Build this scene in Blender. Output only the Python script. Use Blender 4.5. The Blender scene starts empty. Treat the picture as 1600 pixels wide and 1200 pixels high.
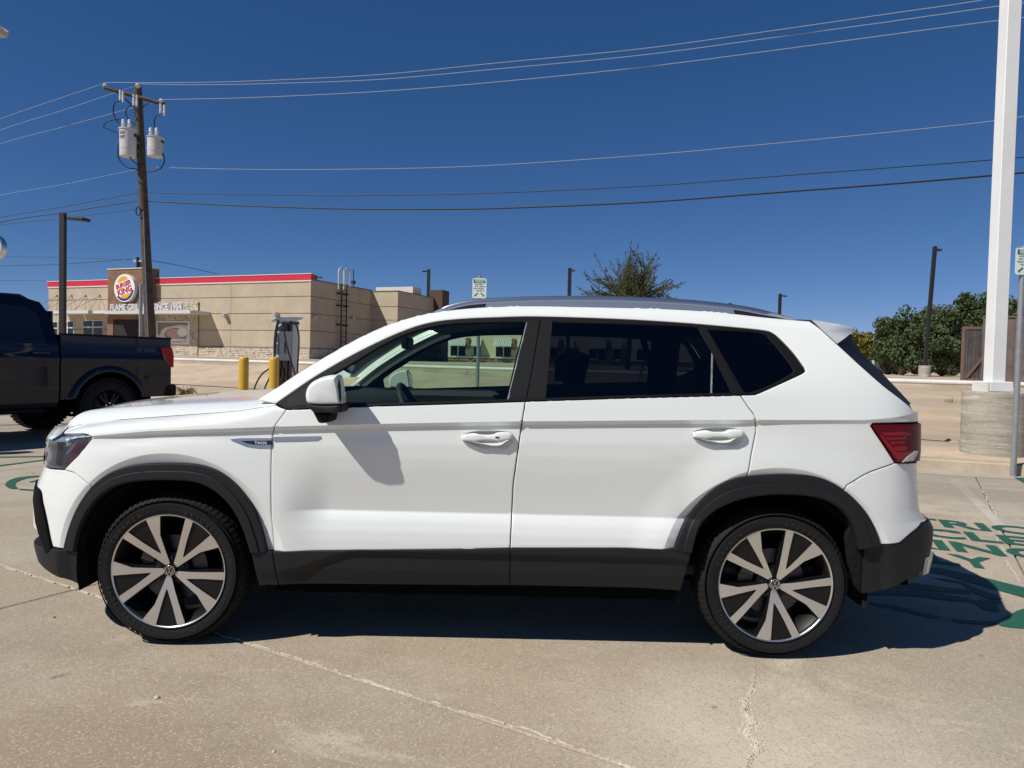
import bpy, bmesh, math, random
import numpy as np
from mathutils import Vector, Matrix
from mathutils.geometry import delaunay_2d_cdt

random.seed(7)
rng = np.random.default_rng(11)
S0 = bpy.context.scene
COL = S0.collection

# ------------------------------------------------------------------ camera
FPX = 1110.0                       # focal length in photo pixels (1600 wide)
CAM_H = 1.30
PITCH = math.atan(34 / 1110.0)
ROLL = math.atan(0.023)
_F = np.array([0, math.cos(PITCH), -math.sin(PITCH)])
_R0 = np.array([1.0, 0, 0])
_U0 = np.array([0, math.sin(PITCH), math.cos(PITCH)])
_R = math.cos(ROLL) * _R0 + math.sin(ROLL) * _U0
_U = math.cos(ROLL) * _U0 - math.sin(ROLL) * _R0
cam_data = bpy.data.cameras.new('camera')
cam = bpy.data.objects.new('camera', cam_data)
COL.objects.link(cam)
cam_data.sensor_width = 36
cam_data.lens = FPX / 1600 * 36
cam_data.clip_start = 0.05
cam_data.clip_end = 4000
cam.matrix_world = Matrix(((_R[0], _U[0], -_F[0], 0), (_R[1], _U[1], -_F[1], 0), (_R[2], _U[2], -_F[2], CAM_H), (0, 0, 0, 1)))
S0.camera = cam

# ------------------------------------------------------------------ sky, sun, exposure
SUN = np.array([-0.785, -0.50, 1.0])
SUN /= np.linalg.norm(SUN)
SUN_EL = math.asin(SUN[2])
SUN_AZ = math.atan2(SUN[0], SUN[1])          # clockwise from +Y
world = bpy.data.worlds.new('World')
S0.world = world
world.use_nodes = True
nt = world.node_tree
nt.nodes.clear()
wo = nt.nodes.new('ShaderNodeOutputWorld')
bg = nt.nodes.new('ShaderNodeBackground')
sky = nt.nodes.new('ShaderNodeTexSky')
sky.sky_type = 'NISHITA'
sky.sun_disc = False
sky.sun_elevation = SUN_EL
sky.sun_rotation = SUN_AZ
sky.altitude = 0
sky.air_density = 0.5
sky.dust_density = 0.0
sky.ozone_density = 10.0
bg.inputs['Strength'].default_value = 0.075
# camera colour response of the sky: one power curve per channel
_sp = nt.nodes.new('ShaderNodeSeparateColor'); _cb = nt.nodes.new('ShaderNodeCombineColor')
nt.links.new(sky.outputs[0], _sp.inputs[0])
for _i, (_a, _g) in enumerate(((1.72, 1.20), (0.873, 0.877), (0.836, 0.746))):
    _p = nt.nodes.new('ShaderNodeMath'); _p.operation = 'POWER'; _p.inputs[1].default_value = _g
    _m = nt.nodes.new('ShaderNodeMath'); _m.operation = 'MULTIPLY'; _m.inputs[1].default_value = _a * 0.075 ** (_g - 1)
    nt.links.new(_sp.outputs[_i], _p.inputs[0]); nt.links.new(_p.outputs[0], _m.inputs[0]); nt.links.new(_m.outputs[0], _cb.inputs[_i])
nt.links.new(_cb.outputs[0], bg.inputs['Color'])
nt.links.new(bg.outputs[0], wo.inputs['Surface'])
sd = bpy.data.lights.new('sun', 'SUN')
sun = bpy.data.objects.new('sun', sd)
COL.objects.link(sun)
sd.energy = 5.0
sd.angle = math.radians(0.53)
sd.color = (1.0, 0.95, 0.87)
sun.rotation_euler = Vector(SUN).to_track_quat('Z', 'Y').to_euler()
sun.location = (-20, -15, 30)
S0.view_settings.view_transform = 'Standard'
S0.view_settings.look = 'None'
S0.view_settings.exposure = 0.0
S0.view_settings.gamma = 1.0
S0.view_settings.use_curve_mapping = False
S0.cycles.max_bounces = 10
S0.cycles.transparent_max_bounces = 16

# ------------------------------------------------------------------ helpers
def ray(px, py):
    return _F + (px - 800) / FPX * _R - (py - 600) / FPX * _U

def atY(px, py, Y):
    d = ray(px, py)
    return d * (Y / d[1]) + np.array([0, 0, CAM_H])

def atG(px, py, z=0.0):
    d = ray(px, py)
    return d * ((z - CAM_H) / d[2]) + np.array([0, 0, CAM_H])

def proj(P):
    v = P - np.array([0, 0, CAM_H])
    w = v @ _F
    return 800 + FPX * (v @ _R) / w, 600 - FPX * (v @ _U) / w

SITE = math.radians(22)
UX = np.array([math.cos(SITE), -math.sin(SITE)])
VX = np.array([math.sin(SITE), math.cos(SITE)])

def tag(o, label=None, cat=None, group=None, kind=None):
    if label: o['label'] = label
    if cat: o['category'] = cat
    if group: o['group'] = group
    if kind: o['kind'] = kind
    return o

def empty(name, loc=(0, 0, 0), rz=0.0, label=None, cat=None, group=None):
    o = bpy.data.objects.new(name, None)
    COL.objects.link(o)
    o.location = loc
    o.rotation_euler = (0, 0, rz)
    o.empty_display_size = 0.2
    return tag(o, label, cat, group)

def mk(name, verts, faces, mat, parent=None, org=None, smooth=None, normals=None, loc=None):
    """one mesh object; verts minus org; loc = its location (default org when it has no parent)"""
    v = np.asarray(verts, float).reshape(-1, 3)
    if org is not None:
        v = v - np.asarray(org, float)
    me = bpy.data.meshes.new(name)
    me.from_pydata(v.tolist(), [], [list(map(int, f)) for f in faces])
    me.update()
    if smooth is not None and normals is None and len(faces) > 1:
        bm = bmesh.new(); bm.from_mesh(me)
        bmesh.ops.recalc_face_normals(bm, faces=bm.faces)
        bm.to_mesh(me); bm.free(); me.update()
    if mat is not None:
        me.materials.append(mat)
    if smooth is not None:
        me.polygons.foreach_set('use_smooth', [True] * len(me.polygons))
        if smooth < 180:
            me.set_sharp_from_angle(angle=math.radians(smooth))
    if normals is not None:
        me.polygons.foreach_set('use_smooth', [True] * len(me.polygons))
        me.normals_split_custom_set(normals)
    o = bpy.data.objects.new(name, me)
    COL.objects.link(o)
    if parent is not None:
        o.parent = parent
        if loc is not None: o.location = loc
    else:
        o.location = loc if loc is not None else (org if org is not None else (0, 0, 0))
    return o

def copy_tree(o, parent=None):
    c = o.copy()
    COL.objects.link(c)
    c.parent = parent
    for ch in list(o.children):
        copy_tree(ch, c)
    return c

class MB:
    """collects simple solids into one mesh"""
    def __init__(s): s.v = []; s.f = []
    def add(s, v, f):
        n = len(s.v)
        s.v += [tuple(map(float, p)) for p in v]
        s.f += [tuple(int(i) + n for i in q) for q in f]
        return s
    def box(s, x0, y0, z0, x1, y1, z1, b=0.0):
        if b > 0:
            return s.prism([(x0 + b, y0), (x1 - b, y0), (x1, y0 + b), (x1, y1 - b), (x1 - b, y1), (x0 + b, y1), (x0, y1 - b), (x0, y0 + b)], z0, z1, b)
        v = [(x, y, z) for z in (z0, z1) for x, y in ((x0, y0), (x1, y0), (x1, y1), (x0, y1))]
        return s.add(v, [(3, 2, 1, 0), (4, 5, 6, 7), (0, 1, 5, 4), (1, 2, 6, 5), (2, 3, 7, 6), (3, 0, 4, 7)])
    def prism(s, poly, z0, z1, b=0.0, M=None):
        """polygon in xy extruded in z (b = chamfer); M maps to other axes"""
        P = np.array(poly, float)
        a = 0.5 * np.sum(P[:, 0] * np.roll(P[:, 1], -1) - P[:, 1] * np.roll(P[:, 0], -1))
        if a < 0: P = P[::-1]
        n = len(P)
        rings = []
        if b > 0:
            Q = offset_poly(P, -b)
            rings = [(Q, z0), (P, z0 + b), (P, z1 - b), (Q, z1)]
        else:
            rings = [(P, z0), (P, z1)]
        v = []
        for R_, z in rings:
            v += [(p[0], p[1], z) for p in R_]
        f = []
        for k in range(len(rings) - 1):
            for i in range(n):
                j = (i + 1) % n
                f.append((k * n + i, k * n + j, (k + 1) * n + j, (k + 1) * n + i))
        f.append(tuple(range(n))[::-1])
        f.append(tuple(range((len(rings) - 1) * n, len(rings) * n)))
        if M is not None:
            v = [tuple(M(np.array(p))) for p in v]
            if len(v) > 3:
                pass
        return s.add(v, f)
    def tube(s, pts, r, n=8, cap=True):
        pts = [np.array(p, float) for p in pts]
        rr = r if hasattr(r, '__len__') else [r] * len(pts)
        m = len(pts); base = len(s.v)
        up = np.array([0, 0, 1.0]); prev = None
        for i, p in enumerate(pts):
            t = pts[min(i + 1, m - 1)] - pts[max(i - 1, 0)]
            t = t / (np.linalg.norm(t) + 1e-12)
            if prev is None:
                a = np.cross(t, up)
                if np.linalg.norm(a) < 1e-3: a = np.cross(t, [1.0, 0, 0])
            else:
                a = prev - t * (prev @ t)
            a /= np.linalg.norm(a); prev = a
            b = np.cross(t, a)
            for k in range(n):
                w = 2 * math.pi * k / n
                s.v.append(tuple(p + rr[i] * (math.cos(w) * a + math.sin(w) * b)))
        for i in range(m - 1):
            for k in range(n):
                k2 = (k + 1) % n
                s.f.append((base + i * n + k, base + (i + 1) * n + k, base + (i + 1) * n + k2, base + i * n + k2)[::-1])
        if cap:
            s.f.append(tuple(base + k for k in range(n)))
            s.f.append(tuple(base + (m - 1) * n + k for k in range(n))[::-1])
        return s
    def lathe(s, prof, n=24, c=(0, 0, 0), axis='z', cap=False):
        """prof: (r, h) list revolved about axis"""
        base = len(s.v)
        for r, h in prof:
            for k in range(n):
                w = 2 * math.pi * k / n
                a, b = r * math.cos(w), r * math.sin(w)
                p = {'z': (a, b, h), 'y': (a, h, b), 'x': (h, a, b)}[axis]
                s.v.append((p[0] + c[0], p[1] + c[1], p[2] + c[2]))
        for i in range(len(prof) - 1):
            for k in range(n):
                k2 = (k + 1) % n
                q = (base + i * n + k, base + i * n + k2, base + (i + 1) * n + k2, base + (i + 1) * n + k)
                s.f.append(q)
        if cap:
            s.f.append(tuple(base + k for k in range(n))[::-1])
            s.f.append(tuple(base + (len(prof) - 1) * n + k for k in range(n)))
        return s
    def build(s, name, mat, parent=None, org=None, smooth=35, **k):
        return mk(name, s.v, s.f, mat, parent, org, smooth, **k)

def offset_poly(P, d):
    """move outline outwards by d (inwards when negative); P in any orientation"""
    P = np.asarray(P, float)
    a = 0.5 * np.sum(P[:, 0] * np.roll(P[:, 1], -1) - P[:, 1] * np.roll(P[:, 0], -1))
    sg = 1.0 if a > 0 else -1.0
    e0 = P - np.roll(P, 1, 0); e1 = np.roll(P, -1, 0) - P
    e0 /= np.linalg.norm(e0, axis=1)[:, None] + 1e-12
    e1 /= np.linalg.norm(e1, axis=1)[:, None] + 1e-12
    n0 = np.stack([e0[:, 1], -e0[:, 0]], 1) * sg
    n1 = np.stack([e1[:, 1], -e1[:, 0]], 1) * sg
    m = n0 + n1
    k = np.maximum((m * n0).sum(1), 0.35)
    return P + m / k[:, None] * d

def smooth_line(pts, per=6):
    """Catmull-Rom through points"""
    P = [np.array(p, float) for p in pts]
    if len(P) < 3: return np.array(P)
    Q = [2 * P[0] - P[1]] + P + [2 * P[-1] - P[-2]]
    out = []
    for i in range(1, len(Q) - 2):
        p0, p1, p2, p3 = Q[i - 1:i + 3]
        for k in range(per):
            t = k / per
            out.append(0.5 * (2 * p1 + (p2 - p0) * t + (2 * p0 - 5 * p1 + 4 * p2 - p3) * t * t + (3 * p1 - p0 - 3 * p2 + p3) * t ** 3))
    out.append(P[-1])
    return np.array(out)

def resample(P, d, closed=True):
    P = np.asarray(P, float)
    out = []
    n = len(P)
    for i in range(n if closed else n - 1):
        a, b = P[i], P[(i + 1) % n]
        k = max(1, int(math.ceil(np.linalg.norm(b - a) / d)))
        for j in range(k):
            out.append(a + (b - a) * j / k)
    if not closed:
        out.append(P[-1]); return np.array(out)
    keep = [out[0]]
    for q in out[1:]:
        if np.linalg.norm(q - keep[-1]) > d * 0.22: keep.append(q)
    while len(keep) > 3 and np.linalg.norm(keep[-1] - keep[0]) <= d * 0.22: keep.pop()
    return np.array(keep)

def inside(pts, poly):
    x, y = pts[:, 0], pts[:, 1]
    c = np.zeros(len(pts), bool)
    n = len(poly)
    for i in range(n):
        x0, y0 = poly[i - 1]; x1, y1 = poly[i]
        if y0 == y1: continue
        m = ((y0 > y) != (y1 > y)) & (x < (x1 - x0) * (y - y0) / (y1 - y0) + x0)
        c ^= m
    return c

def fill2d(outer, holes=(), extra=None, rings=()):
    """triangulate polygon with holes -> verts (n,2), tris (CCW)"""
    loops = [np.asarray(outer, float)] + [np.asarray(h, float) for h in holes]
    V = []; Ed = []
    for L in loops:
        b = len(V)
        V += [Vector((float(p[0]), float(p[1]))) for p in L]
        Ed += [(b + i, b + (i + 1) % len(L)) for i in range(len(L))]
    for L, m_ in rings:
        b = len(V); V += [Vector((float(p[0]), float(p[1]))) for p in L]
        n_ = len(L)
        for i in range(n_):
            j = (i + 1) % n_
            if m_[i] and m_[j] and np.linalg.norm(L[i] - L[j]) < .03: Ed.append((b + i, b + j))
    if extra is not None:
        V += [Vector((float(p[0]), float(p[1]))) for p in extra]
    vo, eo, fo, _, _, _ = delaunay_2d_cdt(V, Ed, [], 0, 1e-6)
    vo = np.array([(v[0], v[1]) for v in vo])
    T = np.array([f for f in fo if len(f) == 3])
    c = vo[T].mean(1)
    ok = inside(c, loops[0])
    for h in loops[1:]:
        ok &= ~inside(c, h)
    T = T[ok]
    A, B, C_ = vo[T[:, 0]], vo[T[:, 1]], vo[T[:, 2]]
    ar = (B[:, 0] - A[:, 0]) * (C_[:, 1] - A[:, 1]) - (B[:, 1] - A[:, 1]) * (C_[:, 0] - A[:, 0])
    T = T[np.abs(ar) > 1e-10]; ar = ar[np.abs(ar) > 1e-10]
    T[ar < 0] = T[ar < 0][:, ::-1]
    return vo, T

def sheet(name, poly_xy, z, mat, parent=None, org=None, holes=()):
    v, t = fill2d(poly_xy, holes)
    return mk(name, [(p[0], p[1], z) for p in v], t, mat, parent, org)

_fonts = {}
def text_geo(txt, size=1.0, extrude=0.0, bold=0.0, align='CENTER', shear=0.0, spacing=1.0, res=3):
    """lettering as verts/faces in xy plane, z up"""
    cu = bpy.data.curves.new('lettering', 'FONT')
    cu.body = txt; cu.size = size; cu.extrude = extrude; cu.offset = bold
    cu.align_x = align; cu.align_y = 'CENTER'; cu.shear = shear
    cu.space_character = spacing; cu.resolution_u = res
    o = bpy.data.objects.new('lettering', cu)
    COL.objects.link(o)
    bpy.context.view_layer.update()
    dg = bpy.context.evaluated_depsgraph_get()
    me = bpy.data.meshes.new_from_object(o.evaluated_get(dg))
    v = np.array([tuple(q.co) for q in me.vertices]).reshape(-1, 3)
    f = [tuple(p.vertices) for p in me.polygons]
    bpy.data.objects.remove(o)
    bpy.data.curves.remove(cu)
    bpy.data.meshes.remove(me)
    return v, f

# ------------------------------------------------------------------ materials
def new_mat(name):
    m = bpy.data.materials.new(name)
    m.use_nodes = True
    b = m.node_tree.nodes['Principled BSDF']
    return m, m.node_tree, b

def simple(name, col, rough=0.5, metal=0.0, coat=0.0, spec=0.5, noise=0.0, nscale=8.0, bump=0.0, bscale=60.0, trans=0.0):
    m, t, b = new_mat(name)
    b.inputs['Base Color'].default_value = (*col, 1)
    b.inputs['Roughness'].default_value = rough
    b.inputs['Metallic'].default_value = metal
    b.inputs['Coat Weight'].default_value = coat
    b.inputs['Coat Roughness'].default_value = 0.03
    b.inputs['Specular IOR Level'].default_value = spec
    b.inputs['Transmission Weight'].default_value = trans
    N, L = t.nodes, t.links
    if noise > 0 or bump > 0:
        tc = N.new('ShaderNodeTexCoord')
    if noise > 0:
        n = N.new('ShaderNodeTexNoise'); n.inputs['Scale'].default_value = nscale; n.inputs['Detail'].default_value = 6; n.inputs['Roughness'].default_value = 0.65
        L.new(tc.outputs['Object'], n.inputs['Vector'])
        mx = N.new('ShaderNodeMix'); mx.data_type = 'RGBA'
        mx.inputs['A'].default_value = (*[c * (1 - noise) for c in col], 1)
        mx.inputs['B'].default_value = (*[min(1, c * (1 + noise)) for c in col], 1)
        mr = N.new('ShaderNodeMapRange'); mr.inputs['From Min'].default_value = 0.3; mr.inputs['From Max'].default_value = 0.7
        L.new(n.outputs['Fac'], mr.inputs['Value']); L.new(mr.outputs[0], mx.inputs['Factor'])
        L.new(mx.outputs['Result'], b.inputs['Base Color'])
    if bump > 0:
        n2 = N.new('ShaderNodeTexNoise'); n2.inputs['Scale'].default_value = bscale; n2.inputs['Detail'].default_value = 4
        L.new(tc.outputs['Object'], n2.inputs['Vector'])
        bp = N.new('ShaderNodeBump'); bp.inputs['Strength'].default_value = bump; bp.inputs['Distance'].default_value = 0.01
        L.new(n2.outputs['Fac'], bp.inputs['Height']); L.new(bp.outputs[0], b.inputs['Normal'])
    return m

def glass(name, tint, refl=0.06, rough=0.0):
    """thin pane: tinted see-through plus a mirror coat by Fresnel"""
    m, t, b = new_mat(name)
    N, L = t.nodes, t.links
    N.remove(b)
    out = [n for n in N if n.type == 'OUTPUT_MATERIAL'][0]
    tr = N.new('ShaderNodeBsdfTransparent'); tr.inputs[0].default_value = (*tint, 1)
    gl = N.new('ShaderNodeBsdfGlossy'); gl.inputs['Roughness'].default_value = rough; gl.inputs[0].default_value = (1, 1, 1, 1)
    fr = N.new('ShaderNodeFresnel'); fr.inputs[0].default_value = 1.5
    mx = N.new('ShaderNodeMixShader')
    L.new(fr.outputs[0], mx.inputs[0]); L.new(tr.outputs[0], mx.inputs[1]); L.new(gl.outputs[0], mx.inputs[2])
    L.new(mx.outputs[0], out.inputs[0])
    return m

def concrete(name, base, stain=None, speck=0.25, scale=1.0, rough=0.9, streak=False, aggregate=0.0):
    m, t, b = new_mat(name)
    N, L = t.nodes, t.links
    tc = N.new('ShaderNodeTexCoord')
    b.inputs['Roughness'].default_value = rough
    b.inputs['Specular IOR Level'].default_value = 0.3
    def noise(s, d=8, r=0.6, vec=None, dist=0.0):
        n = N.new('ShaderNodeTexNoise'); n.inputs['Scale'].default_value = s * scale; n.inputs['Detail'].default_value = d
        n.inputs['Roughness'].default_value = r; n.inputs['Distortion'].default_value = dist
        L.new(vec or tc.outputs['Object'], n.inputs['Vector']); return n.outputs['Fac']
    def rng_(v, a, b_, c=0.0, d=1.0):
        n = N.new('ShaderNodeMapRange'); n.inputs['From Min'].default_value = a; n.inputs['From Max'].default_value = b_
        n.inputs['To Min'].default_value = c; n.inputs['To Max'].default_value = d
        L.new(v, n.inputs['Value']); return n.outputs[0]
    def mix(a, b_, f, bt='MIX'):
        n = N.new('ShaderNodeMix'); n.data_type = 'RGBA'; n.blend_type = bt
        for s_, v in (('A', a), ('B', b_)):
            if isinstance(v, tuple): n.inputs[s_].default_value = (*v, 1)
            else: L.new(v, n.inputs[s_])
        if isinstance(f, float): n.inputs['Factor'].default_value = f
        else: L.new(f, n.inputs['Factor'])
        return n.outputs['Result']
    big = noise(0.45, 6, 0.6, dist=0.6)
    mid = noise(2.6, 8, 0.7)
    fine = noise(110, 3, 0.8)
    c = mix(tuple(x * 0.76 for x in base), tuple(min(1, x * 1.20) for x in base), rng_(big, 0.36, 0.64))
    c = mix(c, tuple(x * 0.72 for x in base), rng_(mid, 0.50, 0.68, 0, 0.8))
    if stain is not None:
        sp = N.new('ShaderNodeMapping'); sp.inputs['Location'].default_value = (5.3, 2.2, 0); sp.inputs['Scale'].default_value = (0.5, 1.1, 1)
        sp.inputs['Rotation'].default_value = (0, 0, 0.5)
        L.new(tc.outputs['Object'], sp.inputs[0])
        st = noise(0.9, 7, 0.62, vec=sp.outputs[0], dist=0.8)
        c = mix(c, stain, rng_(st, 0.47, 0.62, 0, 0.75))
        vd = N.new('ShaderNodeVectorMath'); vd.operation = 'DISTANCE'; vd.inputs[1].default_value = (-0.9, 2.35, 0.5)
        wv_ = N.new('ShaderNodeVectorMath'); wv_.operation = 'ADD'
        sc_n = N.new('ShaderNodeTexNoise'); sc_n.inputs['Scale'].default_value = 1.6; sc_n.inputs['Detail'].default_value = 8; sc_n.inputs['Roughness'].default_value = 0.7
        L.new(tc.outputs['Object'], sc_n.inputs['Vector']); L.new(tc.outputs['Object'], wv_.inputs[0]); L.new(sc_n.outputs['Color'], wv_.inputs[1]); L.new(wv_.outputs[0], vd.inputs[0])
        c = mix(c, (0.275, 0.195, 0.13), rng_(vd.outputs['Value'], 1.75, 0.55, 0, 0.6))
        
        vd2 = N.new('ShaderNodeVectorMath'); vd2.operation = 'DISTANCE'; vd2.inputs[1].default_value = (1.38, 2.85, 0.5)
        L.new(wv_.outputs[0], vd2.inputs[0])
        c = mix(c, tuple(min(1, x * 1.38) for x in base), rng_(vd2.outputs['Value'], 0.75, 0.15, 0, 0.8))
        dr = noise(7.0, 2, 0.5)
        c = mix(c, tuple(x * 0.45 for x in base), rng_(dr, 0.715, 0.76, 0, 0.8))
        wh = noise(1.3, 8, 0.7, vec=sp.outputs[0], dist=1.5)
        c = mix(c, tuple(min(1, x * 1.35) for x in base), rng_(wh, 0.58, 0.68, 0, 0.65))
    if speck > 0:
        vo = N.new('ShaderNodeTexVoronoi'); vo.inputs['Scale'].default_value = 150 * scale; vo.feature = 'F1'
        L.new(tc.outputs['Object'], vo.inputs['Vector'])
        hs = N.new('ShaderNodeSeparateColor'); L.new(vo.outputs['Color'], hs.inputs[0])
        c = mix(c, tuple(x * 0.42 for x in base), rng_(hs.outputs[0], 0.76, 0.90, 0, speck))
        c = mix(c, tuple(min(1, x * 1.65) for x in base), rng_(hs.outputs[1], 0.80, 0.95, 0, speck))
        c = mix(c, (base[0] * 1.1, base[1] * 0.8, base[2] * 0.6), rng_(hs.outputs[2], 0.88, 0.97, 0, speck))
    c = mix(c, tuple(x * 0.6 for x in base), rng_(fine, 0.52, 0.78, 0, 0.5))
    if streak:
        mp = N.new('ShaderNodeMapping'); mp.inputs['Scale'].default_value = (1, 1, 14)
        L.new(tc.outputs['Object'], mp.inputs[0])
        sn = noise(0.9, 6, 0.75, vec=mp.outputs[0])
        c = mix(c, tuple(x * 0.5 for x in base), rng_(sn, 0.50, 0.64, 0, 0.75))
        c = mix(c, tuple(min(1, x * 1.6) for x in base), rng_(sn, 0.45, 0.36, 0, 0.8))
    L.new(c, b.inputs['Base Color'])
    bp = N.new('ShaderNodeBump'); bp.inputs['Strength'].default_value = 0.5; bp.inputs['Distance'].default_value = 0.004
    L.new(fine, bp.inputs['Height']); L.new(bp.outputs[0], b.inputs['Normal'])
    return m

M = {}
M['paint'] = simple('white_paint', (0.745, 0.775, 0.755), 0.42, coat=1.0)
M['plastic'] = simple('dark_grey_plastic', (0.0105, 0.0115, 0.013), 0.55, spec=0.3, bump=0.10, bscale=900)
M['gloss_black'] = simple('gloss_black', (0.006, 0.006, 0.007), 0.12, coat=0.6)
M['satin_black'] = simple('satin_black', (0.006, 0.006, 0.007), 0.6, spec=0.15)
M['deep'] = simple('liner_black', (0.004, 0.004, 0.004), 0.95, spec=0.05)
M['liner'] = simple('felt_liner', (0.012, 0.012, 0.012), 0.95, spec=0.1, noise=0.4, nscale=40)
M['rubber'] = simple('tyre_rubber', (0.0105, 0.0105, 0.0105), 0.75, spec=0.25, noise=0.25, nscale=6, bump=0.05, bscale=300)
M['alloy'] = simple('machined_alloy', (0.66, 0.655, 0.64), 0.30, metal=0.92)
M['rim_black'] = simple('rim_gloss_black', (0.005, 0.005, 0.0055), 0.4, spec=0.3)
M['chrome'] = simple('chrome', (0.75, 0.77, 0.8), 0.10, metal=1.0)
M['satin_metal'] = simple('satin_aluminium', (0.55, 0.57, 0.60), 0.28, metal=0.95)
M['disc'] = simple('brake_steel', (0.07, 0.07, 0.075), 0.4, metal=0.9)
M['glass_front'] = glass('front_door_glass', (0.64, 0.78, 0.70))
M['glass_dark'] = glass('privacy_glass', (0.13, 0.14, 0.16))
M['glass_screen'] = glass('windscreen_glass', (0.75, 0.86, 0.80))
M['lens_clear'] = glass('clear_lens', (0.88, 0.91, 0.94))
M['lens_red'] = simple('red_lens', (0.22, 0.004, 0.012), 0.25, coat=0.3, spec=0.3)
M['lens_red_dark'] = simple('dark_red_lens', (0.105, 0.002, 0.007), 0.3, spec=0.2)
M['amber'] = simple('side_marker_reflector', (0.55, 0.11, 0.07), 0.3)
M['lamp_inner'] = simple('lamp_inner_grey', (0.34, 0.38, 0.44), 0.32, metal=0.5)
M['lamp_white'] = simple('lamp_strip_white', (0.75, 0.78, 0.82), 0.25)
M['accent'] = simple('black_accent_plastic', (0.003, 0.003, 0.0035), 0.5, spec=0.06)
M['pillar'] = simple('pillar_black', (0.0045, 0.0055, 0.0062), 0.6, spec=0.2)
M['channel'] = simple('dull_channel', (0.16, 0.17, 0.18), 0.6)
M['mirror'] = simple('mirror_glass', (0.85, 0.87, 0.88), 0.02, metal=1.0)
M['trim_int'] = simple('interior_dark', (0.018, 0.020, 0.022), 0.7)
M['trim_grey'] = simple('interior_light_grey', (0.42, 0.43, 0.41), 0.8)
M['seat'] = simple('seat_cloth', (0.03, 0.03, 0.032), 0.85)
M['white_mark'] = simple('white_lettering', (0.75, 0.76, 0.78), 0.4)
M['grey_mark'] = simple('grey_badge_lettering', (0.22, 0.23, 0.25), 0.3, metal=0.7)
M['tyre_mark'] = simple('tyre_lettering', (0.0135, 0.0135, 0.0135), 0.7)

# ================================================================== GROUND
M['slab'] = concrete('lot_concrete', (0.415, 0.365, 0.288), stain=(0.36, 0.29, 0.21), speck=0.36)
M['bank'] = concrete('bank_concrete', (0.50, 0.400, 0.285), speck=0.25, scale=0.7)
M['kerb'] = concrete('kerb_concrete', (0.45, 0.375, 0.275), speck=0.2)
M['pier'] = concrete('pier_concrete', (0.40, 0.37, 0.31), speck=0.4, streak=True)
M['joint'] = simple('joint_filler', (0.54, 0.49, 0.40), 0.95, noise=0.25, nscale=60)
M['joint_dark'] = simple('joint_dark', (0.09, 0.08, 0.065), 0.95, noise=0.3, nscale=60)
M['wash'] = concrete('pale_gutter', (0.46, 0.42, 0.35), speck=0.2)
def road_paint(name, col):
    m = simple(name, col, 0.75, noise=0.16, nscale=25, bump=0.2, bscale=300)
    t = m.node_tree; N, L = t.nodes, t.links
    b = N['Principled BSDF']; out = [n for n in N if n.type == 'OUTPUT_MATERIAL'][0]
    tc = N.new('ShaderNodeTexCoord'); n = N.new('ShaderNodeTexNoise'); n.inputs['Scale'].default_value = 55; n.inputs['Detail'].default_value = 8; n.inputs['Roughness'].default_value = 0.75
    L.new(tc.outputs['Object'], n.inputs['Vector'])
    n3 = N.new('ShaderNodeTexNoise'); n3.inputs['Scale'].default_value = 4; n3.inputs['Detail'].default_value = 4
    L.new(tc.outputs['Object'], n3.inputs['Vector'])
    ad = N.new('ShaderNodeMath'); ad.operation = 'MULTIPLY_ADD'; ad.inputs[1].default_value = 0.45
    L.new(n3.outputs['Fac'], ad.inputs[0]); L.new(n.outputs['Fac'], ad.inputs[2])
    mr = N.new('ShaderNodeMapRange'); mr.inputs['From Min'].default_value = 0.83; mr.inputs['From Max'].default_value = 0.88
    L.new(ad.outputs[0], mr.inputs['Value'])
    tr = N.new('ShaderNodeBsdfTransparent'); mx = N.new('ShaderNodeMixShader')
    L.new(mr.outputs[0], mx.inputs[0]); L.new(b.outputs[0], mx.inputs[1]); L.new(tr.outputs[0], mx.inputs[2]); L.new(mx.outputs[0], out.inputs[0])
    return m
M['green'] = road_paint('green_road_paint', (0.012, 0.095, 0.062))

GA = math.radians(30)
GU = np.array([math.cos(GA), -math.sin(GA)]); GV = np.array([math.sin(GA), math.cos(GA)])
lot = empty('parking_lot', (0, 0, 0)); tag(lot, kind='structure')
uu = [0.62 + 4.6 * k for k in range(-4, 5)]
vv = [2.16 + 4.6 * k for k in range(-3, 5)]
for i in range(len(uu) - 1):
    for j in range(len(vv) - 1):
        g = 0.005
        q = [(uu[i] + g, vv[j] + g), (uu[i + 1] - g, vv[j] + g), (uu[i + 1] - g, vv[j + 1] - g), (uu[i] + g, vv[j + 1] - g)]
        P = [GU * a + GV * b for a, b in q]
        mb = MB()
        Q = offset_poly(P, -0.006)
        n = 4
        v = [(p[0], p[1], 0.0) for p in Q] + [(p[0], p[1], -0.006) for p in P] + [(p[0], p[1], -0.12) for p in P]
        f = [(0, 1, 2, 3)]
        for k in range(4):
            k2 = (k + 1) % 4
            f += [(4 + k, 4 + k2, k2, k), (8 + k, 8 + k2, 4 + k2, 4 + k)]
        mk('slab', v, f, M['slab'], lot)
mk('ground', [(-700, -700, -0.13), (700, -700, -0.13), (700, 900, -0.13), (-700, 900, -0.13)], [(0, 1, 2, 3)], M['bank']).__setitem__('kind', 'structure')

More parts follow.
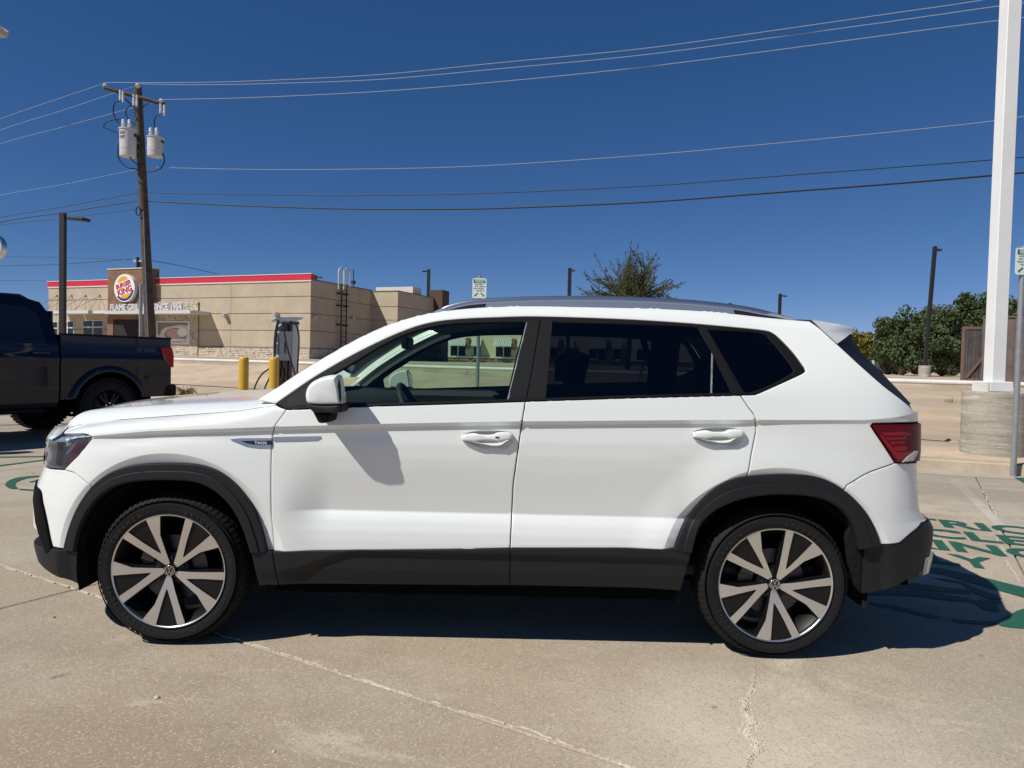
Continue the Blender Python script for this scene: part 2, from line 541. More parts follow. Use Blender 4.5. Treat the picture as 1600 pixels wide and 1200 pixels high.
def ragged_strip(p0, p1, w, seed, step=0.012, z=0.001, gaps=0.0, wob=0.006):
    """broken filler along a joint"""
    r = np.random.default_rng(seed)
    p0 = np.array(p0[:2], float); p1 = np.array(p1[:2], float)
    L_ = np.linalg.norm(p1 - p0); t = (p1 - p0) / L_; n = np.array([-t[1], t[0]])
    k = int(L_ / step); v = []; f = []
    wo_ = np.cumsum(r.normal(0, wob * 0.25, k + 1)); wo_ -= np.linspace(wo_[0], wo_[-1], k + 1)
    for i in range(k + 1):
        c = p0 + t * (i * step) + n * wo_[i]
        a = w * (0.45 + 0.75 * r.random()); b = w * (0.45 + 0.75 * r.random())
        zz = z + r.random() * 0.002
        v += [(*(c + n * a), z - 0.006), (*(c + n * a * 0.6), zz), (*(c - n * b * 0.6), zz), (*(c - n * b), z - 0.006)]
    on = True
    for i in range(k):
        if gaps > 0:
            if on and r.random() < gaps: on = False
            elif not on and r.random() < 0.5: on = True
            if not on: continue
        b = 4 * i
        for q in range(3):
            f.append((b + q + 1, b + q, b + 4 + q, b + 5 + q))
    return v, f
def grid_pt(u, v): return GU * u + GV * v
jm = MB()
for (a, b, w, sd_) in (((-16, 2.16), (-3.98, 2.16), 0.0042, 1), ((-3.98, 2.16), (0.62, 2.16), 0.0048, 2), ((0.62, 2.16), (9, 2.16), 0.005, 3), ((0.62, 2.3), (0.62, 9.5), 0.0075, 4)):
    jm.add(*ragged_strip(grid_pt(*a), grid_pt(*b), w, sd_, gaps=0.16, wob=0.010))
jm.build('joint_filler', M['joint'], lot, smooth=None)
jd = MB()
for k, u in enumerate(uu):
    if abs(u - 0.62) < 0.1: continue
    jd.add(*ragged_strip(grid_pt(u, -11), grid_pt(u, 20), 0.007, 20 + k, step=0.1, z=-0.002))
for k, v_ in enumerate(vv):
    if abs(v_ - 2.16) < 0.1: continue
    jd.add(*ragged_strip(grid_pt(-17, v_), grid_pt(18, v_), 0.007, 40 + k, step=0.1, z=-0.002))
jd.build('joint_filler', M['joint_dark'], lot, smooth=None)
# crumbling crack in the near slab
def crack(pts, w, seed):
    r = np.random.default_rng(seed); mbl = MB(); mbd = MB()
    P = smooth_line(pts, 14)
    for i in range(len(P) - 1):
        t = P[i + 1] - P[i]; L_ = np.linalg.norm(t); t /= L_; n = np.array([-t[1], t[0]])
        ww = w * math.sin(math.pi * (i + 0.6) / len(P)) ** 0.6
        for q in range(7):
            c = P[i] + t * r.random() * L_ + n * r.normal(0, ww * 0.55)
            s_ = ww * (0.15 + 0.42 * r.random() ** 2)
            k = r.integers(5, 8); a0 = r.random() * 6.3
            ring = [c + s_ * (0.6 + 0.6 * r.random()) * np.array([math.cos(a0 + 6.283 * j / k), math.sin(a0 + 6.283 * j / k)]) for j in range(k)]
            h = 0.0015 + 0.0035 * r.random()
            mbl.add([(*p, -0.002) for p in ring] + [(*(c + 0.6 * (p - c)), h) for p in ring],
                    [tuple(range(k, 2 * k))] + [(j, (j + 1) % k, k + (j + 1) % k, k + j) for j in range(k)])
        c = P[i]; c2 = P[i + 1]
        o1, o2 = n * ww * (0.10 + 0.12 * r.random()), n * ww * (0.10 + 0.12 * r.random())
        mbd.add([(*(c - o1), 0.0022), (*(c2 - o2), 0.0022), (*(c2 + o2), 0.0022), (*(c + o1), 0.0022)], [(0, 1, 2, 3)])
    return mbl, mbd
cpts = [atG(x, y)[:2] for x, y in ((1180, 1045), (1178, 1058), (1176, 1078), (1166, 1098), (1167, 1118), (1178, 1130), (1167, 1145), (1180, 1160), (1188, 1172), (1172, 1185), (1168, 1205), (1160, 1230))]
a_, b_ = crack(cpts, 0.016, 5)
a_.build('crack_rubble', M['joint'], lot, smooth=None)
b_.build('crack', M['joint_dark'], lot, smooth=None)
# small stones lying on the near slab
for k, (x, y, s_, lab) in enumerate(((245, 1091, 0.010, 'small pale pebble on the concrete below the front wheel'), (428, 1175, 0.006, 'tiny pale pebble near the bottom edge of the concrete'), (85, 965, 0.006, 'tiny dark pebble on the concrete left of the front wheel'))):
    p = atG(x, y); mb = MB()
    mb.lathe([(0.0, 0), (s_, s_ * 0.1), (s_ * 1.0, s_ * 0.5), (s_ * 0.5, s_ * 0.95), (0.0, s_)], 7, c=(p[0], p[1], 0.0))
    tag(mb.build('pebble', M['joint'] if k < 2 else M['joint_dark'], org=(p[0], p[1], 0)), lab, 'pebble')

# painted lettering and symbol on the bay
def uv2xy(u, v): return UX * u + VX * v
pm = empty('bay_marking', (*uv2xy(0.9, 6.4), 0), 0, 'worn green stencilled electric vehicle parking only lettering behind the white car', 'road marking')
porg = (*uv2xy(0.9, 6.4), 0)
def ground_text(txt, u, v, h, width):
    V_, F_ = text_geo(txt, 1.0, 0, 0.032, 'CENTER')
    V_[:, 0] -= (V_[:, 0].max() + V_[:, 0].min()) / 2
    V_[:, 1] -= V_[:, 1].min()
    V_[:, 0] *= width / np.ptp(V_[:, 0]); V_[:, 1] *= h / np.ptp(V_[:, 1])
    out = [(*(uv2xy(u + a, v + b)), 0.004) for a, b, _ in V_]
    return out, F_
for txt, u, v, w in (('ELECTRIC', 0.88, 6.85, 1.92), ('VEHICLE', 0.84, 6.40, 1.74), ('PARKING', 0.82, 5.96, 1.86), ('ONLY', 0.78, 5.52, 1.02)):
    V_, F_ = ground_text(txt, u, v, 0.345, w)
    mk('lettering', V_, F_, M['green'], pm, org=porg)
def zz(x, y): return atG(1400 + x / 4, 720 + y / 4)[:2]
blobs = [[(190, 675), (260, 670), (400, 700), (560, 735), (700, 770), (860, 815), (860, 870), (700, 830), (560, 790), (420, 750), (300, 715), (190, 695)],
 [(215, 735), (300, 740), (430, 765), (480, 790), (560, 820), (620, 840), (665, 865), (600, 868), (540, 850), (470, 820), (440, 800), (400, 768), (300, 750)],
 [(-200, 790), (0, 785), (100, 765), (250, 785), (430, 810), (470, 830), (420, 835), (200, 812), (0, 795), (-200, 800)],
 [(-220, 806), (100, 806), (300, 836), (430, 856), (500, 872), (560, 870), (665, 885), (630, 905), (650, 945), (560, 935), (500, 905), (470, 885), (300, 872), (100, 845), (-220, 835)],
 [(-160, 885), (0, 910), (130, 940), (265, 975), (260, 990), (120, 960), (0, 930), (-160, 900)],
 [(345, 990), (450, 1000), (560, 1005), (632, 1008), (636, 1024), (540, 1025), (400, 1015), (350, 1005)],
 [(640, 1000), (700, 970), (790, 930), (900, 920), (900, 1058), (800, 1052), (720, 1045), (643, 1030)]]
for B_ in blobs:
    P = smooth_line([zz(*q) for q in B_] + [zz(*B_[0])], 3)[:-1]
    sheet('plug_symbol', P, 0.004, M['green'], pm, org=porg)
# far bay: ring and stripes at the left
def arcband(pin, pout): return [atG(x, y)[:2] for x, y in pin] + [atG(x, y)[:2] for x, y in pout[::-1]]
e2 = empty('bay_marking', (*atG(40, 755)[:2], 0), 0, 'green painted ring and stripes on the concrete left of the white car', 'road marking')
o2 = (*atG(40, 755)[:2], 0)
P = smooth_line([atG(x, y)[:2] for x, y in ((8, 757), (14, 751), (30, 746), (60, 743.5), (61, 745.5), (42, 748), (26, 754), (24, 759), (28, 764), (16, 764), (9, 760), (8, 757))], 4)[:-1]
sheet('painted_ring', P, 0.004, M['green'], e2, org=o2)
for a in ([(45, 753), (61, 750), (110, 747), (110, 750), (61, 753), (46, 754)], [(30, 764), (60, 766), (110, 768), (110, 770), (60, 768), (30, 766)],
          [(-60, 714.5), (100, 712.5), (100, 714), (-60, 716.5)], [(-60, 732.5), (0, 727), (80, 717), (80, 718.5), (0, 729), (-60, 735)]):
    sheet('painted_stripe', [atG(*q)[:2] for q in a], 0.004, M['green'], e2, org=o2)
rr = empty('bay_marking', (*atG(1597, 754)[:2], 0), 0, 'corner of a green painted bay marking by the foot of the right sign post', 'road marking')
sheet('painted_corner', [atG(*q)[:2] for q in ((1584, 746.5), (1700, 748), (1700, 790), (1603, 757))], 0.004, M['green'], rr, org=(*atG(1597, 754)[:2], 0))
# pale repair band and gutter wash
sheet('repair_band', [atG(*q)[:2] for q in ((1482, 749), (1499, 749), (1572, 822), (1556, 822))], 0.0022, M['wash'], lot)
wv = []
for k in range(60):
    u = -22 + k * 0.7
    wv.append(uv2xy(u, 10.36 + 0.13 * math.sin(k * 0.9) + 0.1 * rng.random()))
wv += [uv2xy(20, 10.86), uv2xy(-22, 10.86)]
sheet('gutter_wash', wv, 0.0030, M['wash'], lot)

# kerb, bank and the land behind: height field in (u, v)
def land(u, v):
    z2 = np.clip(0.38 - 0.050 * (u - 2.4), 0.30, 1.02)
    a = np.clip((v - 11.05) / (17.6 - 11.05), 0, 1)
    z = 0.145 + (z2 - 0.145) * a
    far = np.clip(1.18 - 0.008 * (u + 15), 0.72, 1.22)
    b = np.clip((v - 18.0) / (31 - 18.0), 0, 1)
    st = np.clip((v - 17.6) / 0.04, 0, 1) * 0.12
    return np.where(v > 17.6, z2 + st + (far - z2 - 0.12) * b, z)
vs = [11.05, 12, 13, 14, 15, 16, 17, 17.55, 17.6, 17.64, 17.85, 18.2, 19.5, 21, 23, 25, 27, 29, 31, 34, 40, 60, 100, 300, 800]
us = [-600, -200, -80] + list(np.arange(-50, 40.1, 2.5)) + [80, 200, 600]
V_ = []; F_ = []
for v in vs:
    for u in us:
        p = uv2xy(u, v); V_.append((p[0], p[1], float(land(u, v))))
n = len(us)
for j in range(len(vs) - 1):
    for i in range(n - 1):
        F_.append((j * n + i, j * n + i + 1, (j + 1) * n + i + 1, (j + 1) * n + i))
mk('bank', V_, F_, M['bank']).__setitem__('kind', 'structure')
kb = empty('kerb', (*uv2xy(0, 10.9), 0)); tag(kb, kind='structure')
ko = (*uv2xy(0, 10.9), 0)
ku = [-40 + 3.05 * k + 0.62 for k in range(26)]
for i in range(len(ku) - 1):
    a, b = ku[i] + 0.006, ku[i + 1] - 0.006
    prof = [(10.78, -0.1), (10.80, 0.125), (10.83, 0.148), (11.06, 0.150), (11.06, -0.1)]
    v = [(*uv2xy(u, p[0]), p[1]) for u in (a, b) for p in prof]
    f = [(k, k + 1, 6 + k, 5 + k)[::-1] for k in range(4)] + [(0, 1, 2, 3, 4), (9, 8, 7, 6, 5)]
    mk('kerbstone', v, f, M['kerb'], kb, org=ko)
far_kerb = MB()
for i in range(26):
    a = -45 + 3.05 * i; b = a + 3.04
    prof = [(17.50, -0.02), (17.52, 0.118), (17.56, 0.135), (17.72, 0.135), (17.72, 0.0)]
    v = []
    for u in (a, b):
        zb_ = float(np.clip(0.38 - 0.050 * (u - 2.4), 0.30, 1.02))
        v += [(*uv2xy(u, p[0]), zb_ + p[1]) for p in prof]
    far_kerb.add(v, [(k, k + 1, 6 + k, 5 + k)[::-1] for k in range(4)] + [(0, 1, 2, 3, 4), (9, 8, 7, 6, 5)])
tag(far_kerb.build('far_kerb', M['kerb'], smooth=None), kind='structure')
# dark drain line under the far kerb
dl = []
for u in np.arange(-45, 34, 2.0):
    dl.append(u)

# ================================================================== WHITE SUV
YC = 4.05                          # centre line of the car (world Y)
CX = -0.16                         # car origin between the wheels
CORG = np.array([CX, YC, 0.0])
YN = 3.13                          # nominal side plane
FW = np.array([-1.512, 0.333]); RW = np.array([1.195, 0.333])
half = [(2.055, 0), (2.052, .2), (2.04, .4), (2.012, .6), (1.965, .72), (1.89, .82), (1.76, .885), (1.58, .912), (1.3, .92), (.8, .922), (.2, .922), (-.4, .922), (-1.0, .921), (-1.4, .918), (-1.68, .905), (-1.9, .872), (-2.07, .82), (-2.20, .745), (-2.295, .64), (-2.36, .50), (-2.405, .32), (-2.425, .15), (-2.43, 0)]
_pc = smooth_line(half, 24)
_sl = np.concatenate([[0], np.cumsum(np.linalg.norm(np.diff(_pc, axis=0), axis=1))])
_s0 = np.interp(0.0, -_pc[:, 0], _sl)
_S = -( _sl - _s0)                 # s positive to the rear, negative to the front
_S = _S[::-1]; _PC = _pc[::-1]     # increasing s
_tan = np.gradient(_PC, axis=0); _tan /= np.linalg.norm(_tan, axis=1)[:, None]
_nor = np.stack([-_tan[:, 1], _tan[:, 0]], 1)
S_FRONT, S_REAR = _S[0], _S[-1]

def sst(x, a, b):
    t = np.clip((x - a) / (b - a), 0, 1); return t * t * (3 - 2 * t)
def px2xz(L, Y=3.12):
    q = np.array([atY(x, y, Y) for x, y in L]); return q[:, 0], q[:, 2]
zc_x, zc_z = px2xz([(60, 700), (100, 688), (144, 682), (230, 674.3), (345, 670), (427, 667), (622, 661.7), (812, 658.5), (1000, 657), (1182, 656), (1352, 656.5), (1400, 653), (1440, 648)])
zb_x, zb_z = px2xz([(420, 643), (447, 640), (596, 633.8), (821, 627), (970, 622), (1157, 616), (1260, 610), (1440, 600)])
ze_x, ze_z = px2xz([(60, 668), (108, 663), (130, 661), (192, 653.7), (280, 647), (366, 641), (400, 636), (430, 632)], 3.22)
fr_z = [0.2, .28, .36, .45, .60, .66, .722, .746, .83, .89, .93, .97, 1.02, 1.1]
fr_o = [-.12, -.05, -.015, 0, 0, -.02, -.055, -.068, -.08, -.095, -.12, -.16, -.22, -.30]
re_z = [.2, .276, .32, .37, .5, .57, .60, .624, .674, .733, .813, .88, .93, 1.06, 1.1, 1.3, 1.5, 1.7]
re_o = [-.22, -.12, -.035, .002, .030, .032, .008, -.028, -.066, -.083, -.105, -.107, -.09, -.095, -.10, -.11, -.12, -.13]

def softplus(x, w): return np.where(x > 6 * w, x, w * np.log1p(np.exp(np.clip(x / w, -40, 6.01))))

FLARE = [True]
def side_off(s, z):
    zc = np.interp(s, zc_x, zc_z); zb = np.interp(s, zb_x, zb_z); ze = np.interp(s, ze_x, ze_z)
    u = z - zc
    # above the crease
    ub = zb - zc
    w = 0.004 + 0.05 * sst(s, 1.0, 1.5)
    cab = .012 - .20 * u - (.30 - 0.06 * sst(s, 1.1, 1.7)) * softplus(u - ub, w)
    ue = np.maximum(ze - zc, .02)
    amp = .095 - .075 * sst(s, -1.55, -1.08)
    fe = .012 - .14 * u - amp * np.clip(u / ue, 0, 1.4) ** 3
    k = sst(s, -1.12, -1.04)
    up = cab * k + np.where(u < ue, fe, .012 - .14 * ue - amp - .3 * (u - ue)) * (1 - k)
    # below
    d = -u
    bandw = .018 * (0.35 + 0.65 * sst(s, -2.0, -1.6))
    step = .018 * (0.35 + 0.65 * sst(s, -2.0, -1.6)) * (1 - 0.75 * sst(s, 1.25, 1.9)) * (0.55 + 0.45 * (1 - sst(s, 0.9, 1.3)))
    t = np.clip((z - .62) / (zc - .018 - .62), 0, 1)
    door = np.interp(t, [0, .08, .2, .35, .5, .65, .8, .9, 1], [-.0345, -.0305, -.0240, -.0150, -.0065, -.0005, .0015, .0005, -.003])
    v = np.clip((z - .455) / .165, 0, 1)
    low = np.interp(v, [0, .25, .5, .72, .88, 1], [.001, .0004, -.0030, -.0125, -.0240, -.0345])
    dl = np.where(z > .62, door, low)
    fl = np.interp(z, [.2, .45, .7, .85, .95, 1.2], [.004, .004, .006, .004, .000, -.004])
    A = sst(s, -1.02, -.80) * (1 - sst(s, .76, .98))
    body = dl * A + fl * (1 - A)
    top = .012
    q = np.clip(d / bandw, 0, 1)
    dn = (top - step * q) + (body + .003) * sst(d, bandw, bandw + .09)
    off = np.where(u >= 0, up, dn)
    for c in (FW, RW) if FLARE[0] else ():
        r = np.hypot(s - c[0], z - c[1])
        R0 = .530
        bump = np.where(r > R0, .010 * (1 - sst(r, R0, R0 + .16)), .010 - .42 * np.clip(R0 - r, 0, .055))
        off = off + np.where(z < zc, bump * sst(zc - z, 0.02, .07), 0) * (r > .2)
    return off

def SURF(s, z, extra=0.0):
    s = np.asarray(s, float); z = np.asarray(z, float)
    x = np.interp(s, _S, _PC[:, 0]); y = np.interp(s, _S, _PC[:, 1])
    nx = np.interp(s, _S, _nor[:, 0]); ny = np.interp(s, _S, _nor[:, 1])
    ln = np.hypot(nx, ny); nx, ny = nx / ln, ny / ln
    so = side_off(s, z)
    w = ny * ny
    eo = np.where(nx < 0, np.interp(z, fr_z, fr_o), np.interp(z, re_z, re_o))
    # sides keep their tumblehome round the corner
    off = so * w + (eo + np.minimum(so, 0) * .6 * w) * (1 - w) + extra
    X = x + nx * off; Yh = y + ny * off
    return np.stack([X, YC - Yh, z], -1)

def CSURF(s, z):
    FLARE[0] = False
    P = SURF(s, z)
    FLARE[0] = True
    return P

_gs, _gz = np.meshgrid(np.arange(S_FRONT + .01, S_REAR - .01, .02), np.arange(.2, 1.62, .02))
_gs = _gs.ravel(); _gz = _gz.ravel()
_gp = SURF(_gs, _gz)
_gx, _gy = proj(_gp)
_e = 1e-3
_gn = np.cross(SURF(_gs + _e, _gz) - _gp, SURF(_gs, _gz + _e) - _gp)
_vis = ((_gp - np.array([0, 0, CAM_H])) * _gn).sum(1) < 0
_gx = np.where(_vis, _gx, 1e6)

def inv(px, py):
    i = np.argmin((_gx - px) ** 2 + (_gy - py) ** 2)
    s, z = _gs[i], _gz[i]
    best = (1e9, s, z)
    for _ in range(40):
        P = SURF(s, z); a = SURF(s + _e, z); b = SURF(s, z + _e)
        x0, y0 = proj(P); xa, ya = proj(a); xb, yb = proj(b)
        r = np.array([px - x0, py - y0])
        e = r @ r
        if e < best[0]: best = (e, s, z)
        if e < 1e-6: break
        J = np.array([[xa - x0, xb - x0], [ya - y0, yb - y0]]) / _e
        dlt = np.linalg.lstsq(J.T @ J + np.eye(2) * 4, J.T @ r, rcond=None)[0]
        dlt = np.clip(dlt, -.03, .03)
        s += dlt[0]; z += dlt[1]
    return best[1], best[2]

def I(L): return [inv(*q) for q in L]
def IS(L, per=5): return [tuple(p) for p in smooth_line(I(L), per)]

def panel(name, outer, mat, parent, holes=(), d=0.0, sp=.022, skirt=.02, gap=.0024, rows=True, hgap=None, fn=None, roll=.0022, toprows=None):
    fn = fn or SURF
    O = offset_poly(resample(outer, .016), -gap) if gap else resample(outer, .016)
    H = [offset_poly(resample(h, .016), (gap if hgap is None else hgap)) for h in holes]
    ring = [offset_poly(O, -.006)] + [offset_poly(h, .006) for h in H]
    loops = [O] + H
    lo = O.min(0); hi = O.max(0)
    g = np.stack(np.meshgrid(np.arange(lo[0], hi[0], sp), np.arange(lo[1], hi[1], sp)), -1).reshape(-1, 2)
    if rows:
        sx = np.arange(lo[0], hi[0], .012)
        zc = np.interp(sx, zc_x, zc_z)
        bw = .018 * (0.35 + 0.65 * sst(sx, -2.0, -1.6))
        ex = []
        for dz in (.005, .0015, -.0015):
            ex.append(np.stack([sx, zc + dz], 1))
        for dz in (.002, -.002, -.006):
            ex.append(np.stack([sx, zc - bw + dz], 1))
        for zz_ in (.625, .62, .615, .60):
            ex.append(np.stack([sx, np.full_like(sx, zz_)], 1))
        for c in (FW, RW):
            th = np.arange(0, math.pi, .025)
            for R_ in (.524, .5285, .5315, .537, .508):
                ex.append(np.stack([c[0] + R_ * np.cos(th), c[1] + R_ * np.sin(th)], 1))
        ex = np.concatenate(ex)
        # thin the grid near the rows
        keep = np.ones(len(g), bool)
        zc = np.interp(g[:, 0], zc_x, zc_z)
        keep &= ~((g[:, 1] > zc - .030) & (g[:, 1] < zc + .010))
        keep &= np.abs(g[:, 1] - .617) > .012
        for c in (FW, RW):
            keep &= np.abs(np.hypot(g[:, 0] - c[0], g[:, 1] - c[1]) - .530) > .010
        g = np.concatenate([g[keep], ex])
    if toprows is not None:
        sx = np.arange(lo[0], hi[0], .014); zt0 = np.interp(sx, RS, RZ + .006)
        g = g[np.interp(g[:, 0], RS, RZ + .006) - g[:, 1] > .062]
        g = np.concatenate([g] + [np.stack([sx, zt0 - q], 1) for q in toprows])
    ok = inside(g, O)
    for h in H: ok &= ~inside(g, h)
    g = g[ok]
    bp = np.concatenate(loops)
    if len(g):
        dm = np.full(len(g), 1e9)
        for k in range(0, len(bp), 200):
            dd = ((g[:, None, :] - bp[None, k:k + 200, :]) ** 2).sum(-1).min(1)
            dm = np.minimum(dm, dd)
        g = g[dm > .0085 ** 2]
    rgs = []
    for r_ in ring:
        m = inside(r_, O)
        for h in H: m &= ~inside(r_, h)
        dd = ((r_[:, None, :] - bp[None]) ** 2).sum(-1).min(1)
        m &= dd > .0045 ** 2
        rgs.append((r_[m], np.ones(m.sum(), bool)))
    if roll == 0: rgs = []
    v2, T = fill2d(O, H, g, rgs)
    nb = len(bp)
    P = fn(v2[:, 0], v2[:, 1]) if d == 0 else fn(v2[:, 0], v2[:, 1])
    e = .0012
    N = np.cross(fn(v2[:, 0] + e, v2[:, 1]) - fn(v2[:, 0] - e, v2[:, 1]), fn(v2[:, 0], v2[:, 1] + e) - fn(v2[:, 0], v2[:, 1] - e))
    N /= np.linalg.norm(N, axis=1)[:, None] + 1e-12
    if N[:, 1].mean() > 0:
        N = -N
    P = P + N * d
    # boundary edges
    cnt = {}
    for t in T:
        for a, b in ((t[0], t[1]), (t[1], t[2]), (t[2], t[0])):
            cnt[(a, b)] = 1
    be = [(a, b) for a, b in cnt if (b, a) not in cnt]
    bv = sorted({i for ab in be for i in ab})
    Nb = N.copy()
    # roll the edge inwards slightly
    outn = {}
    for a, b in be:
        t = P[b] - P[a]; o_ = np.cross(t, N[a]); ln = np.linalg.norm(o_)
        if ln > 0:
            for q in (a, b): outn[q] = outn.get(q, 0) + o_ / ln
    for q in bv:
        P[q] = P[q] - N[q] * roll
        o_ = outn[q]; ln = np.linalg.norm(o_)
        if ln > 1e-6:
            m_ = N[q] + (.5 if roll else 0) * o_ / ln
            Nb[q] = m_ / np.linalg.norm(m_)
    nv = len(P)
    idx = {q: nv + k for k, q in enumerate(bv)}
    SK = np.array([P[q] - N[q] * skirt for q in bv])
    V_ = np.concatenate([P, SK])
    faces = [tuple(t) for t in T] + [(b, a, idx[a], idx[b]) for a, b in be]
    nl = []
    for t in T: nl += [tuple(Nb[i]) for i in t]
    for a, b in be:
        t = P[b] - P[a]; o_ = np.cross(t, N[a]); o_ /= np.linalg.norm(o_) + 1e-12
        nl += [tuple(o_)] * 4
    return mk(name, V_, faces, mat, parent, CORG, normals=nl)

car = empty('parked_car', tuple(CORG), 0, 'large white crossover with black wheel arch cladding parked side-on in front', 'car')

# ---- outlines traced on the body side
arch_f_out = [(103.5, 857), (111.2, 828.4), (122.7, 797.7), (140, 769), (161, 747.9), (191.7, 732.5), (230, 726), (276, 724.9), (314.4, 727.6), (345, 738.3), (372, 759.4), (395, 790), (410.3, 828.4), (418, 861)]
arch_f_in = [(124.6, 859), (130.4, 828.4), (143.8, 797.7), (164.9, 770.9), (191.7, 755.6), (230, 749), (287.6, 748.7), (318.3, 753.6), (345, 769), (368, 794), (383.4, 824.6), (395, 861)]
arch_r_out = [(1054, 858), (1063.3, 830), (1082, 798.5), (1106, 772.5), (1128.3, 756.7), (1149, 748.7), (1168, 745.6), (1223, 742.4), (1262, 744.5), (1287, 750), (1314.8, 764.8), (1342.8, 790.5), (1361.4, 818.5), (1371.7, 851)]
arch_r_in = [(1078.5, 860.4), (1084.3, 837), (1096, 813.7), (1114.7, 795), (1145, 781), (1180, 772.8), (1226.7, 770.5), (1273, 775.2), (1303.7, 788), (1322.4, 806.7), (1331, 825), (1338, 855)]
def arc_smooth(P, c):
    P = np.array(P); th = np.arctan2(P[:, 1] - c[1], P[:, 0] - c[0]); r = np.hypot(P[:, 0] - c[0], P[:, 1] - c[1])
    t = np.linspace(th[0], th[-1], 90); o = np.argsort(th); rr = np.interp(t, th[o], r[o])
    k = np.exp(-np.linspace(-2, 2, 13) ** 2); k /= k.sum()
    rp = np.concatenate([2 * rr[0] - rr[6:0:-1], rr, 2 * rr[-1] - rr[-2:-8:-1]]); rr = np.convolve(rp, k, 'valid')
    return [(float(c[0] + a * math.cos(b)), float(c[1] + a * math.sin(b))) for a, b in zip(rr, t)][::1]
AFO, AFI, ARO, ARI = IS(arch_f_out), IS(arch_f_in), IS(arch_r_out), IS(arch_r_in)

AFO, AFI, ARO, ARI = arc_smooth(AFO, FW), arc_smooth(AFI, FW), arc_smooth(ARO, RW), arc_smooth(ARI, RW)
hood_E = [(99, 676), (108, 668.5), (130, 661), (192, 653.7), (280, 647), (366, 641), (400, 636.5), (430, 632)]
HE = IS(hood_E, 5)
dlo_top = [(431, 630.5), (447.5, 619), (495, 587), (558, 551), (621.7, 520.7), (669, 505), (716.7, 498.6), (780, 495.7), (843, 494.6), (970, 498.6), (1065, 504.3), (1144, 511), (1191.7, 516), (1207.5, 520.7), (1223, 533.4), (1242, 554), (1257, 574.6)]
dlo_rear = [(1257, 574.6), (1257, 581), (1239, 590.4), (1207.5, 604.7), (1183, 615.5), (1175, 617), (1158, 617.3)]
DT = IS(dlo_top, 4); DR = IS(dlo_rear, 3)
front_gap = [(447.5, 640), (440, 650.5), (431.4, 661.6), (426.6, 675), (425.6, 682.7), (423.6, 710), (423, 732.5), (423.2, 790), (427.5, 859)]
FG = I(front_gap)
belt = I([(447.5, 640), (596.3, 634), (700, 631), (821, 627)])
belt2 = I([(821, 627), (970, 622), (1156.8, 617.3)])
bgap = I([(821, 627), (816.4, 655.3), (808.5, 709), (802, 756.7), (799.6, 804), (797, 857)])
rgap = I([(1156.8, 617.3), (1169.5, 636.3), (1178, 647), (1181.6, 656), (1180.6, 677.5), (1174.3, 709), (1166.5, 746)])
sill_f = I([(797, 857), (700, 859), (600, 860), (427.5, 861)])
def cut(path, q0, q1):
    """part of a polyline between the points nearest q0 and q1"""
    A = np.array(path); i = np.argmin(((A - q0) ** 2).sum(1)); j = np.argmin(((A - q1) ** 2).sum(1))
    return path[i:j + 1] if i <= j else path[j:i + 1][::-1]

# fender: hood edge -> A-pillar -> door gap -> sill -> arch -> bumper seam -> lamp
lamp_px = [(99, 677), (129.8, 676.6), (138, 679), (142.7, 683), (141.5, 688), (120.5, 713.5), (100.2, 734)]
LP = I(lamp_px)
seam_f = I([(100.2, 734), (114.7, 738), (128.7, 748.5), (140, 757), (146, 763)])
fender = HE + I([(437, 636)]) + FG + I([(418, 861)]) + AFO[::-1]
fi = int(np.argmin(((np.array(fender) - np.array(seam_f[-1])) ** 2).sum(1)))
fender = fender[:fi + 1] + seam_f[::-1] + LP[::-1][1:]
fe_o = panel('fender', fender, M['paint'], car, gap=.0014)

# front door
door1 = FG + [sill_f[-1]] + sill_f[::-1][1:] + bgap[::-1][1:] + belt[::-1][1:-1]
def cup_outline(dx, dy, w=1.0):
    P = [(375, 335), (540, 410), (700, 455), (860, 470), (980, 450), (1060, 380), (1085, 280), (1060, 237), (930, 210), (740, 205), (540, 215), (400, 250), (365, 290)]
    P = [(680 + x / 8.889 + dx, 650 + y / 8.889 + dy) for x, y in P]
    return [tuple(q) for q in smooth_line(I(P + [P[0]]), 3)[:-1]]
cup1 = cup_outline(0, 0)
cup2 = cup_outline(360.2, -4.5)
fd = panel('front_door', door1, M['paint'], car, holes=[cup1], hgap=0)
# rear door
bot_r = I([(1054, 857), (970, 857), (880, 857), (797, 857)])
ai = cut(ARO, rgap[-1], bot_r[0])
door2 = belt2 + rgap[1:] + ai + bot_r[1:] + bgap[::-1][1:-1]
rd = panel('rear_door', door2, M['paint'], car, holes=[cup2], hgap=0)

# body side frame: A-pillar, roof side, rear quarter
def roof_off(s, z, dd):
    return SURF(s, z, -dd)
roof_px = [(401, 625.5), (431.7, 605.5), (460, 583), (495, 562.5), (510, 554), (560, 526.5), (610, 504), (660, 489.3), (716.7, 481.5), (761, 478.2), (830, 476.3), (906.7, 477.8), (970, 479), (1033, 480.7), (1096, 484), (1144, 488), (1191.7, 493.9), (1232, 497.5), (1267, 500.5)]
ROOF = IS(roof_px, 4)
_ra = np.array(ROOF); _rs = np.linspace(_ra[0, 0], _ra[-1, 0], 240); _rz = np.interp(_rs, _ra[:, 0], _ra[:, 1])
_ker = np.exp(-np.linspace(-2, 2, 31) ** 2); _ker /= _ker.sum()
_rp = np.concatenate([2 * _rz[0] - _rz[15:0:-1], _rz, 2 * _rz[-1] - _rz[-2:-17:-1]])
_rz = np.convolve(_rp, _ker, 'valid')
ROOF = [(float(a), float(b)) for a, b in zip(_rs[::3], _rz[::3])] + [(float(_rs[-1]), float(_rz[-1]))]
RS = np.array([p[0] for p in ROOF]); RZ = np.array([p[1] for p in ROOF])
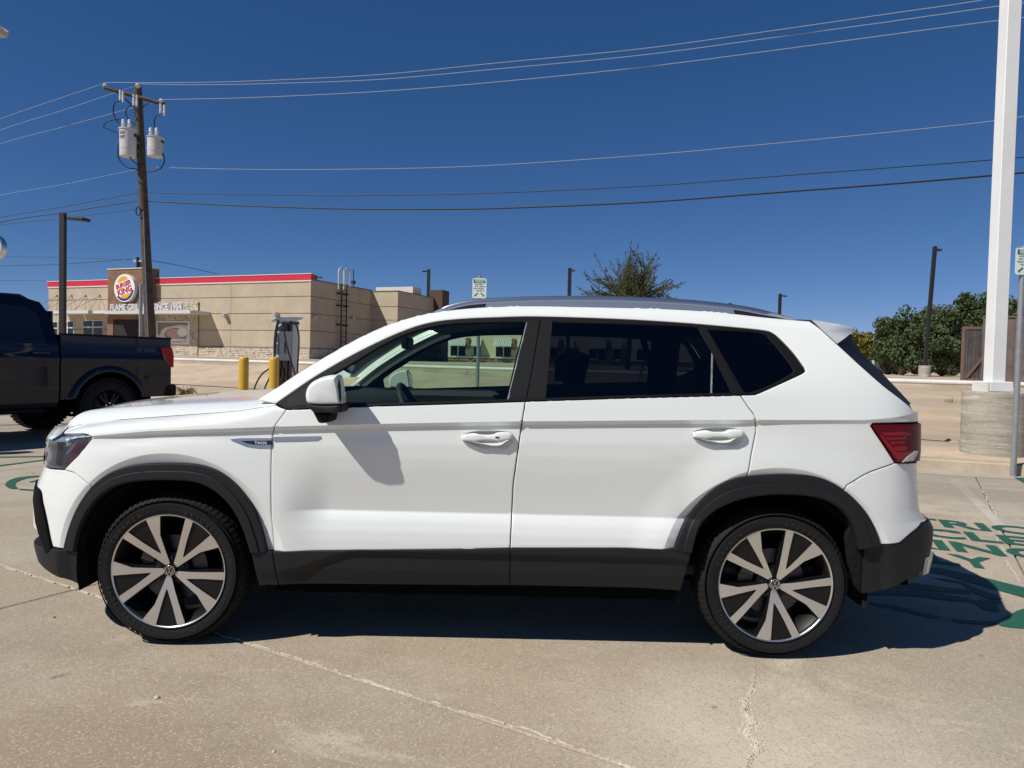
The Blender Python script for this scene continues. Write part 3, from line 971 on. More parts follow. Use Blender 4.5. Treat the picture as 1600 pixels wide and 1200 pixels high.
def TOPSURF(s, z):
    """body side with its upper edge rolled towards the roof"""
    zr = np.interp(s, RS, RZ + .006)
    k = np.clip(1 - (zr - z) / .055, 0, 1.25)
    sel = sst(s, RS[0] - .02, RS[0] + .15) * (1 - sst(s, RS[-1] - .05, RS[-1] + .15))
    return SURF(s, z, -.028 * k ** 2 * sel)
dpil = IS([(1267, 500.5), (1285, 516), (1307.8, 537), (1347.4, 573.4), (1380, 602), (1403.5, 620), (1424, 637), (1431, 646)], 3)
s_td = dpil[-1][0]
tail_top = I([(1432, 659.5), (1400, 660.8), (1364, 662)])
tail_px = [(1364, 662), (1361, 665.5), (1366, 674), (1398.8, 723.7)]
seam_r = IS([(1398.8, 723.7), (1389.4, 727.4), (1370, 734), (1352, 741.4), (1324, 758)], 3)
s_edge = max(dpil[-1][0], tail_top[0][0]) + .03
ai2 = cut(ARO, seam_r[-1], rgap[-1])
quarter = ROOF + dpil[1:-1] + [(s_edge, dpil[-1][1]), (s_edge, tail_top[0][1])] + tail_top[1:] + I(tail_px)[1:] + seam_r[1:] + ai2 + rgap[::-1][1:] + DR[::-1][1:] + DT[::-1]
bs = panel('body_side', quarter, M['paint'], car, fn=TOPSURF, sp=.02, toprows=(.012, .018, .025, .033, .041, .049, .057))

# window surround with panes
gf = IS([(516, 586.5), (547.5, 569.2), (592.5, 541.8), (637.5, 520.4), (682.5, 508.5), (727.5, 504.2), (770, 503), (822, 502.5)], 4) + I([(806, 566), (791.7, 626.5)]) + I([(700, 629.5), (600, 632), (486, 635.5)]) + I([(489, 605)])
gr = I([(863, 503), (970, 505.5), (1065, 509), (1090, 511), (1112.5, 550.8), (1144, 614.5), (1111, 616), (970, 619.2), (852.8, 622)])
gq = IS([(1107, 514.8), (1185, 519.3), (1204, 531.8), (1223, 554), (1238.5, 575), (1237, 582.5), (1207.5, 599.5), (1172.7, 612.8), (1163, 612)], 3)
dlo = DT + DR[1:] + belt2[::-1][1:] + belt[::-1][1:]
ws = panel('window_surround', dlo, M['satin_black'], car, holes=[gf, gr, gq], d=-.003, gap=.001, hgap=0, skirt=.012, rows=False)
def pane(name, P, mat, parent, d=-.006):
    return panel(name, offset_poly(resample(P, .03), .006), mat, parent, d=d, gap=0, skirt=.0, rows=False, roll=0)
pane('front_window_pane', gf, M['glass_front'], car)
pane('rear_window_pane', gr, M['glass_dark'], car)
pane('quarter_window_pane', gq, M['glass_dark'], car)
# raised pillar covers and belt strip
pilA = I([(824.5, 501), (843.5, 498), (833, 563), (821.5, 625), (793.5, 626)])
pilB = I([(846.5, 498), (863, 501.5), (858, 563), (852.5, 622.5), (823, 625)])
pilC = I([(1091, 509), (1103, 511), (1155, 615.5), (1146, 616)])
for P in (pilA, pilB, pilC):
    panel('pillar_cover', P, M['pillar'], car, d=.001, gap=0, skirt=.006, rows=False, roll=0)
chan = I([(822.3, 504), (824.3, 504), (794.2, 626), (792, 626)])
panel('window_channel', chan, M['channel'], car, d=.0015, gap=0, skirt=.004, rows=False)
chan = I([(1112, 551), (1114.2, 556), (1112.6, 616), (1110.4, 616)])
panel('window_divider', chan, M['channel'], car, d=.002, gap=0, skirt=.01, rows=False)
sail = I([(449, 624), (486, 600), (488, 633), (449, 637)])
panel('mirror_sail', sail, M['pillar'], car, d=.0, gap=0, skirt=.006, rows=False)
bl = resample(I([(450, 639.5), (596.3, 633.6), (700, 630.6), (821, 626.6), (970, 621.7), (1156.8, 617)]), .05, False)
bl2 = np.array([(a, b + .009) for a, b in bl])
panel('belt_moulding', [tuple(q) for q in bl] + [tuple(q) for q in bl2[::-1]], M['satin_black'], car, d=.003, gap=0, skirt=.01, rows=False, roll=0)

# arch cladding and sills
def cladding(name, outer, inner, mat=None, d=.016):
    P = outer + inner[::-1]
    return panel(name, P, mat or M['plastic'], car, d=d, fn=CSURF, gap=-.003, skirt=.05, rows=False, sp=.015, roll=.005)
s_f1 = inv(123.5, 861)
cladding('arch_trim', AFO, AFI)
cladding('arch_trim', ARO, ARI)
def band(P, r=.014):
    return P
def inner_band(outer, inner, t):
    a = np.array(resample(outer, .03, False)); b = np.array(inner)
    out = []
    for p in a:
        q = b[np.argmin(((b - p) ** 2).sum(1))]
        out.append(tuple(p + (q - p) * t))
    return out
panel('arch_lip', inner_band(AFO, AFI, .42) + inner_band(AFO, AFI, .97)[::-1], M['plastic'], car, d=.024, fn=CSURF, gap=0, skirt=.010, rows=False, sp=.015, roll=.003)
panel('arch_lip', inner_band(ARO, ARI, .42) + inner_band(ARO, ARI, .97)[::-1], M['plastic'], car, d=.024, fn=CSURF, gap=0, skirt=.010, rows=False, sp=.015, roll=.003)
def SILL(s, z):
    """sill cladding with its raised swage"""
    P = CSURF(s, z)
    top = .335 + .097 * sst(s, -1.02, -.66) - .07 * sst(s, .72, .98)
    k = sst(z, top - .012, top + .022)
    P[..., 1] += -.010 + .018 * (1 - k) * sst(s, -1.02, -.9) * (1 - sst(s, .85, 1.0)) - 0.0
    low = sst(z, .345, .325)
    P[..., 1] += .014 * np.clip((.36 - z) / .06, 0, 1)
    return P
sf = I([(395.5, 860), (427.5, 859.8), (435, 914.5), (405.5, 913.5)])
panel('sill_cladding', sf, M['plastic'], car, fn=SILL, gap=.001, rows=False, sp=.02, skirt=.03)
sm = I([(428, 859.8), (600, 858.8), (700, 857.8), (797, 856.3), (797, 917.5), (700, 917), (600, 916), (435.5, 914.5)])
panel('sill_cladding', sm, M['plastic'], car, fn=SILL, gap=.0018, rows=False, sp=.009, skirt=.03)
sr_ = I([(797, 856.3), (900, 855.9), (1054, 855.8), (1078.5, 859), (1064.5, 924.5), (1000, 922), (900, 919.5), (797, 917.5)])
panel('sill_cladding', sr_, M['plastic'], car, fn=SILL, gap=.0018, rows=False, sp=.009, skirt=.03)

# front bumper: white upper, accent, dark lower
zlow = inv(100, 857)[1]
accent = [(57.5, 761.4), (63.3, 767.2), (66, 780), (74, 817), (82, 855.9)]
AC = IS(accent, 3)
sA = AC[0][0]
zt = inv(85, 734)[1]
wb = [(LP[-1][0], LP[-1][1])] + seam_f[1:] + cut(AFO, seam_f[-1], AFO[0]) + [(AC[-1][0], zlow)] + AC[::-1][1:] + [(AC[0][0] - .03, AC[0][1] + .01), (S_FRONT + .62, .70), (S_FRONT + .004, .70), (S_FRONT + .004, zt), (LP[-1][0] - .12, zt)]
panel('front_bumper', wb, M['paint'], car, rows=True)
inA = [(p[0] - .11 - .02 * k / len(AC), p[1] + .02) for k, p in enumerate(AC)]
acc = AC + [(AC[-1][0] - .05, AC[-1][1] - .035)] + inA[::-1][2:]
panel('bumper_accent', acc, M['accent'], car, d=.008, rows=False, gap=0, skirt=.02)
sl_w = [(p[0] - .004, p[1]) for p in inA[3:-1]]
sliver = inA[2:-1] + [(p[0] - .09, p[1]) for p in inA[2:-1]][::-1]
panel('bumper_blade', sliver, M['paint'], car, d=.0, rows=False, gap=0, skirt=.02)
lb_ = I([(126.5, 914.7), (100, 904), (76.7, 893.6), (64, 882)])
lowb = [inv(124, 860.5), inv(126.5, 914.7)] + lb_[1:] + [(lb_[-1][0] - .25, lb_[-1][1] - .005), (S_FRONT + .004, lb_[-1][1]), (S_FRONT + .004, .36), (S_FRONT + .30, .37), (AC[-1][0] - .12, AC[-1][1] - .01), (AC[-1][0] - .02, zlow - .002)]
panel('lower_bumper', lowb, M['plastic'], car, d=.004, rows=False, skirt=.05)
gril = [(S_FRONT + .004, .365), (S_FRONT + .30, .375), (inA[-2][0] - .12, inA[-2][1]), (inA[2][0] - .10, inA[2][1]), (AC[0][0] - .14, AC[0][1] + .01), (S_FRONT + .6, .69), (S_FRONT + .004, .69)]
panel('grille', gril, M['gloss_black'], car, d=-.02, rows=False, gap=0)
# headlight
zl1 = inv(99, 677)[1]
lamp = I([(100.2, 733.5), (120.5, 713.2), (141, 688), (142, 683.5), (137.5, 680), (129.8, 677.6), (99, 678)]) + [(LP[0][0] - .10, zl1 - .008), (LP[0][0] - .30, zl1 - .03), (LP[0][0] - .36, zl1 - .07), (LP[0][0] - .30, zt + .012), (LP[-1][0] - .12, zt + .004)]
hl = panel('headlight', lamp, M['lamp_inner'], car, d=-.014, rows=False, gap=0, skirt=0)
_z = 0
am = I([(118, 691.5), (133, 690.5), (113, 716), (100, 728), (103, 716)])
panel('amber_marker', am, M['amber'], hl, d=-.006, rows=False, gap=0, skirt=.01)
panel('light_strip', I([(99, 684.5), (137, 682), (137, 684.5), (101, 689)]), M['lamp_white'], hl, d=-.006, rows=False, gap=0, skirt=.01)
panel('light_strip', I([(112, 693), (116, 693.5), (103, 710), (99, 709)]), M['lamp_white'], hl, d=-.008, rows=False, gap=0, skirt=.01)
panel('lamp_bezel', I([(85, 690), (97, 690), (93, 728), (83, 728)]), M['gloss_black'], hl, d=-.009, rows=False, gap=0, skirt=.01)
panel('lens', lamp, M['lens_clear'], hl, d=.002, rows=False, gap=0, skirt=.0, roll=.004)

# rear bumper
wb_px = [(1371.7, 851), (1405.8, 848.8), (1422, 834.8), (1440, 817), (1452, 805.5)]
WB = I(wb_px)
s_m = WB[-1][0]
rb = [seam_r[0]] + seam_r[1:] + cut(ARO, seam_r[-1], ARO[-1]) + WB[1:] + [(s_m + .1, WB[-1][1] + .012), (S_REAR - .004, WB[-1][1] + .02), (S_REAR - .004, .80), (s_m + .2, .80), (inv(1424, 724)[0] + .05, inv(1424, 724)[1])]
panel('rear_bumper', rb, M['paint'], car, rows=True)
LBp = I([(1361.4, 927.5), (1380, 923), (1417, 906.5), (1438, 893)])
lrb = [inv(1350, 853.5), inv(1371.7, 851.5)] + WB[1:] + [(s_m + .1, WB[-1][1] + .012), (S_REAR - .004, WB[-1][1] + .02), (S_REAR - .004, .30)] + LBp[::-1] + [inv(1347, 928)]
panel('lower_bumper', lrb, M['plastic'], car, d=.004, rows=False, skirt=.05, roll=.006)
sEx = inv(1446, 862)[0]
panel('reflector', [(sEx - .015, .375), (sEx + .16, .375), (sEx + .16, .455), (sEx - .005, .455)], M['satin_metal'], car, d=.016, rows=False, gap=0, skirt=.02, roll=.008)
mf = I([(1330, 822), (1339, 852), (1350, 853.5), (1347, 928), (1339, 917), (1330, 880), (1326, 845)])
panel('mud_flap', mf, M['liner'], car, d=-.012, rows=False, gap=0, skirt=.03)
# tail light
sT = inv(1433, 690)[0]
TL = I([(1365, 663), (1362.5, 665.8), (1367.5, 674), (1399.5, 722.8)])
zT0, zT1 = inv(1400, 661.5)[1], inv(1415, 723)[1]
tl_out = TL + [(inv(1421, 723)[0] + .06, zT1), (sT + .26, zT1 + .03), (sT + .30, zT0 - .02), (sT + .05, zT0 - .002)]
tl = panel('tail_light', tl_out, M['lens_red_dark'], car, d=.010, rows=False, gap=.0015, skirt=.03, roll=.006)
for P in ([(1376, 676), (1408, 674), (1420, 677), (1417, 680), (1380, 680.5)], [(1382, 683.5), (1414, 682), (1411, 686), (1385, 687.5)], [(1388, 690), (1411, 689), (1409, 693), (1391, 694)], [(1393, 697), (1411, 696), (1414, 703), (1398, 705)]):
    panel('light_bar', I(P), M['lens_red'], tl, d=.0115, rows=False, gap=0, skirt=.004, roll=.001)
panel('light_bar', I([(1372, 680), (1378, 682), (1399, 706), (1424, 704), (1412, 713), (1402, 722)]), M['lens_red'], tl, d=.0112, rows=False, gap=0, skirt=.004, roll=.001)
panel('reversing_lens', I([(1414, 713), (1425, 704.5), (1431, 704), (1424, 719), (1406, 722)]), simple('reversing_lens', (.55, .5, .5), .1, coat=1), tl, d=.012, rows=False, gap=0, skirt=.004, roll=.001)

# handles: cups and grips
def handle(cup, dx, dy, door, keyed):
    P = np.array(resample(cup, .012)); c = P.mean(0) + np.array([0.01, -.004])
    V_ = []; F_ = []; n = len(P)
    for k, (t, dd) in enumerate(((1, 0), (.93, .010), (.82, .022), (.6, .030), (.3, .033), (.02, .034))):
        Q = c + (P - c) * t
        V_ += list(SURF(Q[:, 0], Q[:, 1], -dd))
    for k in range(5):
        for i in range(n):
            j = (i + 1) % n
            F_.append((k * n + i, k * n + j, (k + 1) * n + j, (k + 1) * n + i))
    F_.append(tuple(range(5 * n, 6 * n)))
    mk('handle_cup', V_, F_, M['paint'], door, CORG, smooth=60)
    # grip
    T_ = [(365, 300), (372, 262), (535, 232), (640, 252), (800, 250), (870, 222), (1000, 220), (1072, 243), (1078, 285), (1050, 318), (930, 345), (870, 352), (820, 335), (640, 333), (540, 352), (380, 335)]
    G_ = I([(680 + x / 8.889 + dx, 650 + y / 8.889 + dy) for x, y in T_])
    G_ = smooth_line(G_ + [G_[0]], 3)[:-1]
    c = G_.mean(0); V_ = []; F_ = []; n = len(G_)
    for t, dd in ((.96, .0), (1.0, .014), (.97, .026), (.80, .033), (.5, .0355)):
        Q = np.stack([c[0] + (G_[:, 0] - c[0]) * (1 - (1 - t) * .35), c[1] + (G_[:, 1] - c[1]) * t], 1)
        arch = 1 - ((Q[:, 0] - c[0]) / .125) ** 2 * .45
        V_ += list(SURF(Q[:, 0], Q[:, 1], dd * np.clip(arch, .3, 1)))
    for k in range(4):
        for i in range(n):
            j = (i + 1) % n
            F_.append((k * n + i, k * n + j, (k + 1) * n + j, (k + 1) * n + i))
    F_.append(tuple(range(4 * n, 5 * n)))
    mk('door_handle', V_, F_, M['paint'], door, CORG, smooth=70)
    gx = I([(680 + x / 8.889 + dx, 650 + y / 8.889 + dy) for x, y in ((918, 225), (924, 225), (924, 340), (918, 340))])
    if keyed:
        panel('lock_sensor', I([(680 + x / 8.889 + dx, 650 + y / 8.889 + dy) for x, y in ((838, 284), (888, 284), (884, 303), (838, 303))]), M['gloss_black'], door, d=.0365, rows=False, gap=0, skirt=.004, roll=0)
handle(cup1, 0, 0, fd, True)
handle(cup2, 360.2, -4.5, rd, False)

# side badge
badge = I([(360, 686.2), (378, 684.3), (425, 684.3), (424.5, 698.3), (402, 698.3), (384, 696), (376, 693)])
bd = panel('side_badge', badge, M['satin_metal'], car, d=.006, rows=False, gap=0, skirt=.01, roll=0)
panel('badge_inset', I([(378, 688.8), (424.6, 688.2), (424.4, 694.8), (398, 694.8), (386, 692.5)]), M['gloss_black'], bd, d=.0085, rows=False, gap=0, skirt=.003, roll=0)
_sp = panel('door_spear', I([(427.5, 682.5), (480, 681.5), (501, 681.2), (500, 683.5), (494, 686.3), (460, 687.6), (427.3, 688)]), M['satin_metal'], fd, d=.006, rows=False, gap=0, skirt=.008, roll=0)
def side_text(txt, px, py, wpx, hpx, mat, parent, d):
    V_, F_ = text_geo(txt, 1.0, 0, .012)
    V_[:, 0] = (V_[:, 0] - V_[:, 0].mean()) ; V_[:, 1] -= V_[:, 1].min() + np.ptp(V_[:, 1]) / 2
    s0, z0 = inv(px, py)
    V_[:, 0] *= wpx * .00283 / np.ptp(V_[:, 0]); V_[:, 1] *= hpx * .00283 / np.ptp(V_[:, 1])
    P = SURF(s0 + V_[:, 0], z0 + V_[:, 1], d)
    mk('lettering', P, F_, mat, parent, CORG)
side_text('TAOS', 411.5, 691.6, 19, 4, M['white_mark'], bd, .0095)

# ---- mirror every side part to the far side
near = [o for o in car.children]
for o in near:
    c = o.copy(); COL.objects.link(c); c.scale = (1, -1, 1); c.parent = car
    for ch in list(o.children):
        if ch.name.startswith('lettering'): continue
        d_ = ch.copy(); COL.objects.link(d_); d_.parent = c

# ---- body centre: hood, windscreen, roof, tailgate (patches between both sides)
def patch(name, edge, prof, mat, ny=28, bow=0.0, crown=.04, p=2.0, bow_p=2.0, rows_bow=None, smooth=180, parent=None):
    """edge: 3D points on the near side; swept to the far side with crown (z) and bow (x)"""
    E_ = np.array(edge); V_ = []; m = len(E_)
    for k, q in enumerate(E_):
        yh = YC - q[1]
        for i in range(ny + 1):
            t = -1 + 2 * i / ny
            cr = crown[k] if hasattr(crown, '__len__') else crown
            bw = bow[k] if hasattr(bow, '__len__') else bow
            V_.append((q[0] + bw * (1 - abs(t) ** bow_p), YC + t * yh, q[2] + cr * (1 - abs(t) ** p)))
    F_ = [(k * (ny + 1) + i, k * (ny + 1) + i + 1, (k + 1) * (ny + 1) + i + 1, (k + 1) * (ny + 1) + i) for k in range(m - 1) for i in range(ny)]
    return mk(name, V_, F_, mat, parent or car, CORG, smooth=smooth)
TE = TOPSURF(np.array([p[0] for p in ROOF]), np.array([p[1] for p in ROOF])) + np.array([0, .003, -.002])
xs = TE[:, 0]
i0 = 3; i1 = int(np.argmin(abs(xs + .42)))
nn = len(TE)
crown = np.interp(xs, [-1.1, -.5, -.2, .6, 1.7], [.0, .0, .0, .030, .015])
bow = np.interp(xs, [-1.2, -.9, -.42, -.2, 0.1, 1.75], [-.12, -.09, -.015, .0, .0, .0])
patch('windscreen', TE[i0:i1 + 1], None, M['glass_screen'], bow=list(bow[i0:i1 + 1]), crown=list(crown[i0:i1 + 1]), p=2.4, bow_p=2.2)
patch('roof', TE[i1:], None, M['paint'], bow=list(bow[i1:]), crown=list(crown[i1:]), p=2.2, bow_p=2.2)
# hood: rays from the edge to the centre line
HP = SURF(np.array([p[0] for p in HE]), np.array([p[1] for p in HE]) - .0045, .0016)
HP = np.concatenate([SURF(np.array([HE[0][0] - d_ for d_ in (.95, .75, .55, .35, .18, .06)]), np.array([.875, .877, .88, .884, .889, .893])), HP])
nE = len(HP)
cx_ = np.interp(np.linspace(0, 1, nE), [0, .2, .45, 1], [HP[0, 0] - .015, -2.22, -1.95, -1.25])
cz_ = np.interp(cx_, [-2.38, -2.30, -2.2, -2.08, -1.8, -1.54, -1.25], [.90, .965, 1.012, 1.042, 1.080, 1.105, 1.125])
V_ = []; nt_ = 40
for k in range(nE):
    E3 = HP[k]; C3 = np.array([cx_[k], YC, cz_[k]])
    if k == 0: C3 = np.array([HP[0, 0] - .012, YC, .885])
    for i in range(nt_ + 1):
        t = (i / nt_) ** 1.6
        P = E3 + (C3 - E3) * t
        P[2] = E3[2] + (C3[2] - E3[2]) * (.50 * (1 - math.exp(-t / .055)) + .50 * (1 - (1 - t) ** 2)) + .012 * math.exp(-((t - .12) / .07) ** 2) * min(1, k / 10)
        P[0] = E3[0] + (C3[0] - E3[0]) * t ** 1.5
        V_.append(tuple(P))
F_ = [(k * (nt_ + 1) + i, k * (nt_ + 1) + i + 1, (k + 1) * (nt_ + 1) + i + 1, (k + 1) * (nt_ + 1) + i) for k in range(nE - 1) for i in range(nt_)]
nv = len(V_)
V2 = V_ + [(x, 2 * YC - y, z) for x, y, z in V_]
F2 = F_ + [tuple(nv + i for i in f[::-1]) for f in F_]
ho = mk('hood', V2, F2, M['paint'], car, CORG, smooth=180)
# cowl and windscreen base
mb = MB()
q0 = SURF(*inv(376, 622)); 
cow = []
for t in np.linspace(-1, 1, 25):
    yh = .80
    cow.append((-1.20 - .10 * (1 - t * t) , YC + t * yh, 1.060 + .015 * (1 - t * t)))
cow2 = [(x + .24 , y, z + .055 * (1 - 0 * t)) for (x, y, z), t in zip(cow, np.linspace(-1, 1, 25))]
v = cow + cow2
mk('cowl', v, [(i, i + 1, 26 + i, 25 + i) for i in range(24)], M['satin_black'], car, CORG, smooth=180)

# spoiler
sp_px = [(1268, 500), (1287, 502.3), (1310, 506.5), (1328, 511.5), (1331.5, 515), (1330, 520), (1320, 528.5), (1308, 537), (1287, 518)]
SP = np.array([atY(x, y, Y_) for (x, y), Y_ in zip(sp_px, (3.33, 3.35, 3.39, 3.435, 3.435, 3.40, 3.34, 3.255, 3.275))])
V_ = []; ny = 26; m = len(SP)
for i in range(ny + 1):
    t = -1 + 2 * i / ny
    for k, q in enumerate(SP):
        yh = YC - q[1]
        bk = (q[0] - SP[0, 0]) / (SP[4, 0] - SP[0, 0])
        V_.append((q[0] + .22 * bk * (1 - abs(t) ** 2.2), YC + t * yh, q[2] + .028 * (1 - abs(t) ** 2.2)))
F_ = [(i * m + k, i * m + (k + 1) % m, (i + 1) * m + (k + 1) % m, (i + 1) * m + k) for i in range(ny) for k in range(m)] + [tuple(range(m)), tuple(range(ny * m, ny * m + m))[::-1]]
mk('roof_spoiler', V_, F_, M['paint'], car, CORG, smooth=40)
# tailgate glass and dark side vanes
DP = TOPSURF(np.array([p[0] for p in dpil]), np.array([p[1] for p in dpil]))
DPx = DP + np.array([.0, .012, 0])
vane = np.array([atY(x, y, 3.52) for x, y in ((1300, 527), (1329, 519), (1330, 537), (1347, 556), (1375, 583), (1403.5, 613), (1421, 632))])
i_s = 1
base = DPx[2:-1]
rs = np.interp(np.linspace(0, 1, 16), np.linspace(0, 1, len(base)), range(len(base)))
A3 = np.stack([np.interp(rs, range(len(base)), base[:, k]) for k in range(3)], 1)
B3 = np.stack([np.interp(np.linspace(0, 1, 16), np.linspace(0, 1, len(vane)), vane[:, k]) for k in range(3)], 1)
V_ = []
for a, b in zip(A3, B3):
    V_.append(a)
    for i in range(25):
        t = -1 + 2 * i / 24
        V_.append((b[0] + .17 * (1 - abs(t) ** 2.2), YC + t * (YC - b[1]), b[2]))
    V_.append((a[0], 2 * YC - a[1], a[2]))
n = 27
F_ = [(k * n + i, k * n + i + 1, (k + 1) * n + i + 1, (k + 1) * n + i) for k in range(15) for i in range(n - 1)]
mk('rear_window', V_, F_, M['satin_black'], car, CORG, smooth=60)
tg = [(s_edge + .004, zT1 + .0), (S_REAR - .001, .80), (S_REAR - .001, dpil[-1][1] + .0), (s_edge + .004, dpil[-1][1])]
for k in range(2):
    ss = np.linspace(s_edge + .005, S_REAR, 24); zz_ = np.linspace(.79, dpil[-1][1] + .004, 14)
    G_ = np.array([SURF(s_, z_, -.002) for z_ in zz_ for s_ in ss]).reshape(-1, 3)
    if k: G_[:, 1] = 2 * YC - G_[:, 1]
    mk('tailgate_skin', G_, [(j * 24 + i, j * 24 + i + 1, (j + 1) * 24 + i + 1, (j + 1) * 24 + i) for j in range(13) for i in range(23)], M['paint'], car, CORG, smooth=180)
bz = MB(); bz.box(2.0, YC - .62, dpil[-1][1] - .01, 2.02, YC + .62, dpil[-1][1] + .02)

# inner shell so that the panel gaps and the cabin read dark
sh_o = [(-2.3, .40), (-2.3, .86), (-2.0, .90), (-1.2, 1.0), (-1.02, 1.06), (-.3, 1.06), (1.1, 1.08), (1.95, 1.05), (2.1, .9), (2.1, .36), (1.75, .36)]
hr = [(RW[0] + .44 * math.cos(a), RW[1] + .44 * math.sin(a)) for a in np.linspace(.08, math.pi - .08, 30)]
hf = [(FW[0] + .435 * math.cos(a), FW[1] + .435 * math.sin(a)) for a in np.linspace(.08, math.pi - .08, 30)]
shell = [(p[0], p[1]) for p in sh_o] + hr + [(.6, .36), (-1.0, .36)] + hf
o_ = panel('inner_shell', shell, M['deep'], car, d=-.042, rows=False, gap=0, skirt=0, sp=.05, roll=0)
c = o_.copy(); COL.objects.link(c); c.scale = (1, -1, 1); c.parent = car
mb = MB()
mb.box(-1.05, YC - .86, .24, .75, YC + .86, .34)
mb.box(-2.2, YC - .62, .24, -1.05, YC + .62, .60)
mb.box(.75, YC - .62, .26, 1.95, YC + .62, .60)
mb.build('underbody', M['deep'], car, CORG)
# wheel wells
for c_ in (FW, RW):
    for sgn in (-1, 1):
        mb = MB()
        th = np.linspace(-.25, math.pi + .25, 30)
        prof = [(.43, -.04), (.43, -.34), (.06, -.34)]
        v = []; f = []
        for r_, dy in prof:
            for a in th:
                v.append((c_[0] + r_ * math.cos(a), YC + sgn * (.92 + dy), c_[1] + r_ * math.sin(a)))
        n = len(th)
        f = [(k * n + i, k * n + i + 1, (k + 1) * n + i + 1, (k + 1) * n + i) for k in range(2) for i in range(n - 1)]
        mk('wheel_arch_liner', v, f, M['liner'], car, CORG, smooth=180)

# ---- roof rails
rt = smooth_line([(676, 487.2), (690, 480.3), (704, 474.6), (735.7, 467.6), (780, 464.6), (830, 462.6), (891, 461.8), (945, 462.2), (1001.7, 463.8), (1050, 466), (1096.7, 469.5), (1160, 477), (1207.5, 487.3), (1240.7, 497.4)], 4)
def rail(sgn):
    V_ = []; n = len(rt)
    for k, (x, y) in enumerate(rt):
        w_ = min(1, k / 6, (n - 1 - k) / 6)
        top = atY(x, y, 3.46)
        h = .012 + .016 * w_
        for dy, dz in ((-.016, -h), (-.018, -h * .35), (-.012, -.002), (.004, .0), (.016, -.004), (.018, -h)):
            V_.append((top[0], YC - sgn * (YC - 3.47 - dy), top[2] + dz))
    m = 6
    F_ = [(k * m + i, k * m + (i + 1) % m, (k + 1) * m + (i + 1) % m, (k + 1) * m + i) for k in range(n - 1) for i in range(m)]
    F_ += [tuple(range(m)), tuple(range((n - 1) * m, n * m))[::-1]]
    ro = mk('roof_rail', V_, F_, M['satin_metal'], car, CORG, smooth=50)
    def foot(L, mat, nm, dy0=3.455, dy1=3.485):
        P = [atY(x, y, 3.46) for x, y in L]
        v = [(p[0], YC - sgn * (YC - dy0), p[2]) for p in P] + [(p[0], YC - sgn * (YC - dy1), p[2]) for p in P]
        k = len(P)
        mk(nm, v, [tuple(range(k)), tuple(range(k, 2 * k))[::-1]] + [(i, (i + 1) % k, k + (i + 1) % k, k + i) for i in range(k)], mat, ro, CORG)
    foot([(684, 489), (704, 480), (735, 473), (761, 471), (757, 483), (716, 486)], M['plastic'], 'rail_foot')
    foot([(1144, 478), (1190, 485), (1215, 491), (1238, 499), (1192, 500), (1152, 495)], M['plastic'], 'rail_foot')
    foot([(757, 470.5), (830, 468.5), (900, 468), (960, 469), (1050, 473), (1144, 480), (1150, 496), (1050, 490), (900, 486), (757, 487)], M['satin_metal'], 'rail_base')
rail(1); rail(-1)
# antenna
mb = MB(); p = atY(1158, 477, YC - .2)
mb.lathe([(.03, -.03), (.028, .0), (.018, .022), (.0, .03)], 12, c=(p[0], YC, p[2]))
mb.build('roof_antenna', M['gloss_black'], car, CORG)

# ---- door mirrors
def mirror_part(outline, layers, name, mat, parent, Yref=3.01, sgn=1, sm=50):
    P = np.array([atY(460 + x / 10.9, 570 + y / 10.9, Yref)[[0, 2]] for x, y in outline])
    P = smooth_line(list(P) + [P[0]], 4)[:-1] if len(outline) > 5 else P
    c = P.mean(0) + np.array([.012, -.008]); V_ = []; F_ = []; n = len(P)
    for Yl, t in layers:
        Q = c + (P - c) * t
        V_ += [(a, YC - sgn * (YC - Yl), b) for a, b in Q]
    for k in range(len(layers) - 1):
        for i in range(n):
            j = (i + 1) % n
            F_.append((k * n + i, k * n + j, (k + 1) * n + j, (k + 1) * n + i))
    F_.append(tuple(range(n))[::-1]); F_.append(tuple(range((len(layers) - 1) * n, len(layers) * n)))
    return mk(name, V_, F_, mat, parent, CORG, smooth=sm)
cap_ol = [(195, 520), (222, 400), (300, 300), (450, 220), (600, 178), (720, 172), (745, 195), (775, 330), (800, 480), (812, 610), (812, 668), (700, 676), (500, 680), (300, 672), (235, 650), (205, 600)]
cap_ly = [(2.974, .50), (2.978, .78), (2.983, .86), (2.997, .965), (3.010, 1.0), (3.03, 1.0), (3.07, .98), (3.095, .95), (3.105, .85)]
low_ol = [(215, 672), (300, 676), (500, 682), (700, 678), (838, 670), (840, 740), (838, 800), (760, 806), (640, 810), (480, 815), (350, 805), (290, 760), (235, 710)]
arm_ol = [(330, 790), (480, 800), (645, 790), (645, 900), (620, 965), (560, 985), (480, 990), (430, 975), (390, 910)]
gls_ol = [(560, 200), (740, 190), (800, 480), (815, 640), (640, 655), (560, 600)]
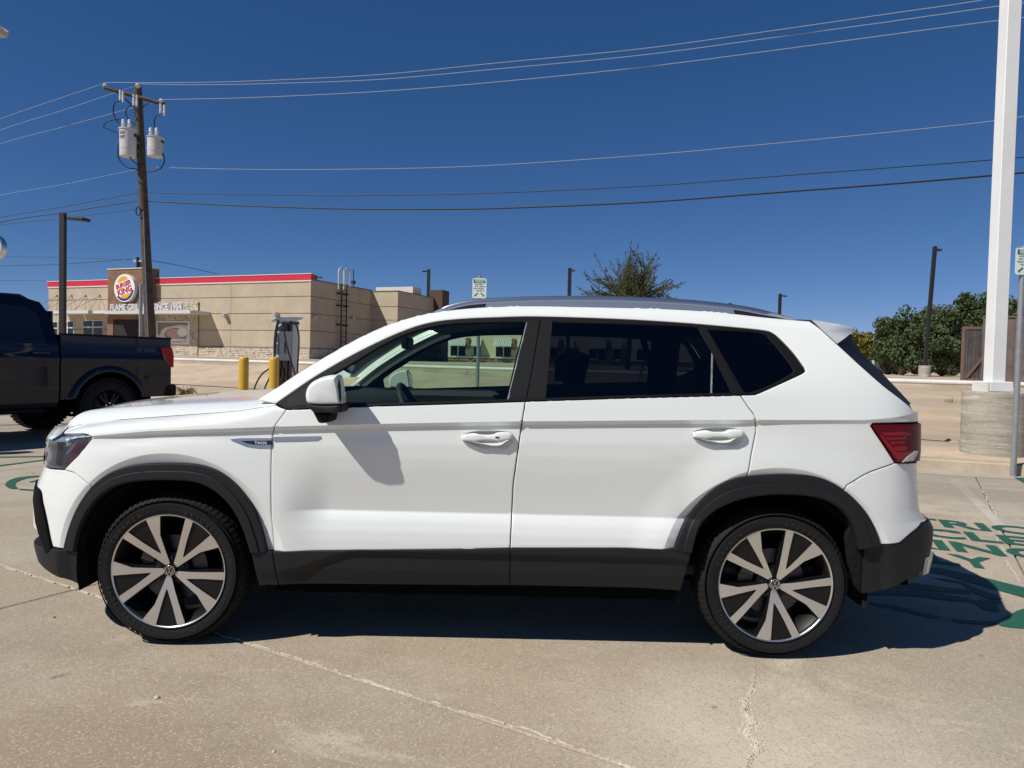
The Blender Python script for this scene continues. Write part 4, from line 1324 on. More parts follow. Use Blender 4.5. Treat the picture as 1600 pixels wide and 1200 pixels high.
for sgn in (1, -1):
    mr_ = mirror_part(cap_ol, cap_ly, 'door_mirror', M['paint'], car, sgn=sgn, sm=24)
    mirror_part(low_ol, [(2.982, .6), (2.986, .9), (2.996, .99), (3.06, 1.0), (3.10, .95)], 'mirror_base', M['plastic'], mr_, sgn=sgn)
    mirror_part(arm_ol, [(3.01, .7), (3.02, .95), (3.06, 1.0), (3.14, 1.0)], 'mirror_arm', M['satin_black'], mr_, Yref=3.04, sgn=sgn)
    # housing and glass on the rear face
    e0 = atY(460 + 800 / 10.9, 570 + 430 / 10.9, 3.03)
    mbm = MB()
    ys0, ys1 = 2.915, 3.085
    zc_ = e0[2]
    pol = [(2.992, zc_ - .058), (3.085, zc_ - .058), (3.10, zc_ - .03), (3.095, zc_ + .035), (3.075, zc_ + .055), (3.01, zc_ + .05), (2.99, zc_ + .02), (2.986, zc_ - .03)]
    def Mx(x): return lambda p: (x + p[2] - .72 * (p[0] - 2.99), YC - sgn * (YC - p[0]), p[1])
    mbm.prism(pol, -.02, .008, 0, Mx(e0[0]))
    mbm.build('mirror_housing', M['satin_black'], mr_, CORG)
    mg = MB(); mg.prism(offset_poly(pol, -.008), 0, .003, 0, Mx(e0[0] + .0085))
    mg.build('mirror_pane', M['mirror'], mr_, CORG)

# ---- interior
def cbox(name, x0, y0, z0, x1, y1, z1, mat, b=.02, parent=None):
    mb = MB(); mb.box(x0, y0, z0, x1, y1, z1, b); return mb.build(name, mat, parent or car, CORG, smooth=50)
mb = MB()
mb.prism([(-1.25, .95), (-1.12, 1.085), (-.95, 1.105), (-.70, 1.085), (-.62, 1.02), (-.66, .80), (-.8, .6), (-1.2, .6)], YC - .74, YC + .74, .02, lambda p: (p[0], p[2], p[1]))
mb.build('dashboard', M['trim_int'], car, CORG, smooth=50)
mb = MB()
sc_ = np.array([-.50, 3.68, 1.00]); ax = np.array([.9, 0, .43]); ax /= np.linalg.norm(ax)
e1 = np.array([0, 1.0, 0]); e2_ = np.cross(ax, e1)
mb.tube([sc_ + .185 * (math.cos(a) * e1 + math.sin(a) * e2_) for a in np.linspace(0, 2 * math.pi, 33)], .016, 8, cap=False)
for a in (0, math.pi, -math.pi / 2): mb.tube([sc_, sc_ + .18 * (math.cos(a) * e1 + math.sin(a) * e2_)], .014, 6)
mb.tube([sc_ - ax * .25, sc_ + ax * .02], [.04, .06], 10)
mb.build('steering_wheel', M['trim_int'], car, CORG, smooth=60)
def seat(x, y, w=.25, wide=False):
    mb = MB()
    mb.prism([(x - .48, .48), (x - .50, .58), (x - .1, .62), (x + .05, .58), (x + .06, .46)], y - w, y + w, .03, lambda p: (p[0], p[2], p[1]))
    mb.prism([(x - .06, .58), (x + .06, .56), (x + .20, .95), (x + .23, 1.14), (x + .15, 1.17), (x + .08, 1.0)], y - w * .92, y + w * .92, .03, lambda p: (p[0], p[2], p[1]))
    so = mb.build('seat', M['seat'], car, CORG, smooth=50)
    hs = [y] if not wide else [y - .42, y + .42]
    for h in hs:
        mb = MB(); mb.prism([(x + .15, 1.19), (x + .24, 1.19), (x + .27, 1.34), (x + .20, 1.37), (x + .15, 1.32)], h - .12, h + .12, .02, lambda p: (p[0], p[2], p[1]))
        mb.build('headrest', M['seat'], so, CORG, smooth=50)
seat(.12, 3.66); seat(.12, 4.44)
seat(1.02, YC, .66, True)
cbox('cabin_floor', -1.1, YC - .82, .34, 1.9, YC + .82, .40, M['trim_int'])
cbox('rear_bulkhead', 1.72, YC - .7, .4, 1.80, YC + .7, 1.10, M['trim_int'])
# door cards, pillar trims, headliner
for sgn in (1, -1):
    def my(Y): return YC - sgn * (YC - Y)
    mb = MB()
    prof = [(3.20, .42), (3.20, .95), (3.225, 1.06), (3.20, 1.098), (3.175, 1.105), (3.175, .42)]
    v = []
    for x in (-1.02, .70):
        v += [(x, my(a), b) for a, b in prof]
    mb.add(v, [(k, (k + 1) % 6, 6 + (k + 1) % 6, 6 + k) for k in range(6)] + [tuple(range(6)), tuple(range(6, 12))[::-1]])
    prof2 = [(3.20, .86)] + prof[1:5] + [(3.175, .86)]
    mb.add([(x, my(a), b) for x in (.70, 1.70) for a, b in prof2], [(k, (k + 1) % 6, 6 + (k + 1) % 6, 6 + k) for k in range(6)] + [tuple(range(6)), tuple(range(6, 12))[::-1]])
    dc = mb.build('door_card', M['trim_int'], car, CORG, smooth=40)
    mb = MB()   # inner door pull
    mb.prism([(-.42, .985), (-.30, .99), (-.22, 1.02), (-.12, .985), (-.2, .975), (-.42, .975)], 3.225, 3.24, 0, lambda p: (p[0], my(p[2]), p[1]))
    mb.build('inner_handle', M['satin_metal'], dc, CORG)
    # A pillar trim (light grey)
    ia = [k for k in range(len(DT)) if DT[k][0] < -.25][0:]
    A_ = np.array(DT[:int(np.argmin(abs(np.array([p[0] for p in DT]) + .38)))])
    Q0 = SURF(A_[:, 0], A_[:, 1] + .015, -.05); Q1 = SURF(A_[:, 0] - .01, A_[:, 1] + .040, -.065)
    v = [(q[0], my(q[1]), q[2]) for q in Q0] + [(q[0], my(q[1]), q[2]) for q in Q1]
    k = len(Q0)
    mk('pillar_trim', v, [(i, i + 1, k + i + 1, k + i) for i in range(k - 1)], M['trim_grey'], car, CORG, smooth=180)
    # dark trim strip behind the roof side
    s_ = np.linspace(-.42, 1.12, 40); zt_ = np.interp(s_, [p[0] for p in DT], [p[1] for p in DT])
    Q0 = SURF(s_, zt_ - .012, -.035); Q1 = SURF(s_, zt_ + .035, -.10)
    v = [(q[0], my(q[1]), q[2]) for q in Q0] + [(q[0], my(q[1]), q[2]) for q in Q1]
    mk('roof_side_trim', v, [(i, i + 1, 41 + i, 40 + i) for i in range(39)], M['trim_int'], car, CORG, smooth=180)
    # B pillar, C pillar trims
    mb = MB()
    for a, b in ((.0, .14), (.93, 1.12)):
        za = float(np.interp(a, [p[0] for p in DT], [p[1] for p in DT])) 
        P0 = SURF(np.array([a, b, b + .0, a + .06 if a < .5 else a - .0]), np.array([1.08, 1.08, min(1.48, za), min(1.48, za)]), -.03)
        v = [(q[0], my(q[1]), q[2]) for q in P0] + [(q[0], my(q[1] + .04), q[2]) for q in P0]
        mb.add(v, [(0, 1, 2, 3), (4, 5, 6, 7)[::-1]] + [(i, (i + 1) % 4, 4 + (i + 1) % 4, 4 + i) for i in range(4)])
    mb.build('pillar_trim', M['trim_int'], car, CORG)
hl_ = TE[i1 - 1:] + np.array([0, .05, -.045])
patch('headliner', hl_, None, M['trim_int'], bow=list(bow[i1 - 1:]), crown=list(crown[i1 - 1:] * .8), p=2.2)
mb = MB(); mb.box(-.62, YC - .11, 1.36, -.58, YC + .11, 1.43, .01); mb.build('rear_view_mirror', M['satin_black'], car, CORG)

# ---- wheels
def tyre_mesh(R=.336, rin=.243, w=.215):
    prof = [(rin, -.5 * w + .012), (rin + .012, -.5 * w + .002), (rin + .035, -.5 * w - .004), (rin + .060, -.5 * w - .004), (R - .030, -.5 * w + .010), (R - .012, -.5 * w + .024), (R - .004, -.5 * w + .040), (R, -.5 * w + .062),
            (R + .001, 0), (R, .5 * w - .062), (R - .004, .5 * w - .040), (R - .012, .5 * w - .024), (R - .030, .5 * w - .010), (rin + .060, .5 * w + .004), (rin, .5 * w - .012)]
    mb = MB(); mb.lathe(prof, 96, axis='y'); return mb
def tread_mesh(R=.3345, w=.215):
    mb = MB()
    n = 76
    for k in range(n):
        a = 2 * math.pi * k / n
        for (y0, y1, r0, r1, sk, span) in ((-.5 * w + .012, -.5 * w + .036, R - .020, R + .0005, 0, .6), (-.5 * w + .036, -.5 * w + .056, R - .006, R + .004, .004, .68), (-.5 * w + .063, -.022, R, R + .0055, .012, .7), (-.016, .016, R, R + .0055, 0, .6), (.022, .5 * w - .063, R, R + .0055, -.012, .7), (.5 * w - .056, .5 * w - .030, R - .008, R + .003, 0, .7)):
            da = 2 * math.pi / n * span
            v = []
            for yy, rr_ in ((y0, r0), (y1, r1 if y1 > y0 else r0)):
                pass
            t0, t1 = (r0, r1) if y0 < -.05 else (r1, r1)
            for yy, rt_, sh in ((y0, t0 + .002 if y0 < -.05 else t0, 0), (y1, t1, sk / R)):
                for aa in (a + sh, a + sh + da):
                    for rr_ in (rt_ - .012, rt_):
                        v.append((rr_ * math.cos(aa), yy, rr_ * math.sin(aa)))
            mb.add(v, [(0, 1, 3, 2), (4, 6, 7, 5), (1, 5, 7, 3), (0, 4, 5, 1), (2, 3, 7, 6)])
    return mb
def polarpoly(P): return [(r * math.sin(math.radians(a)), -r * math.cos(math.radians(a))) for r, a in P]
RIM = .257
# one V spoke: (radius as share of rim, degrees anticlockwise seen from outside, measured from straight down)
def vspoke():
    out = [(.10, -16), (.13, -30), (.345, -23.6), (.64, -22.0), (.985, -27.4), (.995, -23), (.997, -17), (.985, -12.3), (.64, -11.9), (.335, -9.6), (.34, -6.6), (.44, 0.2), (.64, 6.6), (.985, 10.4), (.997, 14.5), (.985, 18.5), (.53, 16.6), (.32, 14.4), (.139, 10.5), (.10, -2)]
    return polarpoly([(r * RIM, a) for r, a in out])
def spoke_y(r):      # dish: spokes lean inwards to the hub
    return .026 * np.clip(1 - r / RIM, 0, 1) ** 1.4
def build_wheel(rot, sgn, loc, label=None):
    """sgn -1: outer face towards -y"""
    wh = empty('wheel', loc)
    wh.parent = car; wh.location = Vector(loc) - Vector(CORG)
    O = None
    t_ = tyre_mesh().build('tyre', M['rubber'], wh, smooth=40)
    tr_ = tread_mesh().build('tread_blocks', M['rubber'], t_, smooth=None); tr_['kind'] = 'stuff'
    # sidewall ribs and lettering
    mb = MB()
    for r_ in (.319, .294, .256):
        mb.lathe([(r_ - .0015, -.1095), (r_, -.1125 if r_ < .30 else -.099), (r_ + .0015, -.1095 if r_ < .3 else -.095)], 96, axis='y')
    mb.build('sidewall_rib', M['rubber'], t_, smooth=60)
    for word, mid, arc in (('BRIDGESTONE', 45, 62), ('TURANZA', 135, 40), ('BRIDGESTONE', 225, 62), ('TURANZA', 315, 40)):
        vs_, fs_ = [], []
        for i, ch in enumerate(word):
            V_, F_ = text_geo(ch, .026, 0.0006, .0006)
            if not len(V_): continue
            a = math.radians(mid + rot + arc / 2 - arc * (i + .5) / len(word))
            r0 = .276
            for x, y, z in V_:
                aa = a - x / r0
                vs_.append(((r0 + y) * math.cos(aa), -.1125 - max(z, 0) , (r0 + y) * math.sin(aa)))
            n0 = len(vs_) - len(V_)
            fs_ += [tuple(n0 + q for q in f) for f in F_]
        mk('lettering', vs_, fs_, M['tyre_mark'], t_)
    mb = MB()
    mb.lathe([(RIM - .004, -.100), (RIM - .012, -.085), (.222, -.06), (.212, 0), (.222, .09), (.243, .10)], 72, axis='y')
    rm = mb.build('rim', M['rim_black'], wh, smooth=50)
    # silver rim ring
    mb = MB(); mb.lathe([(RIM - .009, -.1045), (RIM - .007, -.1085), (RIM - .001, -.1095), (RIM + .001, -.105), (RIM + .0005, -.09)], 96, axis='y')
    mb.build('rim_edge', M['alloy'], rm, smooth=60)
    ca, sa = math.cos(math.radians(rot)), math.sin(math.radians(rot))
    def place(poly2, ytop, thick, ang):
        """polygon in wheel plane (x right, z up seen from outside) -> solid with dished face"""
        w_ = math.radians(ang); c_, s_ = math.cos(w_), math.sin(w_)
        v2, T = fill2d(resample(poly2, .012))
        bd_ = resample(poly2, .012)
        v = []; f = []
        r = np.hypot(v2[:, 0], v2[:, 1])
        def tr(p, y): return (p[0] * c_ - p[1] * s_, y, p[0] * s_ + p[1] * c_)
        for p, rr_ in zip(v2, r): v.append(tr(p, ytop + spoke_y(rr_)))
        f += [tuple(t) for t in T]
        nb = len(bd_); r2 = np.hypot(bd_[:, 0], bd_[:, 1]); b0 = len(v)
        for p, rr_ in zip(bd_, r2): v.append(tr(p, ytop + spoke_y(rr_)))
        Q = offset_poly(bd_, .004) if thick > .005 else bd_
        for p, rr_ in zip(Q, r2): v.append(tr(p, ytop + spoke_y(rr_) + thick))
        f += [(b0 + i, b0 + (i + 1) % nb, b0 + nb + (i + 1) % nb, b0 + nb + i) for i in range(nb)]
        return v, f
    for k in range(5):
        ang = rot + 72 * k
        P = vspoke()
        v, f = place(P, -.108, .0010, ang)
        mk('spoke', v, f, M['alloy'], rm)
        v, f = place(offset_poly(resample(P, .012), .002), -.1045, .030, ang)
        mk('spoke_core', v, f, M['rim_black'], rm)
        # dark panel between the arms
        ins = polarpoly([(r * RIM, a) for r, a in ((.30, -10), (.64, -11.5), (.962, -12.2), (.970, -1), (.962, 10.2), (.64, 6.0), (.44, 0), (.32, -6.5))])
        v, f = place(ins, -.101, .012, ang)
        mk('spoke_insert', v, f, M['rim_black'], rm)
        ba = math.radians(ang + 36 + 180 + 0) 
        mb = MB(); br = .054
        mb.lathe([(0, -.082), (.009, -.082), (.010, -.078), (.010, -.05)], 8, c=(br * math.sin(math.radians(ang + 36)), 0, -br * math.cos(math.radians(ang + 36))), axis='y')
        mb.build('wheel_bolt', M['plastic'], rm)
    mb = MB(); mb.lathe([(0, -.078), (.045, -.078), (.075, -.070), (.085, -.045), (.085, .0)], 40, axis='y')
    mb.build('hub', M['rim_black'], rm, smooth=40)
    # centre cap with badge
    mb = MB(); mb.lathe([(0, -.0955), (.021, -.0955), (.0255, -.094), (.027, -.088), (.027, -.06)], 32, axis='y')
    cp = mb.build('centre_cap', M['gloss_black'], rm, smooth=40)
    mb = MB(); mb.lathe([(.0200, -.096), (.0207, -.0975), (.0228, -.0975), (.0236, -.096)], 40, axis='y')
    def stroke(pts, w=.0024):
        c_, s_ = math.cos(math.radians(rot * .35)), math.sin(math.radians(rot * .35))
        for (x0, z0), (x1, z1) in zip(pts[:-1], pts[1:]):
            d = np.array([x1 - x0, z1 - z0]); d /= np.linalg.norm(d); n_ = np.array([-d[1], d[0]]) * w / 2
            q = [(x0 - n_[0], z0 - n_[1]), (x1 - n_[0], z1 - n_[1]), (x1 + n_[0], z1 + n_[1]), (x0 + n_[0], z0 + n_[1])]
            q = [(a * c_ - b * s_, a * s_ + b * c_) for a, b in q]
            mb.add([(a, -.0957, b) for a, b in q] + [(a, -.0974, b) for a, b in q], [(4, 5, 6, 7), (0, 1, 5, 4), (1, 2, 6, 5), (2, 3, 7, 6), (3, 0, 4, 7)])
    k = .0205
    stroke([(-.40 * k, .92 * k), (0, .12 * k), (.40 * k, .92 * k)])
    stroke([(-.86 * k, .52 * k), (-.42 * k, -.88 * k), (0, -.02 * k), (.42 * k, -.88 * k), (.86 * k, .52 * k)])
    mb.build('cap_emblem', M['chrome'], cp)
    # brake disc and caliper
    mb = MB(); mb.lathe([(.07, -.03), (.075, -.045), (.150, -.045), (.150, -.025), (.07, -.025)], 40, axis='y')
    mb.build('brake_disc', M['disc'], wh, smooth=40)
    mb = MB(); a0 = np.linspace(math.radians(120), math.radians(165), 6)
    mb.prism([(.155 * math.cos(a), .155 * math.sin(a)) for a in a0] + [(.09 * math.cos(a), .09 * math.sin(a)) for a in a0[::-1]], -.065, .0, .004, lambda p: (p[0], p[2], p[1]))
    mb.build('brake_caliper', M['disc'], wh)
    if sgn > 0: wh.rotation_euler = (0, 0, math.pi)
    return wh
YW = .806
build_wheel(0, -1, (FW[0], YC - YW, FW[1] + .001))
build_wheel(9, -1, (RW[0], YC - YW, RW[1] + .001))
build_wheel(20, 1, (FW[0], YC + YW, FW[1] + .001))
build_wheel(-15, 1, (RW[0], YC + YW, RW[1] + .001))

# ================================================================== SURROUNDINGS
M['bollard'] = simple('bollard_yellow', (0.62, 0.37, 0.035), 0.45, noise=0.08, nscale=3)
M['galv'] = simple('galvanised_steel', (0.36, 0.37, 0.38), 0.42, metal=0.6, noise=0.12, nscale=20)
M['white_steel'] = simple('white_steel', (0.72, 0.73, 0.72), 0.45, noise=0.05, nscale=2)
M['white_pipe'] = simple('white_pipe_paint', (0.66, 0.64, 0.60), 0.5, noise=0.10, nscale=4)
M['dark_pole'] = simple('dark_bronze_pole', (0.016, 0.014, 0.014), 0.55)
M['wood_pole'] = simple('weathered_pole_wood', (0.070, 0.055, 0.044), 0.9, noise=0.45, nscale=5, bump=0.5, bscale=30)
M['porcelain'] = simple('grey_porcelain', (0.55, 0.55, 0.56), 0.3)
M['cable'] = simple('black_cable', (0.008, 0.008, 0.009), 0.6)
M['wire'] = simple('aluminium_wire', (0.32, 0.36, 0.42), 0.5)
M['tank'] = simple('transformer_grey', (0.50, 0.51, 0.51), 0.45, noise=0.10, nscale=5)
M['stucco'] = simple('tan_stucco', (0.435, 0.368, 0.272), 0.95, noise=0.12, nscale=0.8, bump=0.25, bscale=25)
M['stucco_trim'] = simple('pale_trim', (0.62, 0.58, 0.52), 0.8)
M['joint_tan'] = simple('stucco_joint', (0.17, 0.145, 0.115), 0.95)
M['red'] = simple('red_band', (0.55, 0.015, 0.045), 0.5)
M['wood_clad'] = simple('brown_wood_cladding', (0.20, 0.105, 0.060), 0.7, noise=0.3, nscale=3)
M['stone_a'] = simple('pale_ledge_stone', (0.52, 0.46, 0.37), 0.95, noise=0.3, nscale=4)
M['stone_b'] = simple('brown_ledge_stone', (0.26, 0.20, 0.14), 0.95, noise=0.4, nscale=3)
M['canopy'] = simple('canopy_silver', (0.55, 0.55, 0.54), 0.5)
M['win_dark'] = simple('dark_window_glass', (0.010, 0.014, 0.016), 0.12, spec=0.5)
M['alu'] = simple('window_aluminium', (0.55, 0.55, 0.54), 0.4)
M['letter'] = simple('silver_letters', (0.62, 0.62, 0.62), 0.4)
M['sign_white'] = simple('sign_white', (0.78, 0.76, 0.72), 0.4)
M['sign_yellow'] = simple('sign_yellow', (0.72, 0.36, 0.03), 0.4)
M['sign_red'] = simple('sign_red', (0.48, 0.018, 0.05), 0.4)
M['sign_blue'] = simple('sign_blue', (0.012, 0.035, 0.19), 0.4)
M['sign_green'] = simple('sign_green', (0.0, 0.17, 0.085), 0.4)
M['sign_face'] = simple('sign_face', (0.68, 0.76, 0.72), 0.4)
M['sign_ink'] = simple('sign_dark_green_ink', (0.03, 0.08, 0.06), 0.5)
M['ink_grey'] = simple('poster_grey', (0.22, 0.20, 0.19), 0.6, noise=0.6, nscale=9)
M['ink_pink'] = simple('poster_pink', (0.55, 0.34, 0.32), 0.6, noise=0.3, nscale=12)
M['trunk'] = simple('tree_bark', (0.09, 0.07, 0.05), 0.95, noise=0.3, nscale=5)
def leaf_mat(name, a, b_):
    m, t, b = new_mat(name); N, L = t.nodes, t.links
    g = N.new('ShaderNodeNewGeometry'); mx = N.new('ShaderNodeMix'); mx.data_type = 'RGBA'
    mx.inputs['A'].default_value = (*a, 1); mx.inputs['B'].default_value = (*b_, 1)
    L.new(g.outputs['Random Per Island'], mx.inputs['Factor']); L.new(mx.outputs['Result'], b.inputs['Base Color'])
    b.inputs['Roughness'].default_value = 0.7; b.inputs['Specular IOR Level'].default_value = 0.25
    tl_ = N.new('ShaderNodeBsdfTranslucent'); ms = N.new('ShaderNodeMixShader'); ms.inputs[0].default_value = 0.25
    L.new(mx.outputs['Result'], tl_.inputs[0])
    out = [n for n in N if n.type == 'OUTPUT_MATERIAL'][0]
    L.new(b.outputs[0], ms.inputs[1]); L.new(tl_.outputs[0], ms.inputs[2]); L.new(ms.outputs[0], out.inputs[0])
    return m
M['leaf'] = leaf_mat('oak_leaves', (0.042, 0.068, 0.026), (0.125, 0.160, 0.065))
M['leaf_y'] = leaf_mat('yellowing_leaves', (0.10, 0.11, 0.025), (0.30, 0.25, 0.05))
M['leaf_o'] = leaf_mat('olive_leaves', (0.040, 0.058, 0.024), (0.125, 0.145, 0.060))
M['fence_wood'] = simple('old_fence_boards', (0.150, 0.118, 0.100), 0.9, noise=0.3, nscale=2.5, bump=0.4, bscale=20)
M['fence_dark'] = simple('grey_weathered_boards', (0.085, 0.075, 0.080), 0.9, noise=0.45, nscale=3)
M['rust'] = simple('rust_brown_steel', (0.17, 0.105, 0.085), 0.8, noise=0.2, nscale=4)
M['slat'] = simple('blue_grey_slats', (0.10, 0.12, 0.15), 0.6)

def groundz(X, Y):
    u = X * UX[0] + Y * UX[1]; v = X * VX[0] + Y * VX[1]
    if v < 10.8: return 0.0
    if v < 11.06: return 0.15
    return float(land(u, v))

# ---- pier, white column, rail
PC = atY(1551, 700, 10.0); pz = .148
pr_ = empty('concrete_pier', (PC[0], 10.0, 0), 0, 'round stained concrete pier with form lines under the white steel column', 'pier')
Rp = 88 / 2 / 1110 * 10 * 1.0
topz = atY(1551, 613, 10.0 - Rp)[2]
mb = MB()
zs_ = np.linspace(0.0, topz, 8)
prof = []
for k in range(len(zs_) - 1):
    a, b = zs_[k], zs_[k + 1]
    r_ = Rp * (1 + .0035 * math.sin(k * 2.3))
    prof += [(r_ - .0025, a + .002), (r_, a + .006), (r_, b - .006), (r_ - .0025, b - .002)]
prof += [(Rp * .985, topz), (0, topz)]
mb.lathe(prof, 64, c=(0, 0, 0))
rp_ = mb.build('pier_drum', M['pier'], pr_, smooth=8)
col_ = empty('steel_column', (PC[0], 10.0, topz), 0, 'tall square white steel column standing on the round concrete pier', 'column')
CB = atY(1553, 600, 10.0)
cxl = CB[0] - PC[0]
mb = MB(); w = .095
mb.box(cxl - w, -w, .10, cxl + w, w, 9.5, .008); cs = mb.build('column_shaft', M['white_steel'], col_, smooth=30)
mb = MB(); mb.box(cxl - .165, -.165, 0, cxl + .165, .165, .145, .01); mb.build('base_box', M['white_steel'], col_, smooth=30)
mb = MB(); mb.box(cxl - .20, -.165, 0, cxl - .17, .165, .13, .0); mb.build('base_plate', M['white_pipe'], col_)
# rail
ra = atY(1587, 600.7, 10.15); rb_ = atY(272, 561.3, 17.8)
rd_ = (rb_ - ra)
rl = empty('pipe_rail', tuple(ra * [1, 1, 0]), 0, 'long white painted pipe rail on posts behind the white car', 'rail')
ro_ = ra * [1, 1, 0]
mb = MB(); mb.tube([ra - rd_ * .5, ra + rd_ * 1.9], .037, 14); mb.build('rail_pipe', M['white_pipe'], rl, org=ro_, smooth=60)
for k, t in enumerate((-.42, -.18, .03, .24, .45, .66, .80, 1.04, 1.28, 1.52, 1.76)):
    p = ra + rd_ * t; gz = groundz(p[0], p[1]); mb = MB()
    if abs(p[0] - PC[0]) < .5: continue
    mb.tube([(p[0], p[1], gz - .1), (p[0], p[1], p[2] - .03)], .030, 10); mb.build('rail_post', M['white_pipe'], rl, org=ro_, smooth=60)

# ---- sign posts
def sign_post(px, base_y, Y, top_py, name, lab, sign=None, r=.03, sgn_lab=None):
    b = atG(px, base_y) if Y is None else atY(px, 600, Y)
    X, Yy = b[0], b[1]
    gz = groundz(X, Yy)
    # follow the photo: vertical post
    zt_ = atY(px, top_py, Yy)[2]
    po = empty(name, (X, Yy, gz), 0, lab, 'sign post')
    mb = MB(); mb.tube([(0, 0, -.1), (0, 0, zt_ - gz)], r, 14); mb.build('post', M['galv'], po, smooth=60)
    if sign:
        h, w, z1 = sign
        sg = empty('parking_sign', (X, Yy - r, gz + z1 - gz), 0, sgn_lab, 'sign')
        mb = MB(); mb.prism([(-w / 2 + .02, -h), (w / 2 - .02, -h), (w / 2, -h + .02), (w / 2, -.02), (w / 2 - .02, 0), (-w / 2 + .02, 0), (-w / 2, -.02), (-w / 2, -h + .02)], -.006, 0, 0, lambda p: (p[0], p[2], p[1]))
        mb.build('sign_panel', M['sign_face'], sg)
        mb = MB(); mb.prism([(-w / 2 + .018, -.22 * h - .01), (w / 2 - .018, -.22 * h - .01), (w / 2 - .018, -.018), (-w / 2 + .018, -.018)], -.0075, -.0065, 0, lambda p: (p[0], p[2], p[1]))
        mb.build('sign_header', M['sign_green'], sg)
        def tx(t, z, s_, mat, wd):
            V_, F_ = text_geo(t, 1, 0, .02); V_[:, 0] -= V_[:, 0].mean()
            V_[:, 0] *= wd / np.ptp(V_[:, 0]); V_[:, 1] -= V_[:, 1].mean(); V_[:, 1] *= s_ / np.ptp(V_[:, 1])
            mk('lettering', [(a, -.0088, z + b_) for a, b_, _ in V_], F_, mat, sg)
        tx('RESERVED', -.09 * h, .030, M['white_mark'], w * .72)
        tx('PARKING', -.18 * h, .026, M['white_mark'], w * .6)
        for i, t in enumerate(('ELECTRIC', 'CAR / VEHICLE', 'WHILE CHARGING', 'ONLY')):
            tx(t, -(.31 + .105 * i) * h, .020, M['sign_ink'], w * (.55, .78, .74, .6)[i])
        for s_ in (-1, 1):
            mb = MB()
            a = np.array([s_ * w * .10, -.745 * h]); b2 = np.array([s_ * w * .36, -.90 * h]); d_ = (b2 - a) / np.linalg.norm(b2 - a); n_ = np.array([-d_[1], d_[0]]) * .009
            mb.add([(q[0], -.0088, q[1]) for q in (a - n_, b2 - n_ - d_ * .02, b2 - d_ * .02 - n_ * 2.2, b2, b2 - d_ * .02 + n_ * 2.2, b2 - d_ * .02 + n_, a + n_)], [(0, 1, 2, 3, 4, 5, 6)])
            mb.build('arrow', M['sign_ink'], sg)
    return po
sz = atY(748, 435, 12.0)[2]
sign_post(746, 0, 12.0, 430.5, 'sign_post', 'galvanised sign post seen through the driver window of the white car', (.335, .235, sz), sgn_lab='small green and white parking sign above the white car roof')
gp_ = atG(1583, 744.5)
sz2 = atY(1597, 388, gp_[1])[2]
sign_post(1583, 744.5, None, 384, 'sign_post', 'galvanised sign post in front of the concrete pier', (.335, .235, sz2), r=.034, sgn_lab='green and white parking sign cut off by the right edge')
sign_post(219, 0, 16.0, 444, 'sign_post', 'bare grey post rising beyond the bed of the dark blue pickup', r=.036)

# ---- bollards
for k, (px, py, lab) in enumerate(((381, 557, 'left yellow safety bollard, standing apart from the charging station'), (428.5, 557.5, 'yellow safety bollard directly in front of the charging station'))):
    Yb = 13.3
    p = atY(px, py, Yb)
    gz = groundz(p[0], Yb)
    mb = MB(); r_ = .0895; h = p[2] - gz
    mb.lathe([(r_, -.1), (r_, h - .07), (r_ * .96, h - .035), (r_ * .8, h - .012), (r_ * .5, h - .002), (0, h)], 28)
    tag(mb.build('bollard', M['bollard'], smooth=60, loc=(p[0], Yb, gz)), lab, 'bollard', 'yellow bollards by the charger')

# ---- charging station
CY = 14.5
c0 = atY(444, 560, CY); gz = groundz(c0[0], CY)
CR = -math.radians(50)
ch = empty('charging_station', (c0[0], CY, gz), CR, 'grey and black electric vehicle charger with looping cables behind the yellow bollards', 'charger')
tz = atY(447, 495, CY)[2] - gz
M['charger_grey'] = simple('charger_grey', (0.42, 0.43, 0.44), 0.4, metal=0.3)
M['charger_light'] = simple('charger_light_grey', (0.62, 0.63, 0.64), 0.4)
mb = MB(); mb.box(-.10, .12, 0, .10, .26, tz - .08, .008); mb.build('rear_column', M['charger_light'], ch)
mb = MB(); mb.box(-.14, -.16, 1.00, .14, .10, 1.60, .012)
cab = mb.build('cabinet', M['charger_grey'], ch)
mb = MB(); mb.prism([(-.165, 1.602), (.105, 1.602), (.105, 1.76), (.04, 1.77)], -.142, .142, 0, lambda p: (p[2], p[0], p[1])); mb.build('cabinet_hood', M['gloss_black'], cab)
mb = MB(); mb.box(-.13, -.15, .0, .13, .10, 1.0, .01); mb.build('plinth', M['gloss_black'], ch)
mb = MB(); mb.box(-.11, -.170, 1.12, .11, -.161, 1.55, .003); sc1 = mb.build('front_panel', M['gloss_black'], cab)
mb = MB(); mb.box(-.08, -.175, 1.40, .08, -.1705, 1.51); mb.build('screen', simple('charger_screen', (.05, .07, .08), .2), sc1)
for dx in (-.06, .0, .06):
    mb = MB(); mb.box(dx - .014, -.175, 1.33, dx + .014, -.1705, 1.36); mb.build('button', M['white_mark'], sc1)
mb = MB(); mb.box(.1405, -.06, 1.15, .144, -.02, 1.38); mb.build('side_mark', M['gloss_black'], cab)
mb = MB(); mb.prism([(-.19, .005), (.10, .030), (.22, .085), (.24, .115), (.12, .12), (-.10, .10), (-.19, .03)], -.20, .20, .003, lambda p: (p[2] * .9 + .0, p[0] * 1.25 + .03, p[1] + tz - .12))
mb.build('head_canopy', M['satin_metal'], ch)
mb = MB(); mb.box(-.13, -.10, tz - .15, .13, .26, tz - .105); mb.build('head_bracket', M['gloss_black'], ch)
cc_, cs_ = math.cos(-CR), math.sin(-CR)
